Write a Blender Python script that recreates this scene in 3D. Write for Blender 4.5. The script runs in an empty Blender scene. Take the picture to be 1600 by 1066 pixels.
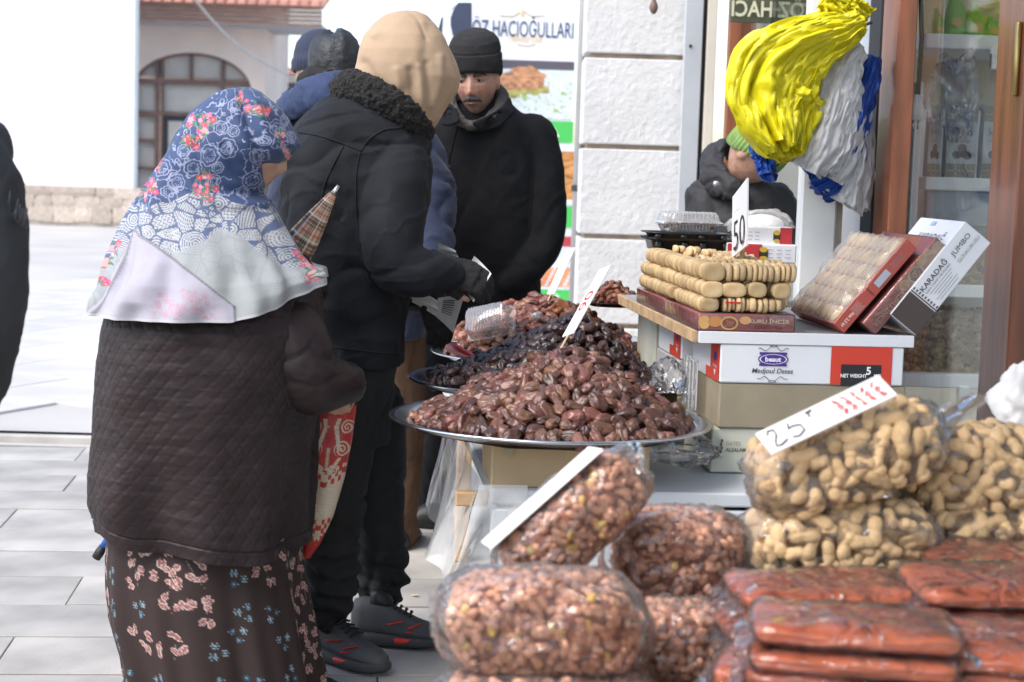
import bpy, bmesh, math, random
import numpy as np
from mathutils import Vector, Matrix

random.seed(7)
RNG = np.random.default_rng(11)
SC = bpy.context.scene
COL = SC.collection
PI = math.pi
R = math.radians

# ------------------------------------------------------------------ camera
FPX, CX, CY = 2740.0, 800.0, 533.0          # focal length in photo pixels
CAM = np.array((0.0, 0.0, 1.24))
PITCH, ROLL = R(5.65), R(1.8)
_f = np.array((0, math.cos(PITCH), -math.sin(PITCH)))
_u0 = np.array((0, math.sin(PITCH), math.cos(PITCH)))
_r0 = np.array((1.0, 0, 0))
_r = math.cos(ROLL) * _r0 + math.sin(ROLL) * _u0
_u = math.cos(ROLL) * _u0 - math.sin(ROLL) * _r0
cd = bpy.data.cameras.new('camera')
cam = bpy.data.objects.new('camera', cd)
COL.objects.link(cam)
m = Matrix.Identity(4)
for i in range(3):
    m[i][0], m[i][1], m[i][2], m[i][3] = _r[i], _u[i], -_f[i], CAM[i]
cam.matrix_world = m
cd.sensor_width = 36.0
cd.lens = 36.0 * FPX / 1600.0
cd.clip_start = 0.05
cd.clip_end = 2000
cd.dof.use_dof = True
cd.dof.focus_distance = 4.15
cd.dof.aperture_fstop = 6.0
SC.camera = cam

# ------------------------------------------------------------------ world, sun, exposure
SUN_EL, SUN_AZ = R(50), R(-128)             # sun behind thin cloud, to the left and a little behind the camera
w = bpy.data.worlds.new('World')
SC.world = w
w.use_nodes = True
nt = w.node_tree
bg = nt.nodes['Background']
sky = nt.nodes.new('ShaderNodeTexSky')
sky.sky_type = 'NISHITA'
sky.sun_disc = False
sky.sun_elevation = SUN_EL
sky.sun_rotation = SUN_AZ
sky.air_density = 1.0
sky.dust_density = 1.6
sky.ozone_density = 0.0
nt.links.new(sky.outputs[0], bg.inputs[0])
bg.inputs[1].default_value = 0.15
sd = bpy.data.lights.new('sun', 'SUN')
sun = bpy.data.objects.new('sun', sd)
COL.objects.link(sun)
sd.energy = 1.5
sd.angle = R(40)
sd.color = (1.0, 0.96, 0.9)
sdir = Vector((math.sin(SUN_AZ) * math.cos(SUN_EL), math.cos(SUN_AZ) * math.cos(SUN_EL), math.sin(SUN_EL)))
sun.rotation_euler = sdir.to_track_quat('Z', 'Y').to_euler()
SC.view_settings.view_transform = 'Standard'
SC.view_settings.look = 'None'
SC.view_settings.gamma = 1.0
SC.view_settings.exposure = 1.25
SC.view_settings.use_curve_mapping = False
SC.render.engine = 'CYCLES'
SC.cycles.use_denoising = True
SC.cycles.transparent_max_bounces = 24
SC.cycles.max_bounces = 8

# ------------------------------------------------------------------ helpers: places
def ray(px, py):
    return _f * FPX + _r * (px - CX) - _u * (py - CY)
def P(px, py, Y):
    d = ray(px, py)
    return CAM + d * (Y / d[1])
def Zp(px, py, z):
    d = ray(px, py)
    return CAM + d * ((z - CAM[2]) / d[2])
def S(Y):
    return Y / FPX                             # metres per photo pixel at that distance
def proj(V):
    V = np.asarray(V) - CAM
    dz = V @ _f
    return CX + (V @ _r) / dz * FPX, CY - (V @ _u) / dz * FPX

# ------------------------------------------------------------------ helpers: noise
def _h(i, j, k, s):
    n = (i * 73856093) ^ (j * 19349663) ^ (k * 83492791) ^ (s * 2654435)
    n = (n ^ (n >> 13)) * 1274126177 & 0x7fffffff
    n = (n ^ (n >> 16)) & 0xffff
    return n / 32767.5 - 1.0
def vnoise(p, seed=0):
    p = np.asarray(p, float)
    i = np.floor(p).astype(np.int64)
    f = p - i
    u = f * f * (3 - 2 * f)
    r = 0
    for a in (0, 1):
        wa = u[:, 0] if a else 1 - u[:, 0]
        for b in (0, 1):
            wb = u[:, 1] if b else 1 - u[:, 1]
            for c in (0, 1):
                wc = u[:, 2] if c else 1 - u[:, 2]
                r = r + wa * wb * wc * _h(i[:, 0] + a, i[:, 1] + b, i[:, 2] + c, seed)
    return r
def fbm(p, seed=0, o=3):
    r, a = 0, 1.0
    p = np.asarray(p, float)
    for k in range(o):
        r = r + a * vnoise(p * 2 ** k, seed + k)
        a *= .5
    return r
def sstep(a, b, x):
    t = np.clip((x - a) / (b - a), 0, 1)
    return t * t * (3 - 2 * t)

# ------------------------------------------------------------------ helpers: meshes
OFF = {}
def thing(name, label, cat, loc, group=None):
    o = bpy.data.objects.new(name, None)
    COL.objects.link(o)
    o.location = [float(c) for c in loc]
    o.empty_display_size = .05
    tag(o, label, cat, group)
    OFF[o.name] = np.array([float(c) for c in loc])
    return o
def tag(o, label=None, cat=None, group=None, kind=None):
    if label: o['label'] = label
    if cat: o['category'] = cat
    if group: o['group'] = group
    if kind: o['kind'] = kind
    return o

_boxcache = {}
def box_data(size, bev, seg=1):
    key = (tuple(round(s, 5) for s in size), round(bev, 5), seg)
    if key not in _boxcache:
        bm = bmesh.new()
        bmesh.ops.create_cube(bm, size=1)
        for v in bm.verts:
            v.co = Vector((v.co.x * size[0], v.co.y * size[1], v.co.z * size[2]))
        if bev > 0:
            bmesh.ops.bevel(bm, geom=list(bm.edges), offset=bev, segments=seg, affect='EDGES', profile=.5)
        bm.verts.index_update()
        _boxcache[key] = (np.array([v.co[:] for v in bm.verts]), [[v.index for v in f.verts] for f in bm.faces])
        bm.free()
    return _boxcache[key]

def rotz(a):
    c, s = math.cos(a), math.sin(a)
    return np.array(((c, -s, 0), (s, c, 0), (0, 0, 1.0)))
def roty(a):
    c, s = math.cos(a), math.sin(a)
    return np.array(((c, 0, s), (0, 1, 0), (-s, 0, c)))
def rotx(a):
    c, s = math.cos(a), math.sin(a)
    return np.array(((1, 0, 0), (0, c, -s), (0, s, c)))
def frame(fwd, up=(0, 0, 1)):
    """columns: right, -forward (local y), up; local face direction is -y"""
    f = np.array(fwd, float); f /= np.linalg.norm(f)
    r = np.cross(f, np.array(up, float)); r /= np.linalg.norm(r)
    u = np.cross(r, f)
    return np.stack((-r, -f, u), 1)

class MB:
    def __init__(s):
        s.v, s.f, s.n, s.c, s.uv = [], [], 0, [], []
    def add(s, v, f, col=None, uv=None):
        v = np.asarray(v, float)
        s.v.append(v)
        n = s.n
        s.f += [[i + n for i in q] for q in f]
        s.n += len(v)
        if col is None: col = np.ones((len(v), 3))
        col = np.asarray(col, float)
        if col.ndim == 1: col = np.repeat(col[None], len(v), 0)
        s.c.append(col)
        s.uv.append(np.zeros((len(v), 2)) if uv is None else uv)
        return s
    def box(s, c, size, rot=None, bev=0, seg=1, col=None):
        v, f = box_data(size, bev, seg)
        if rot is not None: v = v @ np.asarray(rot).T
        return s.add(v + np.asarray(c), f, col)
    def grid(s, pts, close_u=False, col=None, uv=None, flip=False):
        """pts (nv, nu, 3)"""
        nv, nu = pts.shape[:2]
        f = []
        for j in range(nv - 1):
            for i in range(nu if close_u else nu - 1):
                a, b = j * nu + i, j * nu + (i + 1) % nu
                q = [a, b, b + nu, a + nu]
                f.append(q[::-1] if flip else q)
        if uv is None:
            uu, vv = np.meshgrid(np.linspace(0, 1, nu), np.linspace(0, 1, nv))
            uv = np.stack((uu.ravel(), vv.ravel()), 1)
        return s.add(pts.reshape(-1, 3), f, None if col is None else col, uv)
    def tube(s, path, rad, n=14, ref=(0, 0, 1), cap=True, col=None, round_cap=False):
        path = np.asarray(path, float)
        k = len(path)
        rad = np.asarray(rad, float)
        if rad.ndim == 0: rad = np.full((k, 2), float(rad))
        elif rad.ndim == 1: rad = np.stack((rad, rad), 1)
        if round_cap:
            d0 = path[0] - path[1]; d0 /= np.linalg.norm(d0)
            d1 = path[-1] - path[-2]; d1 /= np.linalg.norm(d1)
            r0, r1 = rad[0].min(), rad[-1].min()
            a = [(0.95, .31), (.75, .66), (.4, .92)]
            path = np.concatenate(([path[0] + d0 * r0 * x for x, y in a], path, [path[-1] + d1 * r1 * x for x, y in a[::-1]]))
            rad = np.concatenate(([rad[0] * y for x, y in a], rad, [rad[-1] * y for x, y in a[::-1]]))
            k = len(path)
        t = np.gradient(path, axis=0)
        t /= np.linalg.norm(t, axis=1)[:, None] + 1e-12
        ref = np.asarray(ref, float)
        a = np.cross(t[0], ref)
        if np.linalg.norm(a) < 1e-3: a = np.cross(t[0], (1, 0, .3))
        a /= np.linalg.norm(a)
        th = np.linspace(0, 2 * PI, n, endpoint=False)
        rings = []
        for i in range(k):
            a = a - t[i] * (a @ t[i]); a /= np.linalg.norm(a)
            b = np.cross(t[i], a)
            rings.append(path[i] + np.cos(th)[:, None] * a * rad[i, 0] + np.sin(th)[:, None] * b * rad[i, 1])
        base = s.n
        s.grid(np.array(rings), close_u=True, col=col)
        if cap:
            s.f.append([base + i for i in range(n)][::-1])
            s.f.append([base + (k - 1) * n + i for i in range(n)])
        return s
    def loft(s, rings, cap=True, col=None, flip=False):
        """rings (k, n, 3)"""
        rings = np.asarray(rings)
        base, (k, n) = s.n, rings.shape[:2]
        s.grid(rings, close_u=True, col=col, flip=flip)
        if cap:
            a = [base + i for i in range(n)]; b = [base + (k - 1) * n + i for i in range(n)]
            s.f.append(a if flip else a[::-1]); s.f.append(b[::-1] if flip else b)
        return s
    def ell(s, c, r, rot=None, nu=16, nv=10, col=None):
        th = np.linspace(0, 2 * PI, nu, endpoint=False)
        ph = np.linspace(-PI / 2 + .08, PI / 2 - .08, nv)
        v = np.stack([np.outer(np.cos(ph), np.cos(th)), np.outer(np.cos(ph), np.sin(th)), np.outer(np.sin(ph), np.ones(nu))], -1) * np.asarray(r)
        if rot is not None: v = v @ np.asarray(rot).T
        return s.loft(v + np.asarray(c), col=col)
    def poly(s, pts, thick, nrm, col=None):
        """flat outline extruded along nrm"""
        pts = np.asarray(pts, float); n = len(pts)
        nrm = np.asarray(nrm, float); nrm = nrm / np.linalg.norm(nrm)
        v = np.concatenate((pts, pts + nrm * thick))
        f = [list(range(n))[::-1], list(range(n, 2 * n))] + [[i, (i + 1) % n, n + (i + 1) % n, n + i] for i in range(n)]
        return s.add(v, f, col)
    def verts(s):
        return np.concatenate(s.v)
    def mesh(s, name, off=None, colors=False, uvs=False, smooth=True):
        v = s.verts()
        if off is not None: v = v - off
        me = bpy.data.meshes.new(name)
        me.from_pydata(v.tolist(), [], s.f)
        if colors: set_colors(me, np.concatenate(s.c))
        if uvs:
            uv = np.concatenate(s.uv)
            li = np.empty(len(me.loops), np.int32); me.loops.foreach_get('vertex_index', li)
            me.uv_layers.new(name='UVMap').data.foreach_set('uv', uv[li].astype(np.float32).ravel())
        me.polygons.foreach_set('use_smooth', np.full(len(me.polygons), smooth))
        me.update()
        return me
    def build(s, name, mat, parent=None, smooth=True, colors=False, uvs=False, label=None, cat=None, group=None, kind=None, origin=None):
        v = s.verts()
        if parent is not None: off = OFF[parent.name]
        elif origin is not None: off = np.asarray(origin, float)
        else: off = np.array(((v[:, 0].min() + v[:, 0].max()) / 2, (v[:, 1].min() + v[:, 1].max()) / 2, v[:, 2].min()))
        me = s.mesh(name, off, colors, uvs, smooth)
        return put(me, name, mat, off, parent, label, cat, group, kind)

def set_colors(me, c):
    a = me.color_attributes.new('Col', 'FLOAT_COLOR', 'POINT')
    a.data.foreach_set('color', np.concatenate((c, np.ones((len(c), 1))), 1).astype(np.float32).ravel())
def put(me, name, mat, off, parent=None, label=None, cat=None, group=None, kind=None):
    o = bpy.data.objects.new(name, me)
    COL.objects.link(o)
    if mat is not None and not me.materials:
        me.materials.append(M[mat] if isinstance(mat, str) else mat)
    if parent is not None: o.parent = parent
    else: o.location = off.tolist()
    OFF[o.name] = np.asarray(off, float)
    return tag(o, label, cat, group, kind)
def part_label(o, s):
    o['label'] = s
    return o

def remesh(mb, voxel, smooth=4, fac=.5):
    """union of overlapping closed lofts as one continuous skin -> (verts, faces)"""
    me = mb.mesh('tmp')
    o = bpy.data.objects.new('tmp', me)
    COL.objects.link(o)
    md = o.modifiers.new('r', 'REMESH'); md.mode = 'VOXEL'; md.voxel_size = voxel
    if smooth:
        ms = o.modifiers.new('s', 'SMOOTH'); ms.iterations = smooth; ms.factor = fac
    dg = bpy.context.evaluated_depsgraph_get()
    e = bpy.data.meshes.new_from_object(o.evaluated_get(dg))
    v = np.empty(len(e.vertices) * 3); e.vertices.foreach_get('co', v)
    nn = np.empty(len(e.vertices) * 3); e.vertices.foreach_get('normal', nn)
    f = [list(p.vertices) for p in e.polygons]
    bpy.data.objects.remove(o); bpy.data.meshes.remove(me); bpy.data.meshes.remove(e)
    return v.reshape(-1, 3), nn.reshape(-1, 3), f
def skin(mb, voxel, name, mat, parent, smooth=4, disp=None, colf=None, **k):
    v, n, f = remesh(mb, voxel, smooth)
    if disp is not None: v = v + n * disp(v, n)[:, None]
    m2 = MB().add(v, f, None if colf is None else colf(v, n))
    return m2.build(name, mat, parent, colors=colf is not None, **k)

def ring(c, rx, ry, n=48, rz=0.0, ex=2.0, tilt=None):
    th = np.linspace(0, 2 * PI, n, endpoint=False)
    cx, sy = np.cos(th), np.sin(th)
    x = np.sign(cx) * np.abs(cx) ** (2 / ex) * rx
    y = np.sign(sy) * np.abs(sy) ** (2 / ex) * ry
    v = np.stack((x, y, np.zeros(n)), 1)
    if tilt is not None: v = v @ np.asarray(tilt).T
    if rz: v = v @ rotz(rz).T
    return v + np.asarray(c)
def interp_rows(rows, k):
    """smooth resampling of a table of rows along its own length"""
    rows = np.asarray(rows, float)
    t = np.concatenate(([0], np.cumsum(np.abs(np.diff(rows[:, 2])) + .3 * np.abs(np.diff(rows[:, 0])) + 1e-6)))
    t /= t[-1]
    q = np.linspace(0, 1, k)
    out = np.stack([np.interp(q, t, rows[:, c]) for c in range(rows.shape[1])], 1)
    ker = np.array((1, 2, 1)) / 4.0
    for _ in range(max(1, k // (len(rows) * 3))):
        pad = np.concatenate((2 * out[:1] - out[1:2], out, 2 * out[-1:] - out[-2:-1]))
        out = pad[:-2] * .25 + pad[1:-1] * .5 + pad[2:] * .25
    return out
def vloft(rows, k=60, n=64, ex=2.1, rz=0.0):
    """rows: photo left x, right x, y, distance Y, half depth (m) -> rings"""
    o = interp_rows(rows, k)
    rings = []
    for l, r_, y, Y, d in o:
        rings.append(ring(P((l + r_) / 2, y, Y), max((r_ - l) / 2 * S(Y), .002), max(d, .002), n, rz, ex))
    return np.array(rings)

# ------------------------------------------------------------------ helpers: materials
M = {}
def pmat(name, c, rough=.6, var=.15, sc=6.0, bump=0.0, bsc=60.0, metal=0.0, coat=0.0, spec=.5, attr=False,
         rnd=0.0, c2=None, bdist=.002, sheen=0.0, stretch=None, trans=0.0, sss=0.0, detail=4.0, hue=0.0):
    m = bpy.data.materials.new(name)
    m.use_nodes = True
    t = m.node_tree; N = t.nodes; L = t.links
    b = N['Principled BSDF']
    b.inputs['Roughness'].default_value = rough
    b.inputs['Metallic'].default_value = metal
    b.inputs['Coat Weight'].default_value = coat
    b.inputs['Coat Roughness'].default_value = .08
    b.inputs['Specular IOR Level'].default_value = spec
    b.inputs['Sheen Weight'].default_value = sheen
    b.inputs['Transmission Weight'].default_value = trans
    b.inputs['Subsurface Weight'].default_value = sss
    b.inputs['Subsurface Scale'].default_value = .01
    tc = N.new('ShaderNodeTexCoord')
    mp = N.new('ShaderNodeMapping')
    L.new(tc.outputs['Object'], mp.inputs[0])
    if stretch: mp.inputs['Scale'].default_value = stretch
    nz = N.new('ShaderNodeTexNoise')
    nz.inputs['Scale'].default_value = sc
    nz.inputs['Detail'].default_value = detail
    L.new(mp.outputs[0], nz.inputs['Vector'])
    mix = N.new('ShaderNodeMix'); mix.data_type = 'RGBA'; mix.blend_type = 'MIX'
    rp = N.new('ShaderNodeMapRange')
    rp.inputs[1].default_value = .3; rp.inputs[2].default_value = .7
    L.new(nz.outputs[0], rp.inputs[0]); L.new(rp.outputs[0], mix.inputs['Factor'])
    if attr:
        at = N.new('ShaderNodeVertexColor'); at.layer_name = 'Col'
        hs = [N.new('ShaderNodeHueSaturation') for _ in range(2)]
        for h_, vv in zip(hs, (1 - var, 1 + var)):
            h_.inputs['Value'].default_value = vv
            L.new(at.outputs[0], h_.inputs['Color'])
        L.new(hs[0].outputs[0], mix.inputs['A']); L.new(hs[1].outputs[0], mix.inputs['B'])
    else:
        c = np.array(c[:3]); d = np.array(c2) if c2 is not None else None
        mix.inputs['A'].default_value = (*(c * (1 - var)), 1) if d is None else (*c, 1)
        mix.inputs['B'].default_value = (*np.minimum(c * (1 + var), .95), 1) if d is None else (*d, 1)
    out = mix.outputs['Result']
    if rnd:
        oi = N.new('ShaderNodeObjectInfo'); ge = N.new('ShaderNodeNewGeometry')
        ad = N.new('ShaderNodeMath'); ad.operation = 'ADD'; L.new(oi.outputs['Random'], ad.inputs[0]); L.new(ge.outputs['Random Per Island'], ad.inputs[1])
        fc = N.new('ShaderNodeMath'); fc.operation = 'FRACT'; L.new(ad.outputs[0], fc.inputs[0])
        r2 = N.new('ShaderNodeMapRange'); r2.inputs[3].default_value = 1 - rnd; r2.inputs[4].default_value = 1 + rnd
        L.new(fc.outputs[0], r2.inputs[0])
        h = N.new('ShaderNodeHueSaturation')
        L.new(out, h.inputs['Color']); L.new(r2.outputs[0], h.inputs['Value'])
        if hue:
            m7 = N.new('ShaderNodeMath'); m7.operation = 'MULTIPLY'; m7.inputs[1].default_value = 7.31; L.new(fc.outputs[0], m7.inputs[0])
            f7 = N.new('ShaderNodeMath'); f7.operation = 'FRACT'; L.new(m7.outputs[0], f7.inputs[0])
            r3 = N.new('ShaderNodeMapRange'); r3.inputs[3].default_value = .5 - hue; r3.inputs[4].default_value = .5 + hue * .6
            L.new(f7.outputs[0], r3.inputs[0]); L.new(r3.outputs[0], h.inputs['Hue'])
        out = h.outputs[0]
    L.new(out, b.inputs['Base Color'])
    if bump:
        n2 = N.new('ShaderNodeTexNoise'); n2.inputs['Scale'].default_value = bsc; n2.inputs['Detail'].default_value = 5
        L.new(mp.outputs[0], n2.inputs['Vector'])
        bp = N.new('ShaderNodeBump'); bp.inputs['Strength'].default_value = bump; bp.inputs['Distance'].default_value = bdist
        L.new(n2.outputs[0], bp.inputs['Height']); L.new(bp.outputs[0], b.inputs['Normal'])
    M[name] = m
    return m
def film(name, tint=(.95, .95, .95), gloss=.16, bump=.5, sc=30.0, haze=.08, dist=.006, fres=.95, edge=0.0):
    """clear crinkled plastic: mostly see-through, with sharp reflections and a little milky haze"""
    m = bpy.data.materials.new(name)
    m.use_nodes = True
    t = m.node_tree; N = t.nodes; L = t.links
    N.remove(N['Principled BSDF'])
    out = N['Material Output']
    tc = N.new('ShaderNodeTexCoord')
    nz = N.new('ShaderNodeTexNoise'); nz.inputs['Scale'].default_value = sc; nz.inputs['Detail'].default_value = 3
    nz.inputs['Distortion'].default_value = 1.2
    L.new(tc.outputs['Object'], nz.inputs['Vector'])
    bp = N.new('ShaderNodeBump'); bp.inputs['Strength'].default_value = bump; bp.inputs['Distance'].default_value = dist
    L.new(nz.outputs[0], bp.inputs['Height'])
    tr = N.new('ShaderNodeBsdfTransparent'); tr.inputs[0].default_value = (*tint, 1)
    gl = N.new('ShaderNodeBsdfGlossy'); gl.inputs['Roughness'].default_value = .06
    df = N.new('ShaderNodeBsdfDiffuse'); df.inputs[0].default_value = (.8, .8, .8, 1)
    L.new(bp.outputs[0], gl.inputs['Normal'])
    fr = N.new('ShaderNodeFresnel'); fr.inputs['IOR'].default_value = 1.45
    L.new(bp.outputs[0], fr.inputs['Normal'])
    ad = N.new('ShaderNodeMath'); ad.operation = 'MULTIPLY_ADD'; ad.inputs[1].default_value = fres; ad.inputs[2].default_value = gloss * .25
    L.new(fr.outputs[0], ad.inputs[0])
    cl = N.new('ShaderNodeClamp'); L.new(ad.outputs[0], cl.inputs[0])
    m1 = N.new('ShaderNodeMixShader'); m1.inputs[0].default_value = haze
    if edge:
        lw = N.new('ShaderNodeLayerWeight'); lw.inputs['Blend'].default_value = .35; L.new(bp.outputs[0], lw.inputs['Normal'])
        pw = N.new('ShaderNodeMath'); pw.operation = 'MULTIPLY_ADD'; pw.inputs[1].default_value = edge; pw.inputs[2].default_value = haze
        L.new(lw.outputs['Facing'], pw.inputs[0]); L.new(pw.outputs[0], m1.inputs[0])
    L.new(tr.outputs[0], m1.inputs[1]); L.new(df.outputs[0], m1.inputs[2])
    m2 = N.new('ShaderNodeMixShader')
    L.new(cl.outputs[0], m2.inputs[0]); L.new(m1.outputs[0], m2.inputs[1]); L.new(gl.outputs[0], m2.inputs[2])
    L.new(m2.outputs[0], out.inputs[0])
    M[name] = m
    return m

# ------------------------------------------------------------------ helpers: lettering
def text_verts(txt, size=1.0, bold=0.0, res=3):
    cu = bpy.data.curves.new('t', 'FONT')
    cu.body = txt; cu.size = size; cu.align_x = 'CENTER'; cu.align_y = 'CENTER'
    cu.resolution_u = res; cu.offset = bold
    o = bpy.data.objects.new('t', cu); COL.objects.link(o)
    dg = bpy.context.evaluated_depsgraph_get()
    e = bpy.data.meshes.new_from_object(o.evaluated_get(dg))
    v = np.array([x.co[:] for x in e.vertices]) if len(e.vertices) else np.zeros((0, 3))
    f = [list(p.vertices) for p in e.polygons]
    bpy.data.objects.remove(o); bpy.data.curves.remove(cu); bpy.data.meshes.remove(e)
    return v, f
def lettering(mb, txt, c, ax, ay, w=None, h=None, bold=0.0, lift=.0012, slant=0.0, col=None):
    """flat print: text centred on c, ax / ay unit vectors of its reading and up direction; fitted to w or h"""
    v, f = text_verts(txt, 1.0, bold)
    if len(v) == 0: return mb
    lo, hi = v.min(0), v.max(0)
    v = v - (lo + hi) / 2
    ext = hi - lo
    sx = w / ext[0] if w else h / ext[1]
    sy = h / ext[1] if h else sx
    ax = np.asarray(ax, float); ay = np.asarray(ay, float)
    ax = ax / np.linalg.norm(ax); ay = ay / np.linalg.norm(ay)
    nz = np.cross(ax, ay)
    V = np.asarray(c) + np.outer(v[:, 0] * sx + slant * v[:, 1] * sy, ax) + np.outer(v[:, 1] * sy, ay) + nz * lift
    return mb.add(V, f, col)
def disc2d(mb, c, ax, ay, rx, ry, lift=.001, n=24, inner=0.0, a0=0, a1=2 * PI, col=None):
    ax = np.asarray(ax, float); ay = np.asarray(ay, float); nz = np.cross(ax, ay)
    th = np.linspace(a0, a1, n)
    o = np.asarray(c) + np.outer(np.cos(th) * rx, ax) + np.outer(np.sin(th) * ry, ay) + nz * lift
    i = np.asarray(c) + np.outer(np.cos(th) * rx * inner, ax) + np.outer(np.sin(th) * ry * inner, ay) + nz * lift
    return mb.grid(np.stack((i, o)), flip=True, col=col)
def quad2d(mb, c, ax, ay, w, h, lift=.001, col=None):
    ax = np.asarray(ax, float); ay = np.asarray(ay, float); nz = np.cross(ax, ay)
    c = np.asarray(c) + nz * lift
    return mb.add([c - ax * w / 2 - ay * h / 2, c + ax * w / 2 - ay * h / 2, c + ax * w / 2 + ay * h / 2, c - ax * w / 2 + ay * h / 2], [[0, 1, 2, 3]], col)
# ================================================================== materials of the setting
pmat('joint', (.20, .185, .17), .95, .25, 20)
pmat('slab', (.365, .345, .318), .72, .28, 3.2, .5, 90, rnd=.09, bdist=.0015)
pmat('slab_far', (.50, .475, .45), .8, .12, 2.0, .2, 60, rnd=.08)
pmat('plaza', (.44, .415, .39), .85, .12, .7, .2, 30)
pmat('white_plaster', (.80, .79, .77), .85, .05, 3, .6, 45, bdist=.004)
pmat('pier_plaster', (.60, .598, .595), .9, .06, 5, .7, 38, bdist=.009)
pmat('pier_joint', (.42, .33, .25), .9, .35, 9, .3, 50)
pmat('pink_plaster', (.70, .585, .52), .9, .08, 1.2, .3, 20)
pmat('brown_frame', (.16, .10, .085), .6, .2, 6, .2, 60)
pmat('window_curtain', (.50, .47, .44), .8, .06, 4)
pmat('dark_glass', (.06, .07, .08), .08, .1, 2)
pmat('roof_tile', (.42, .19, .13), .85, .3, 5, .3, 30, rnd=.15)
pmat('eave_board', (.36, .24, .20), .8, .2, 4, .3, 40, stretch=(1, 1, 6))
pmat('grey_soffit', (.40, .41, .44), .8, .1, 3)
pmat('rubble_stone', (.50, .42, .35), .9, .22, 6, .8, 14, rnd=.22, bdist=.02)
pmat('mortar', (.55, .50, .45), .95, .15, 8, .5, 30)
pmat('wood_frame', (.20, .065, .03), .38, .35, 5, .25, 30, stretch=(6, 6, .6), coat=.15)
pmat('brass', (.45, .33, .12), .35, .1, 9, metal=.9)
pmat('black_rubber', (.015, .015, .017), .6, .1, 9)
pmat('steel_strip', (.55, .57, .60), .4, .06, 5, metal=.4)
pmat('cream_paint', (.62, .58, .50), .7, .08, 4, .2, 40)
pmat('shop_wall', (.66, .62, .54), .8, .06, 3)
pmat('shop_floor', (.35, .32, .29), .6, .15, 4)
pmat('white_laminate', (.72, .73, .74), .45, .04, 3)
pmat('awning_cloth', (.62, .58, .52), .85, .08, 5, .3, 90)
pmat('dark_pole', (.06, .06, .065), .45, .1, 6, metal=.3)
pmat('banner_print', None, .45, .04, 8, attr=True)
pmat('navy', (.035, .045, .085), .5, .08, 5)
pmat('downpipe', (.40, .40, .40), .5, .12, 4, metal=.3)
pmat('white_sheet', (.74, .75, .77), .5, .04, 4)
pmat('foliage', (.06, .12, .03), .6, .4, 9)

def glass_mat(name, tint=(.86, .9, .88), k=1.25, rough=.0):
    m = bpy.data.materials.new(name); m.use_nodes = True
    t = m.node_tree; N = t.nodes; L = t.links
    N.remove(N['Principled BSDF'])
    tr = N.new('ShaderNodeBsdfTransparent'); tr.inputs[0].default_value = (*tint, 1)
    gl = N.new('ShaderNodeBsdfGlossy'); gl.inputs['Roughness'].default_value = rough + .012
    fr = N.new('ShaderNodeFresnel'); fr.inputs['IOR'].default_value = 1.5
    mu = N.new('ShaderNodeMath'); mu.operation = 'MULTIPLY_ADD'; mu.inputs[1].default_value = k; mu.inputs[2].default_value = .02; mu.use_clamp = True
    L.new(fr.outputs[0], mu.inputs[0])
    mx = N.new('ShaderNodeMixShader')
    L.new(mu.outputs[0], mx.inputs[0]); L.new(tr.outputs[0], mx.inputs[1]); L.new(gl.outputs[0], mx.inputs[2])
    L.new(mx.outputs[0], N['Material Output'].inputs[0])
    M[name] = m
glass_mat('shop_glass', (.9, .93, .92), .3)
glass_mat('window_glass', (.93, .95, .94), .3)

AX = np.array((-.1, 1, 0.0)); AX /= np.linalg.norm(AX)     # depth direction of the stall and the paving
BX = np.array((AX[1], -AX[0], 0.0))                         # its sideways direction
UP = np.array((0, 0, 1.0))
STALL_ROT = np.stack((BX, AX, UP), 1)

# ================================================================== ground
mb = MB(); mb.box((0, 380, -.08), (1600, 900, .1))
mb.build('ground', 'plaza', smooth=False, kind='structure')
pave = MB(); pave.add([(-6, -2, -.012), (5, -2, -.012), (5, 7.6, -.012), (-6, 7.35, -.012)], [[0, 1, 2, 3]])
pavement = pave.build('pavement', 'joint', smooth=False, kind='structure', origin=(0, 0, 0))
v, f = box_data((.5965, .321, .03), .002)
slab_me = MB().add(v, f).mesh('paving_slab', smooth=False)
rs = random.Random(3)
for j in range(19):
    off = (j % 2) * .3 + rs.uniform(-.06, .06)
    for i in range(-10, 6):
        c = AX * (1.35 + j * .333) + BX * (i * .6 + off - .15)
        px, py = proj(c[None])
        if not (-900 < px[0] < 1250 and c[1] > 2.2): continue
        o = put(slab_me, 'paving_slab', 'slab', np.zeros(3), pavement)
        o.location = (c[0], c[1], -.0152 + rs.uniform(-.0015, .0015))
        o.rotation_euler = (rs.uniform(-.002, .002), rs.uniform(-.002, .002), math.atan2(BX[1], BX[0]) + rs.uniform(-.004, .004))
# border kerb strip between the near paving and the open square
kb = MB(); kb.box((-2.4, 7.62, -.02), (7.2, .05, .05), rotz(.035), .006)
kb.build('drain_channel', 'slab', smooth=False, kind='structure')
# square beyond: larger pale slabs laid at an angle
sq = MB(); sq.add([(-9, 7.7, -.014), (3, 7.95, -.014), (3, 19, -.014), (-9, 19, -.014)], [[0, 1, 2, 3]])
square = sq.build('square', 'plaza', smooth=False, kind='structure', origin=(0, 0, 0))
v, f = box_data((1.19, .79, .03), .004)
big_me = MB().add(v, f).mesh('square_slab', smooth=False)
a = R(-24)
for j in range(-12, 26):
    for i in range(-16, 10):
        q = rotz(a) @ np.array((i * 1.2 + (j % 2) * .55, j * .8, 0)) + np.array((-2.5, 11, 0))
        px, py = proj(q[None])
        if not (-260 < px[0] < 760 and 8.42 < q[1] < 17.5): continue
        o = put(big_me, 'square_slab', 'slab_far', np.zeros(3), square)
        o.location = (q[0], q[1], -.0152 + rs.uniform(-.001, .001)); o.rotation_euler = (0, 0, a)

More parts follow.
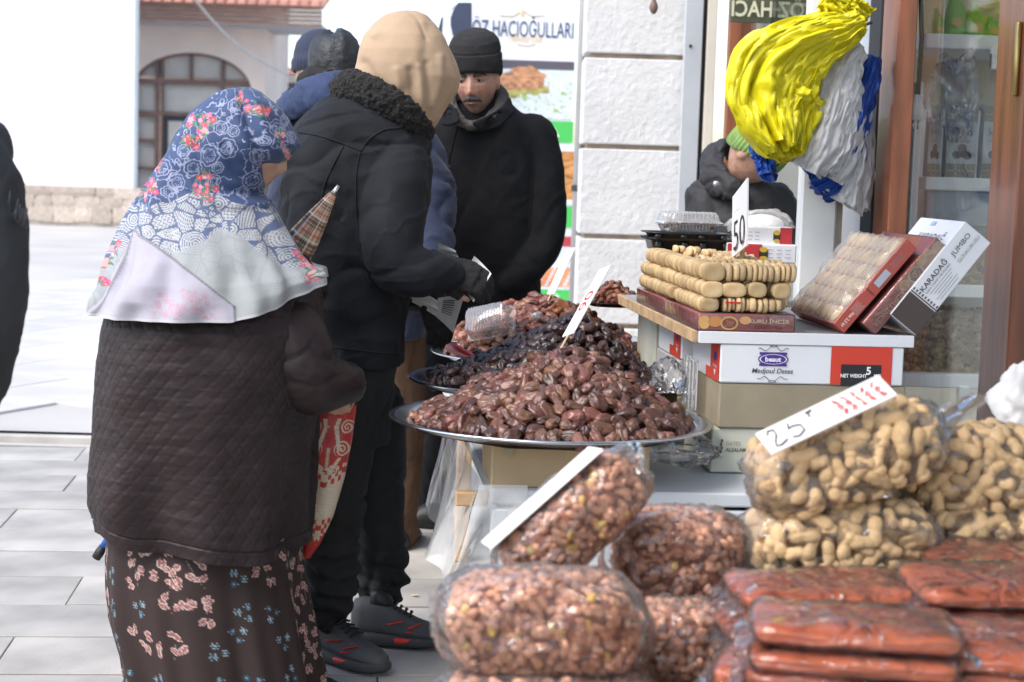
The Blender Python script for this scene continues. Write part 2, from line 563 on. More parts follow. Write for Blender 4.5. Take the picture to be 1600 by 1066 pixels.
# ================================================================== far white building with a stone foot
YW = 31.0
def PX(px, Y, z):
    return np.array((P(px, 270, Y)[0], Y, z))
xr = PX(209, YW, 0)[0]
wb = thing('white_wall', 'blown-out white rendered wall with a rough stone foot across the square', 'wall', (xr - 5, YW, 0))
t = MB(); t.box((xr - 5, YW + .17, 3.3), (10, .3, 5.4), bev=.02); t.build('wall', 'white_plaster', wb, smooth=False)
t = MB(); t.box((xr - 5.02, YW + .15, .28), (10.0, .38, .62)); t.build('footing', 'mortar', wb, smooth=False)
stone_mes = []
for k in range(5):
    bm = bmesh.new(); bmesh.ops.create_cube(bm, size=1)
    bmesh.ops.subdivide_edges(bm, edges=list(bm.edges), cuts=1, use_grid_fill=True)
    vv = np.array([x.co[:] for x in bm.verts])
    nn = vv / np.linalg.norm(vv, axis=1)[:, None]
    vv = vv * .62 + nn * .24 + .07 * np.stack([vnoise(vv * 2.1 + k * 9, s) for s in (1, 2, 3)], 1)
    ff = [[x.index for x in q.verts] for q in bm.faces]; bm.free()
    stone_mes.append(MB().add(vv, ff).mesh('stone', smooth=False))
z = .05
for row, h in enumerate((.24, .2, .17)):
    x = xr - 3.6 + (row % 2) * .2
    while x < xr + .0:
        wd = rs.uniform(.25, .5)
        o = put(stone_mes[rs.randrange(5)], 'stone', 'rubble_stone', np.zeros(3), wb)
        p0 = np.array((x + wd / 2, YW - .02, z + h / 2)) - OFF[wb.name]
        o.location = p0; o.scale = (wd * 1.05, .16, h * 1.12)
        x += wd
    z += h

# ================================================================== pink house with the arched window
YP = 35.0
sp = FPX / YP
xc = PX(298, YP, 0)[0]
def ZP(py, px, Y): return P(px, py, Y)[2]
ph = thing('pink_house', 'pale pink plastered house with an arched brown-framed window and tiled eave', 'house', (xc, YP, 0))
wl, wr = xc - 3.2, PX(411, YP, 0)[0]
ztop = ZP(38, 300, YP)
zarch = ZP(82, 290, YP)
ra = 1.18; zs = zarch - .62 * ra
# wall with an arched opening: polygon with the opening cut into it as one outline
arc = [(xc + ra * math.cos(t_), zs + ra * .62 * math.sin(t_)) for t_ in np.linspace(0, PI, 25)]
outl = [(wr, 0), (wr, ztop + .5), (wl, ztop + .5), (wl, 0), (xc - ra, 0)] + arc[::-1] + [(xc + ra, 0)]
t = MB(); t.poly([(x, YP, z_) for x, z_ in outl], .35, (0, 1, 0)); t.build('wall', 'pink_plaster', ph, smooth=False)
t = MB(); t.box(((wl + wr) / 2, YP + 3.4, 2.4), (wr - wl, .3, 4.8)); t.box((wr - .16, YP + 1.9, 2.2), (.3, 3.0, 4.4)); t.build('side_wall', 'pink_plaster', ph, smooth=False)
win = MB()
for x, wd in ((-1.14, .07), (-.72, .075), (-.62, .05), (.58, .075), (1.14, .07)):
    zt = zs + (.62 * math.sqrt(max(ra * ra - x * x, .01)))
    win.box((xc + x, YP + .2, zt / 2), (wd, .1, zt))
zz1, zz2 = ZP(128, 290, YP), ZP(178, 290, YP)
win.box((xc, YP + .195, zz1), (2.3, .12, .1))
win.box((xc, YP + .195, zz2), (2.3, .11, .08))
win.box((xc - .93, YP + .197, 1.55), (.5, .1, .06)); win.box((xc - .93, YP + .197, 1.0), (.5, .1, .06)); win.box((xc - .93, YP + .197, 2.05), (.5, .1, .06))
t_ = np.linspace(0, PI, 25)
o1 = np.stack((xc + ra * np.cos(t_), np.full(25, YP + .15), zs + ra * .62 * np.sin(t_)), 1)
win.tube(o1, .05, 6)
win.box((xc - .05, YP + .2, (zz1 + zarch) / 2), (.06, .09, zarch - zz1))
w_ = win.build('window_frame', 'brown_frame', ph, smooth=False)
for (x0, x1, z0, z1, mt) in ((-1.12, -.72, 0, zz1, 'window_curtain'), (-.6, .58, zz2, zz1, 'window_curtain'), (-.6, .58, 0, zz2, 'dark_glass'), (.6, 1.12, 0, zz1, 'window_curtain')):
    t = MB(); t.box((xc + (x0 + x1) / 2, YP + .26, (z0 + z1) / 2), (x1 - x0, .03, z1 - z0 - .03)); t.build('pane', mt, w_, smooth=False)
t = MB(); t.box((xc - .35, YP + .235, 1.0), (.3, .02, 1.9)); t.build('door_leaf', 'window_curtain', w_, smooth=False)
arcw = [(xc + (ra - .02) * math.cos(q), zs + (ra - .02) * .62 * math.sin(q)) for q in np.linspace(0.05, PI - .05, 21)]
arcw = [p_ for p_ in arcw if p_[1] > zz1]
t = MB(); t.poly([(x, YP + .25, z_) for x, z_ in arcw], .03, (0, 1, 0)); t.build('pane', 'window_curtain', w_, smooth=False)
# eave: boards under a row of tiles
er = PX(499, YP - .9, 0)[0]
z0, z1 = ZP(40, 400, YP - .9), ZP(8, 400, YP - .9)
nb = 5
for k in range(nb):
    t = MB(); zc = z0 + (z1 - z0) * (k + .5) / nb
    t.box(((wl + er) / 2, YP - .92 - .02 * k, zc), (er - wl, .06, (z1 - z0) / nb - .012), bev=.005)
    t.build('eave_board', 'eave_board', ph, smooth=False)
t = MB(); t.box(((wl + er) / 2, YP + .3, z0 + .03), (er - wl - .02, 2.4, .05)); t.build('soffit', 'grey_soffit', ph, smooth=False)
t = MB(); t.box(((wl + er) / 2, YP + 1.6, z1 + .55), (er - wl - .05, 4.4, .06), rotx(R(14))); roof = t.build('roof', 'roof_tile', ph, smooth=False)
tile = MB(); th = np.linspace(0, PI, 7)
prof = np.stack((np.cos(th) * .1, np.zeros(7), np.sin(th) * .07), 1)
tile.grid(np.stack((prof + (0, -.25, 0), prof + (0, .25, .0))))
tile_me = tile.mesh('roof_tile')
nx = int((er - wl) / .2)
for i in range(nx):
    o = put(tile_me, 'roof_tile', 'roof_tile', np.zeros(3), roof)
    o.location = np.array((wl + .15 + i * .2, YP - 1.1, z1 + .02)) - OFF[roof.name]; o.rotation_euler = (R(14), 0, 0)

# far low houses right of it, roofs only just over the heads
def far_house(px0, px1, pyt, pye, Y, label, wall='white_plaster'):
    a, b = PX(px0, Y, 0)[0], PX(px1, Y, 0)[0]
    zt, ze = ZP(pyt, px0, Y), ZP(pye, px0, Y)
    h = thing('far_house', label, 'house', ((a + b) / 2, Y, 0), 'low houses beyond the square')
    t = MB(); t.box(((a + b) / 2, Y + 3, ze / 2), (b - a, 6, ze)); t.build('wall', wall, h, smooth=False)
    t = MB(); e = .4
    t.add([(a - e, Y - e, ze), (b + e, Y - e, ze), (b + e, Y + 3, zt), (a - e, Y + 3, zt), (a - e, Y + 6.4, ze), (b + e, Y + 6.4, ze)],
          [[0, 1, 2, 3], [3, 2, 5, 4], [0, 3, 4], [1, 5, 2], [0, 4, 5, 1]])
    rf = t.build('roof', 'roof_tile', h, smooth=False)
    n = int((b - a) / .25)
    for i in range(n):
        o = put(tile_me, 'roof_tile', 'roof_tile', np.zeros(3), rf)
        o.location = np.array((a + .12 + i * .25, Y - e + .2, ze + .08)) - OFF[rf.name]; o.rotation_euler = (math.atan2(zt - ze, 3.4), 0, 0)
        o.scale = (1.2, 1.4, 1.3)
    t = MB(); t.box(((a + b) / 2, Y - .05, ze - .55), ((b - a) * .8, .08, .7)); t.build('window', 'dark_glass', h, smooth=False)
far_house(410, 470, 98, 116, 46, 'low white house with a red tiled roof behind the two men in caps')
far_house(572, 640, 58, 74, 52, 'red tiled roof showing just left of the beige hood')
c0, c1 = P(296, -12, 24), P(412, 98, 30)
tt = np.linspace(0, 1, 14)[:, None]
cab = c0 + (c1 - c0) * tt; cab[:, 2] -= (tt * (1 - tt))[:, 0] * .45
t = MB(); t.tube(np.concatenate((cab[:1] + (-2, -6, .9), cab, cab[-1:] + (.15, YP - 30, -.15))), .018, 6)
t.build('overhead_cable', 'downpipe', None, label='thin grey cable sagging in front of the pink house', cat='cable')

# ================================================================== shop building on the right
fa = np.array((P(1137, 270, 8.0)[0], 8.0)); fb = np.array((P(1352, 270, 5.5)[0], 5.5))
fdir = (fb - fa) / np.linalg.norm(fb - fa)            # towards the camera
FR = math.atan2(-fdir[0], fdir[1]) + PI                # rotation of local y axis onto the facade line
def fac(Y, out=0.0, z=0.0):
    tpar = (Y - fa[1]) / fdir[1]
    p = fa + fdir * tpar
    nrm = np.array((fdir[1], -fdir[0]))                # points to -x (street) since fdir.y < 0
    p = p + nrm * out
    return np.array((p[0], p[1], z))
FROT = rotz(math.atan2(fdir[1], fdir[0]) + PI / 2)     # local y along the facade (away from camera), x to the right
shop = thing('shop_building', 'dried-fruit shop front with red-brown wood posts and glass beside a white pier', 'shop', fac(6, -.5))
def fbox(name, mat, Y0, Y1, o0, o1, z0, z1, bev=.004, parent=None):
    c = (fac(Y0, o0) + fac(Y1, o1)) / 2
    L = np.linalg.norm(fac(Y0) - fac(Y1))
    t = MB(); t.box((c[0], c[1], (z0 + z1) / 2), (abs(o1 - o0), L, z1 - z0), FROT, bev)
    return t.build(name, mat, parent or shop, smooth=False)
def ylo(px, y0=3.0):
    """distance at which the facade line is seen at photo column px"""
    lo, hi = 2.5, 12.0
    for _ in range(40):
        md = (lo + hi) / 2
        x = proj(fac(md, 0, 1.2)[None])[0][0]
        if x > px: lo = md
        else: hi = md
    return lo
yA, yB = 8.05, 7.93
fbox('post', 'wood_frame', yA, ylo(1137), -.10, .02, 0, 2.6)
yp0, yp1 = ylo(1372), ylo(1396)
fbox('post', 'wood_frame', yp0, yp1, -.045, .012, 0, 2.6)
yq0 = ylo(1552)
fbox('post', 'wood_frame', yq0, yq0 - .2, -.11, .012, 0, 2.6)
t = MB(); c = fac(yq0 - .165, .018, P(1590, 100, yq0)[2]); t.box(c, (.012, .018, .17), FROT, .003); t.build('hinge', 'brass', shop)
fbox('door_edge', 'black_rubber', yp0 + .02, yp0 + .16, -.06, .012, 0, 2.6)
fbox('door_stile', 'steel_strip', yp0 + .17, yp0 + .42, -.05, .006, 0, 2.6)
fbox('glass_pane', 'shop_glass', ylo(1137) - .0, yp0 + .43, -.035, -.028, .05, 2.58, 0)
fbox('glass_pane', 'window_glass', yp1 - .005, yq0 + .005, -.055, -.049, .05, 2.58, 0)
fbox('upper_wall', 'cream_paint', 8.6, -6, -.2, .04, 2.6, 3.3)
fbox('near_wall', 'cream_paint', 2.0, -6, -.3, -.0, 0, 2.6)
film('added_roof_sheet', (.93, .95, .95), gloss=.1, bump=.2, sc=5, haze=.3)
fbox('added_clear_roof', 'added_roof_sheet', 8.5, 2, -4.2, -.2, 3.2, 3.21, 0)  # unseen see-through roof, added so daylight reaches the shop interior
fbox('floor', 'shop_floor', 8.5, 2, -4.2, -.14, 0.0, .03)
fbox('back_wall', 'shop_wall', 8.5, 2, -4.3, -4.2, 0, 2.7)
fbox('end_wall', 'shop_wall', 8.62, 8.5, -4.2, -.12, 0, 2.7)
fbox('roof_edge', 'roof_tile', 8.8, -6, -.25, .12, 3.3, 3.38)
# pier of plastered blocks
YPI = 8.25
zc = [P(990, y, YPI)[2] for y in (92, 236, 375)]
step = (zc[0] - zc[2]) / 2
x0, x1 = PX(907, YPI, 0)[0], PX(1072, YPI, 0)[0]
t = MB(); t.box(((x0 + x1) / 2 + .012, YPI + .28, (zc[0] + 3 * step) / 2), (x1 - x0 - .03, .5, zc[0] + 3 * step)); pier = t.build('pier', 'pier_joint', shop, smooth=False)
zb = zc[0] + 3 * step
while zb > .0:
    lo_ = max(zb - step + .022, .0)
    t = MB(); t.box(((x0 + x1) / 2, YPI + .27, (zb + lo_) / 2), (x1 - x0, .54, zb - lo_), bev=.006, seg=2)
    if lo_ < 2.9: t.build('pier_block', 'pier_plaster', pier, smooth=False)
    else:
        t.build('pier_block', 'pier_plaster', pier, smooth=False)
    zb -= step
def strip(px0, px1, Y, mat, name, d=.05, z1=2.6):
    a, b = PX(px0, Y, 0)[0], PX(px1, Y, 0)[0]
    t = MB(); t.box(((a + b) / 2, Y + d / 2, z1 / 2), (b - a, d, z1), bev=.003); t.build(name, mat, shop, smooth=False)
strip(1061, 1089, 8.16, 'steel_strip', 'metal_strip')
strip(1089, 1096, 8.2, 'black_rubber', 'gap_seal')
strip(1096, 1111, 8.16, 'cream_paint', 'door_trim')
t = MB(); c = P(1079, 72, 8.155); t.ell(c, (.008, .006, .008), nu=8, nv=5); t.build('screw', 'black_rubber', shop)
# turned wooden finial hanging from the lantern above
c = P(1021, 22, 7.9)
t = MB(); t.tube([c + (0, 0, z_) for z_ in (0, .012, .03, .045, .06, .08, .1, .14, .2, .6)], [.006, .016, .02, .016, .008, .018, .026, .03, .012, .008], 12)
t.build('lantern_finial', 'brown_frame', None, label='turned brown wooden lantern tip hanging in front of the white pier', cat='lantern')
# downpipe left of the pier
c = PX(903, 8.6, 0)
t = MB(); t.tube([(c[0], 8.6, 0), (c[0], 8.6, 5)], .022, 12); dp = t.build('downpipe', 'downpipe', None, label='slim grey metal downpipe running up beside the white pier', cat='pipe')
t = MB(); t.box((c[0], 8.6, 1.15), (.06, .06, .03), bev=.004); t.build('bracket', 'dark_pole', dp, smooth=False)
# assumed awning, unseen overhead, sized for the shade it throws on the stall
a0, a1 = fac(.6, .02), fac(3.7, .02)
aw = thing('awning', 'assumed canvas awning, unseen above the dried-fruit stall, sized for its shade', 'awning', (.1, 4, 2.4))
t = MB()
g = np.array([[a0 + (a1 - a0) * s_ + np.array((-1.6 * q, 0, 2.78 - .3 * q + .03 * math.sin(s_ * 20) * q)) for q in np.linspace(0, 1, 8)] for s_ in np.linspace(0, 1, 30)])
t.grid(g); t.grid(g + (0, 0, -.004)); t.build('canvas', 'awning_cloth', aw)
for s_ in (0, .5, 1):
    t = MB(); t.tube([a0 + (a1 - a0) * s_ + (0, 0, 2.75), a0 + (a1 - a0) * s_ + (-1.6, 0, 2.46)], .018, 8); t.build('arm', 'dark_pole', aw)

# ================================================================== printed roll-up banner
YB = 11.0
def bq(px, py, dy=0.0): return P(px, py, YB - dy)
banner = thing('banner', 'tall white and green printed shop banner behind the man in black coat', 'banner', P(818, 560, YB) * (1, 1, 0))
tl, tr_ = bq(735, 6), bq(899, 9)
bw = tr_[0] - tl[0]; bx = (tl[0] + tr_[0]) / 2; ztp = (tl[2] + tr_[2]) / 2
t = MB(); t.box((bx, YB + .02, (ztp + .06) / 2), (bw, .03, ztp - .06), bev=.003); t.build('panel', 'white_sheet', banner, smooth=False)
t = MB(); t.box((bx, YB + .03, .03), (bw * 1.05, .2, .06), bev=.01); t.tube([(bx, YB + .06, .03), (bx, YB + .06, ztp)], .012, 8); t.build('stand', 'downpipe', banner, smooth=False)
ex, ez = np.array((1.0, 0, 0)), np.array((0, 0, 1.0))
def bz(py): return P(818, py, YB)[2]
def bpt(px, py, lift=.0): return np.array((P(px, py, YB)[0], YB + .003 - lift, P(px, py, YB)[2]))
pr = MB()
GREEN, GOLD, NAVY = (.07, .50, .10), (.75, .52, .22), (.03, .06, .14)
lettering(pr, 'ÖZ HACIOĞULLARI', bpt(817, 41), ex, ez, w=156 * S(YB), h=33 * S(YB), lift=.003, col=NAVY)
lettering(pr, 'Mahmud Usta', bpt(822, 60), ex, ez, w=50 * S(YB), h=11 * S(YB), lift=.003, slant=.3, col=GOLD)
for s_ in (-1, 1):
    q = np.linspace(0, 1, 14)
    pts = [bpt(816 + s_ * (3 + 32 * a_), 24 - 6 * (1 - a_) ** 2 * math.cos(a_ * 5), .002) for a_ in q]
    pr.tube(pts, .003, 4, col=GOLD)
    pr.tube([bpt(822 + s_ * 14 * a_, 69 + 2.5 * (1 - a_), .002) for a_ in q], .0025, 4, col=GOLD)
pr.tube([bpt(816, 24, .002), bpt(816, 14, .002)], [.008, .003], 5, col=GOLD)
def picture(px0, px1, py0, py1, fn, nu=60, nv=50):
    c0_, c1_ = bpt(px0, py0), bpt(px1, py1)
    uu, vv = np.meshgrid(np.linspace(0, 1, nu), np.linspace(0, 1, nv))
    pts = np.stack((c0_[0] + (c1_[0] - c0_[0]) * uu, np.full(uu.shape, YB + .0015), c0_[2] + (c1_[2] - c0_[2]) * vv), -1)
    pr.grid(pts, col=fn(uu.ravel(), vv.ravel()), flip=False)
def pic_baklava(u, v):
    p = np.stack((u * 8, v * 8, u * 0), 1)
    n = fbm(p, 5); n2 = fbm(p * 3, 9)
    col = np.stack((.62 + 0 * u, .68 + 0 * u, .70 + 0 * u), 1) + .06 * n2[:, None]
    band = v < .16
    col[band] = (.10, .09, .11)
    top = .2 + .08 * np.sin(u * 9) * (u > .2) + .3 * np.abs(u - .45) ** 2
    inb = (v > top + .04 * n) & (v < .62 + .25 * (.5 - u) + .06 * n) & (u < .72 + .05 * n)
    col[inb] = np.array((.50, .24, .12)) * (1 + .45 * n2[inb, None])
    mid = inb & (v > .5 + .2 * (.5 - u))
    col[mid] = np.array((.36, .33, .10)) * (1 + .5 * n2[mid, None])
    spk = (vnoise(p * 4, 21) > .62) & ~inb & (v > .3)
    col[spk] = (.32, .45, .16)
    return np.clip(col, .02, .9)
def pic_roll(u, v):
    p = np.stack((u * 7, v * 9, u * 0), 1); n = fbm(p, 31)
    col = np.stack((.60 + .15 * n, .28 + .1 * n, .09 + .05 * n), 1)
    ln = np.abs(((v * 7 + u * 2 + .4 * n) % 1) - .5) < .1
    col[ln] *= .55
    edge = (v < .12) | (v > .93)
    col[edge] = (.7, .72, .74)
    return np.clip(col, .02, .9)
def pic_rows(u, v):
    p = np.stack((u * 9, v * 9, u * 0), 1); n = fbm(p, 47)
    col = np.stack((.62 + 0 * u, .66 + 0 * u, .72 + 0 * u), 1) + .05 * n[:, None]
    d1 = (v + .6 * u)
    r_ = (np.abs(((u * 11 + v * 3) % 1) - .5) < .36) & (v > .66)
    col[r_] = np.array((.72, .27, .12)) * (1 + .3 * n[r_, None])
    r2 = (np.abs(((u * 12 - v * 5) % 1) - .5) < .38) & (v < .62) & (v > .38) & (u < .72)
    col[r2] = np.array((.66, .44, .24)) * (1 + .3 * n[r2, None])
    ln = np.abs(d1 - .75) < .03
    col[ln] = (.14, .22, .28)
    red = (u > .78) & (v < .3) & (v > .12)
    col[red] = (.45, .05, .06)
    return np.clip(col, .02, .9)
picture(741, 895, 92, 187, pic_baklava)
picture(741, 895, 222, 319, pic_roll)
picture(741, 895, 355, 449, pic_rows)
for p0_, p1_, txt in ((188, 221, 'BAKLAVA'), (320, 354, 'KADAYIF'), (451, 478, 'ÇEŞİTLERİ')):
    c_ = (bpt(741, p0_) + bpt(895, p1_)) / 2
    quad2d(pr, c_, ex, ez, 154 * S(YB), (p1_ - p0_) * S(YB), .0025, col=GREEN)
    lettering(pr, txt, c_ + (.0, 0, -.002), ex, ez, w=112 * S(YB), h=15 * S(YB), lift=.004, bold=.02, col=(.85, .87, .85))
pr.build('print', 'banner_print', banner, smooth=False, colors=True)
# dark curved sign left of the banner
sg = thing('curved_sign', 'small navy and white curved sign standing left of the banner', 'sign', P(712, 560, 10.7) * (1, 1, 0))
def sgp(px, py): return P(px, py, 10.7)
t = MB(); t.poly([sgp(*q) for q in ((737, 4), (716, 4), (709, 14), (704, 28), (704, 40), (707, 54), (714, 70), (737, 85))], .05, (0, 1, 0)); t.build('panel', 'navy', sg, smooth=False)
t = MB(); t.poly([sgp(*q) + (0, .06, 0) for q in ((716, 5), (692, 24), (690, 60), (694, 110), (720, 110), (714, 70), (705, 40))], .04, (0, 1, 0)); t.build('face', 'white_sheet', sg, smooth=False)
t = MB(); t.poly([sgp(*q) + (0, .11, 0) for q in ((712, 4), (688, 26), (683, 44), (684, 110), (696, 110), (693, 26))], .04, (0, 1, 0)); t.build('rim', 'navy', sg, smooth=False)
t = MB(); q = sgp(716, 80); t.tube([(q[0], q[1] + .1, 0), (q[0], q[1] + .1, q[2])], .02, 8); t.build('post', 'dark_pole', sg)
# ================================================================== the date stall
pmat('steel_tray', (.62, .63, .65), .22, .06, 5, .15, 25, metal=1.0)
pmat('kraft', (.42, .31, .18), .85, .08, 5, .3, 60)
pmat('olive_card', (.30, .25, .17), .85, .1, 12, .3, 60)
pmat('cream_card', (.58, .57, .46), .75, .06, 6, .2, 60)
pmat('white_card', (.74, .74, .76), .5, .04, 5, .15, 60)
pmat('grey_card', (.46, .45, .43), .7, .06, 5)
pmat('table_white', (.58, .60, .62), .5, .06, 3, .2, 20)
pmat('raw_board', (.50, .33, .18), .8, .25, 5, .4, 50, stretch=(1, 6, 6))
pmat('shelf_top', (.30, .31, .33), .45, .1, 4)
pmat('print', None, .5, .03, 8, attr=True)
pmat('print_gloss', None, .3, .05, 8, attr=True, coat=.3)
pmat('black_plastic', (.012, .012, .013), .3, .1, 6)
pmat('red_plastic', (.50, .02, .02), .35, .1, 6)
pmat('stick_wood', (.55, .40, .22), .75, .15, 8)
pmat('paper_white', (.78, .77, .76), .7, .03, 5)
pmat('date_bed', (.03, .016, .011), .7, .3, 40)
film('clear_film', gloss=.2, bump=.6, sc=28, haze=.05)
film('sheet_plastic', (.90, .92, .94), gloss=.1, bump=.3, sc=7, haze=.45, dist=.02, fres=.6)
film('clamshell', (.97, .98, .98), gloss=.3, bump=.1, sc=60, haze=.26, dist=.002, fres=.7, edge=.2)

def date_mat(name, ca, cb, rough=.36, coat=.3):
    m = pmat(name, ca, rough, 0, 45, 1.0, 95, coat=coat, c2=cb, rnd=.6, bdist=.006, spec=.5, stretch=(.3, 1, 1), hue=.018)
    m.node_tree.nodes['Principled BSDF'].inputs['Coat Roughness'].default_value = .16
    return m
date_mat('date_brown', (.062, .022, .013), (.19, .085, .054))
date_mat('date_dark', (.019, .0095, .008), (.062, .030, .024), .34, .35)
date_mat('date_amber', (.10, .028, .010), (.24, .085, .036), .34, .35)
date_mat('date_pink', (.14, .045, .026), (.30, .13, .09), .38, .25)

# ---- table under the trays
TZ = .575
def st(x, y, z=0.0, o=(0.0, 3.85)):
    """stall coordinates: x sideways, y into depth, from the front left corner of the box stack"""
    return np.array((o[0], o[1], z)) + BX * x + AX * y
tb = thing('stall_table', 'long white-sided trestle table under the date trays', 'table', st(.1, .6))
t = MB(); t.box(st(.37, .72, TZ - .015), (.86, 1.98, .03), STALL_ROT, .004); t.build('tabletop', 'table_white', tb, smooth=False)
t = MB(); t.box(st(.37, -.262, TZ / 2 - .018), (.86, .02, TZ - .04), STALL_ROT, .004); t.build('front_panel', 'table_white', tb, smooth=False)
for x, y in ((.02, -.19), (.74, -.19), (.02, 1.6), (.74, 1.6)):
    t = MB(); t.box(st(x, y, (TZ - .03) / 2), (.045, .045, TZ - .03), STALL_ROT, .003); t.build('leg', 'raw_board', tb, smooth=False)
t = MB(); t.box(st(-.095, -.20, TZ - .03), (.07, .03, .03), STALL_ROT, .003); t.build('cross_bar', 'raw_board', tb, smooth=False)
# plastic sheet hanging over the left end of the table
def hang(u, v):
    # u along the table edge (front to back), v down
    wav = .014 * np.sin(u * 19 + 1.5 * v) * (.3 + v) + .007 * np.sin(u * 43 + 3 * v + 1) * v
    return wav
uu, vv = np.meshgrid(np.linspace(0, 1, 90), np.linspace(0, 1, 40))
x_ = -.085 - .02 * vv - .06 * vv * (1 - .7 * uu) + hang(uu, vv)
z_ = (TZ + .012) * (1 - vv) + vv * (.37 - .05 * uu + .03 * np.sin(uu * 9))
y_ = -.27 + uu * 1.1 + .012 * np.sin(vv * 9 + uu * 8)
g = np.stack([x_, y_, z_], -1)
g = np.array((0, 3.85, 0)) + g[..., :1] * BX + g[..., 1:2] * AX + g[..., 2:] * UP
t = MB(); t.grid(g)
# front fold
uu, vv = np.meshgrid(np.linspace(0, 1, 40), np.linspace(0, 1, 40))
x_ = -.085 - .07 * vv * (1 - uu) + .10 * uu + .010 * np.sin(uu * 9 + vv * 3) * vv
y_ = -.272 - .022 * vv * np.sin(uu * 8 + vv * 2) - .012 * vv
z_ = (TZ + .012) * (1 - vv) + vv * (.36 + .012 * np.sin(uu * 6))
g = np.array((0, 3.85, 0)) + x_[..., None] * BX + y_[..., None] * AX + z_[..., None] * UP
t.grid(g)
v_, n_, f_ = None, None, None
sh = t.build('plastic_sheet', 'sheet_plastic', None, label='clear plastic sheet hanging in folds off the left end of the table', cat='plastic sheet')

# ---- round trays
def tray(cx, cy, z, r, label, mat='steel_tray'):
    rr = np.array((0, .55, .80, .845, .88, .92, .97, 1.0, 1.012, 1.0, .965, .92, .87, .8, .5, 0)) * r
    zz = np.array((0, 0, 0, .004, .012, .018, .022, .024, .021, .017, .015, .011, .003, -.004, -.005, -.005)) * r / .35
    n = 96; th = np.linspace(0, 2 * PI, n, endpoint=False)
    rr = np.maximum(rr, .001)
    g = np.stack([np.outer(rr, np.cos(th)) + cx, np.outer(rr, np.sin(th)) + cy, np.outer(zz, np.ones(n)) + z], -1)
    t = MB(); t.grid(g, close_u=True)
    return t.build('round_tray', mat, None, label=label, cat='tray', group='round metal trays of dates')
c1 = P(861, 652, 3.80); c2 = P(852, 592, 4.42); c3 = P(858, 550, 4.97); c4 = P(842, 526, 5.42)
TR = [(c1, .350), (c2, .345), (c3, .335), (c4, .325)]
tz = [c1[2] - .022, c2[2] - .022, c3[2] - .022, c4[2] - .022]
LB = ['large round steel tray heaped with glossy brown dates, nearest on the table',
      'round steel tray of near-black dates, second from the front',
      'round steel tray of amber dates behind the black dates',
      'round steel tray of pinkish dates farthest back, under the newspaper']
for (c, r_), z_, lb in zip(TR, tz, LB):
    tray(c[0], c[1], z_, r_, lb)
# cardboard boxes the trays stand on
def carton(c, size, mat, label, rot=STALL_ROT, name='cardboard_box', cat='box', group=None, bev=.003):
    o = thing(name, label, cat, (c[0], c[1], c[2] - size[2] / 2), group)
    t = MB(); t.box(c, size, rot, bev, 1); t.build('carton', mat, o, smooth=False)
    return o
hz = tz[0] - .006 - TZ
cA = P(884, 716, 3.60); cA[1] = 3.62
cb_ = carton(np.array((cA[0], 3.62 + .12, TZ + hz / 2)), (252 * S(3.62), .24, hz - .002), 'kraft', 'plain brown cardboard box holding up the front date tray')
t = MB(); disc2d(t, P(795, 703, 3.615) + (0, 0, 0), np.array((1., 0, 0)), np.array((0, 0, 1.)), .011, .012, .012, inner=.0); t.build('round_stamp', 'olive_card', cb_, smooth=False)
for k, (c, r_) in enumerate(TR[1:], 1):
    h_ = tz[k] - .006 - TZ
    carton(np.array((c[0] + .02, c[1], TZ + h_ / 2)), (.30, .26, h_), ('white_card', 'kraft', 'kraft')[k - 1],
           ('low white carton under the tray of black dates', 'brown carton under the tray of amber dates', 'brown carton under the farthest date tray')[k - 1])

# ---- dates
def date_mesh(k, L=.047, Rd=.0142, nu=26, nv=16):
    t = np.linspace(0, 1, nv)
    x = (t - .5) * L
    r_ = Rd * np.sqrt(np.clip(1 - (2 * t - 1) ** 2, 0, 1)) ** .8 * (1 + .08 * np.cos(2 * PI * t + k))
    r_ = np.maximum(r_, .0012)
    th = np.linspace(0, 2 * PI, nu, endpoint=False)
    g = np.stack([np.outer(x, np.ones(nu)), np.outer(r_, np.cos(th)), np.outer(r_, np.sin(th))], -1)
    p = g.reshape(-1, 3)
    d = fbm(np.stack((p[:, 0] * 45, p[:, 1] * 130, p[:, 2] * 130), 1) + k * 17, k, 2)
    rid = 1 - np.abs(vnoise(np.stack((p[:, 0] * 38, p[:, 1] * 210, p[:, 2] * 210), 1) + k * 5, k + 3)) * 1.6; rid = np.clip(rid, 0, 1) ** 3
    s_ = 1.08 + .26 * d - .32 * rid
    p = p * np.stack((np.ones(len(p)), s_, s_ * .9), 1)
    p[:, 2] += .12 * L * ((p[:, 0] / L * 2) ** 2) * (.3 - .2 * (k % 3))
    return p.reshape(g.shape)
DG = [date_mesh(k) for k in range(7)]
def dmesh(k, mat):
    t = MB(); t.loft(DG[k]); me = t.mesh('date'); me.materials.append(M[mat]); return me
def rand_rot(nrm, tilt, rg):
    """long axis lying roughly in the surface with the given normal"""
    n = np.array(nrm, float) + rg.normal(0, tilt, 3); n /= np.linalg.norm(n)
    a = np.cross(n, rg.normal(0, 1, 3)); a /= np.linalg.norm(a)
    return np.stack((a, np.cross(n, a), n), 1)
def heap_fn(c, z0, r, h, off, pw=1.25, seed=0):
    """height of a heap; peak moved by off (m)"""
    def fn(x, y):
        dx, dy = x - c[0], y - c[1]
        d = np.sqrt(dx * dx + dy * dy) / r
        k = np.clip(1 - d, 0, 1)
        dx2, dy2 = dx - off[0] * k, dy - off[1] * k
        d2 = np.sqrt(dx2 ** 2 + dy2 ** 2) / r
        return z0 + h * np.clip(1 - d2 ** pw, 0, 1) + .012 * vnoise(np.stack((x * 14, y * 14, 0 * x), 1), seed) * np.clip(1.3 - d, 0, 1)
    return fn
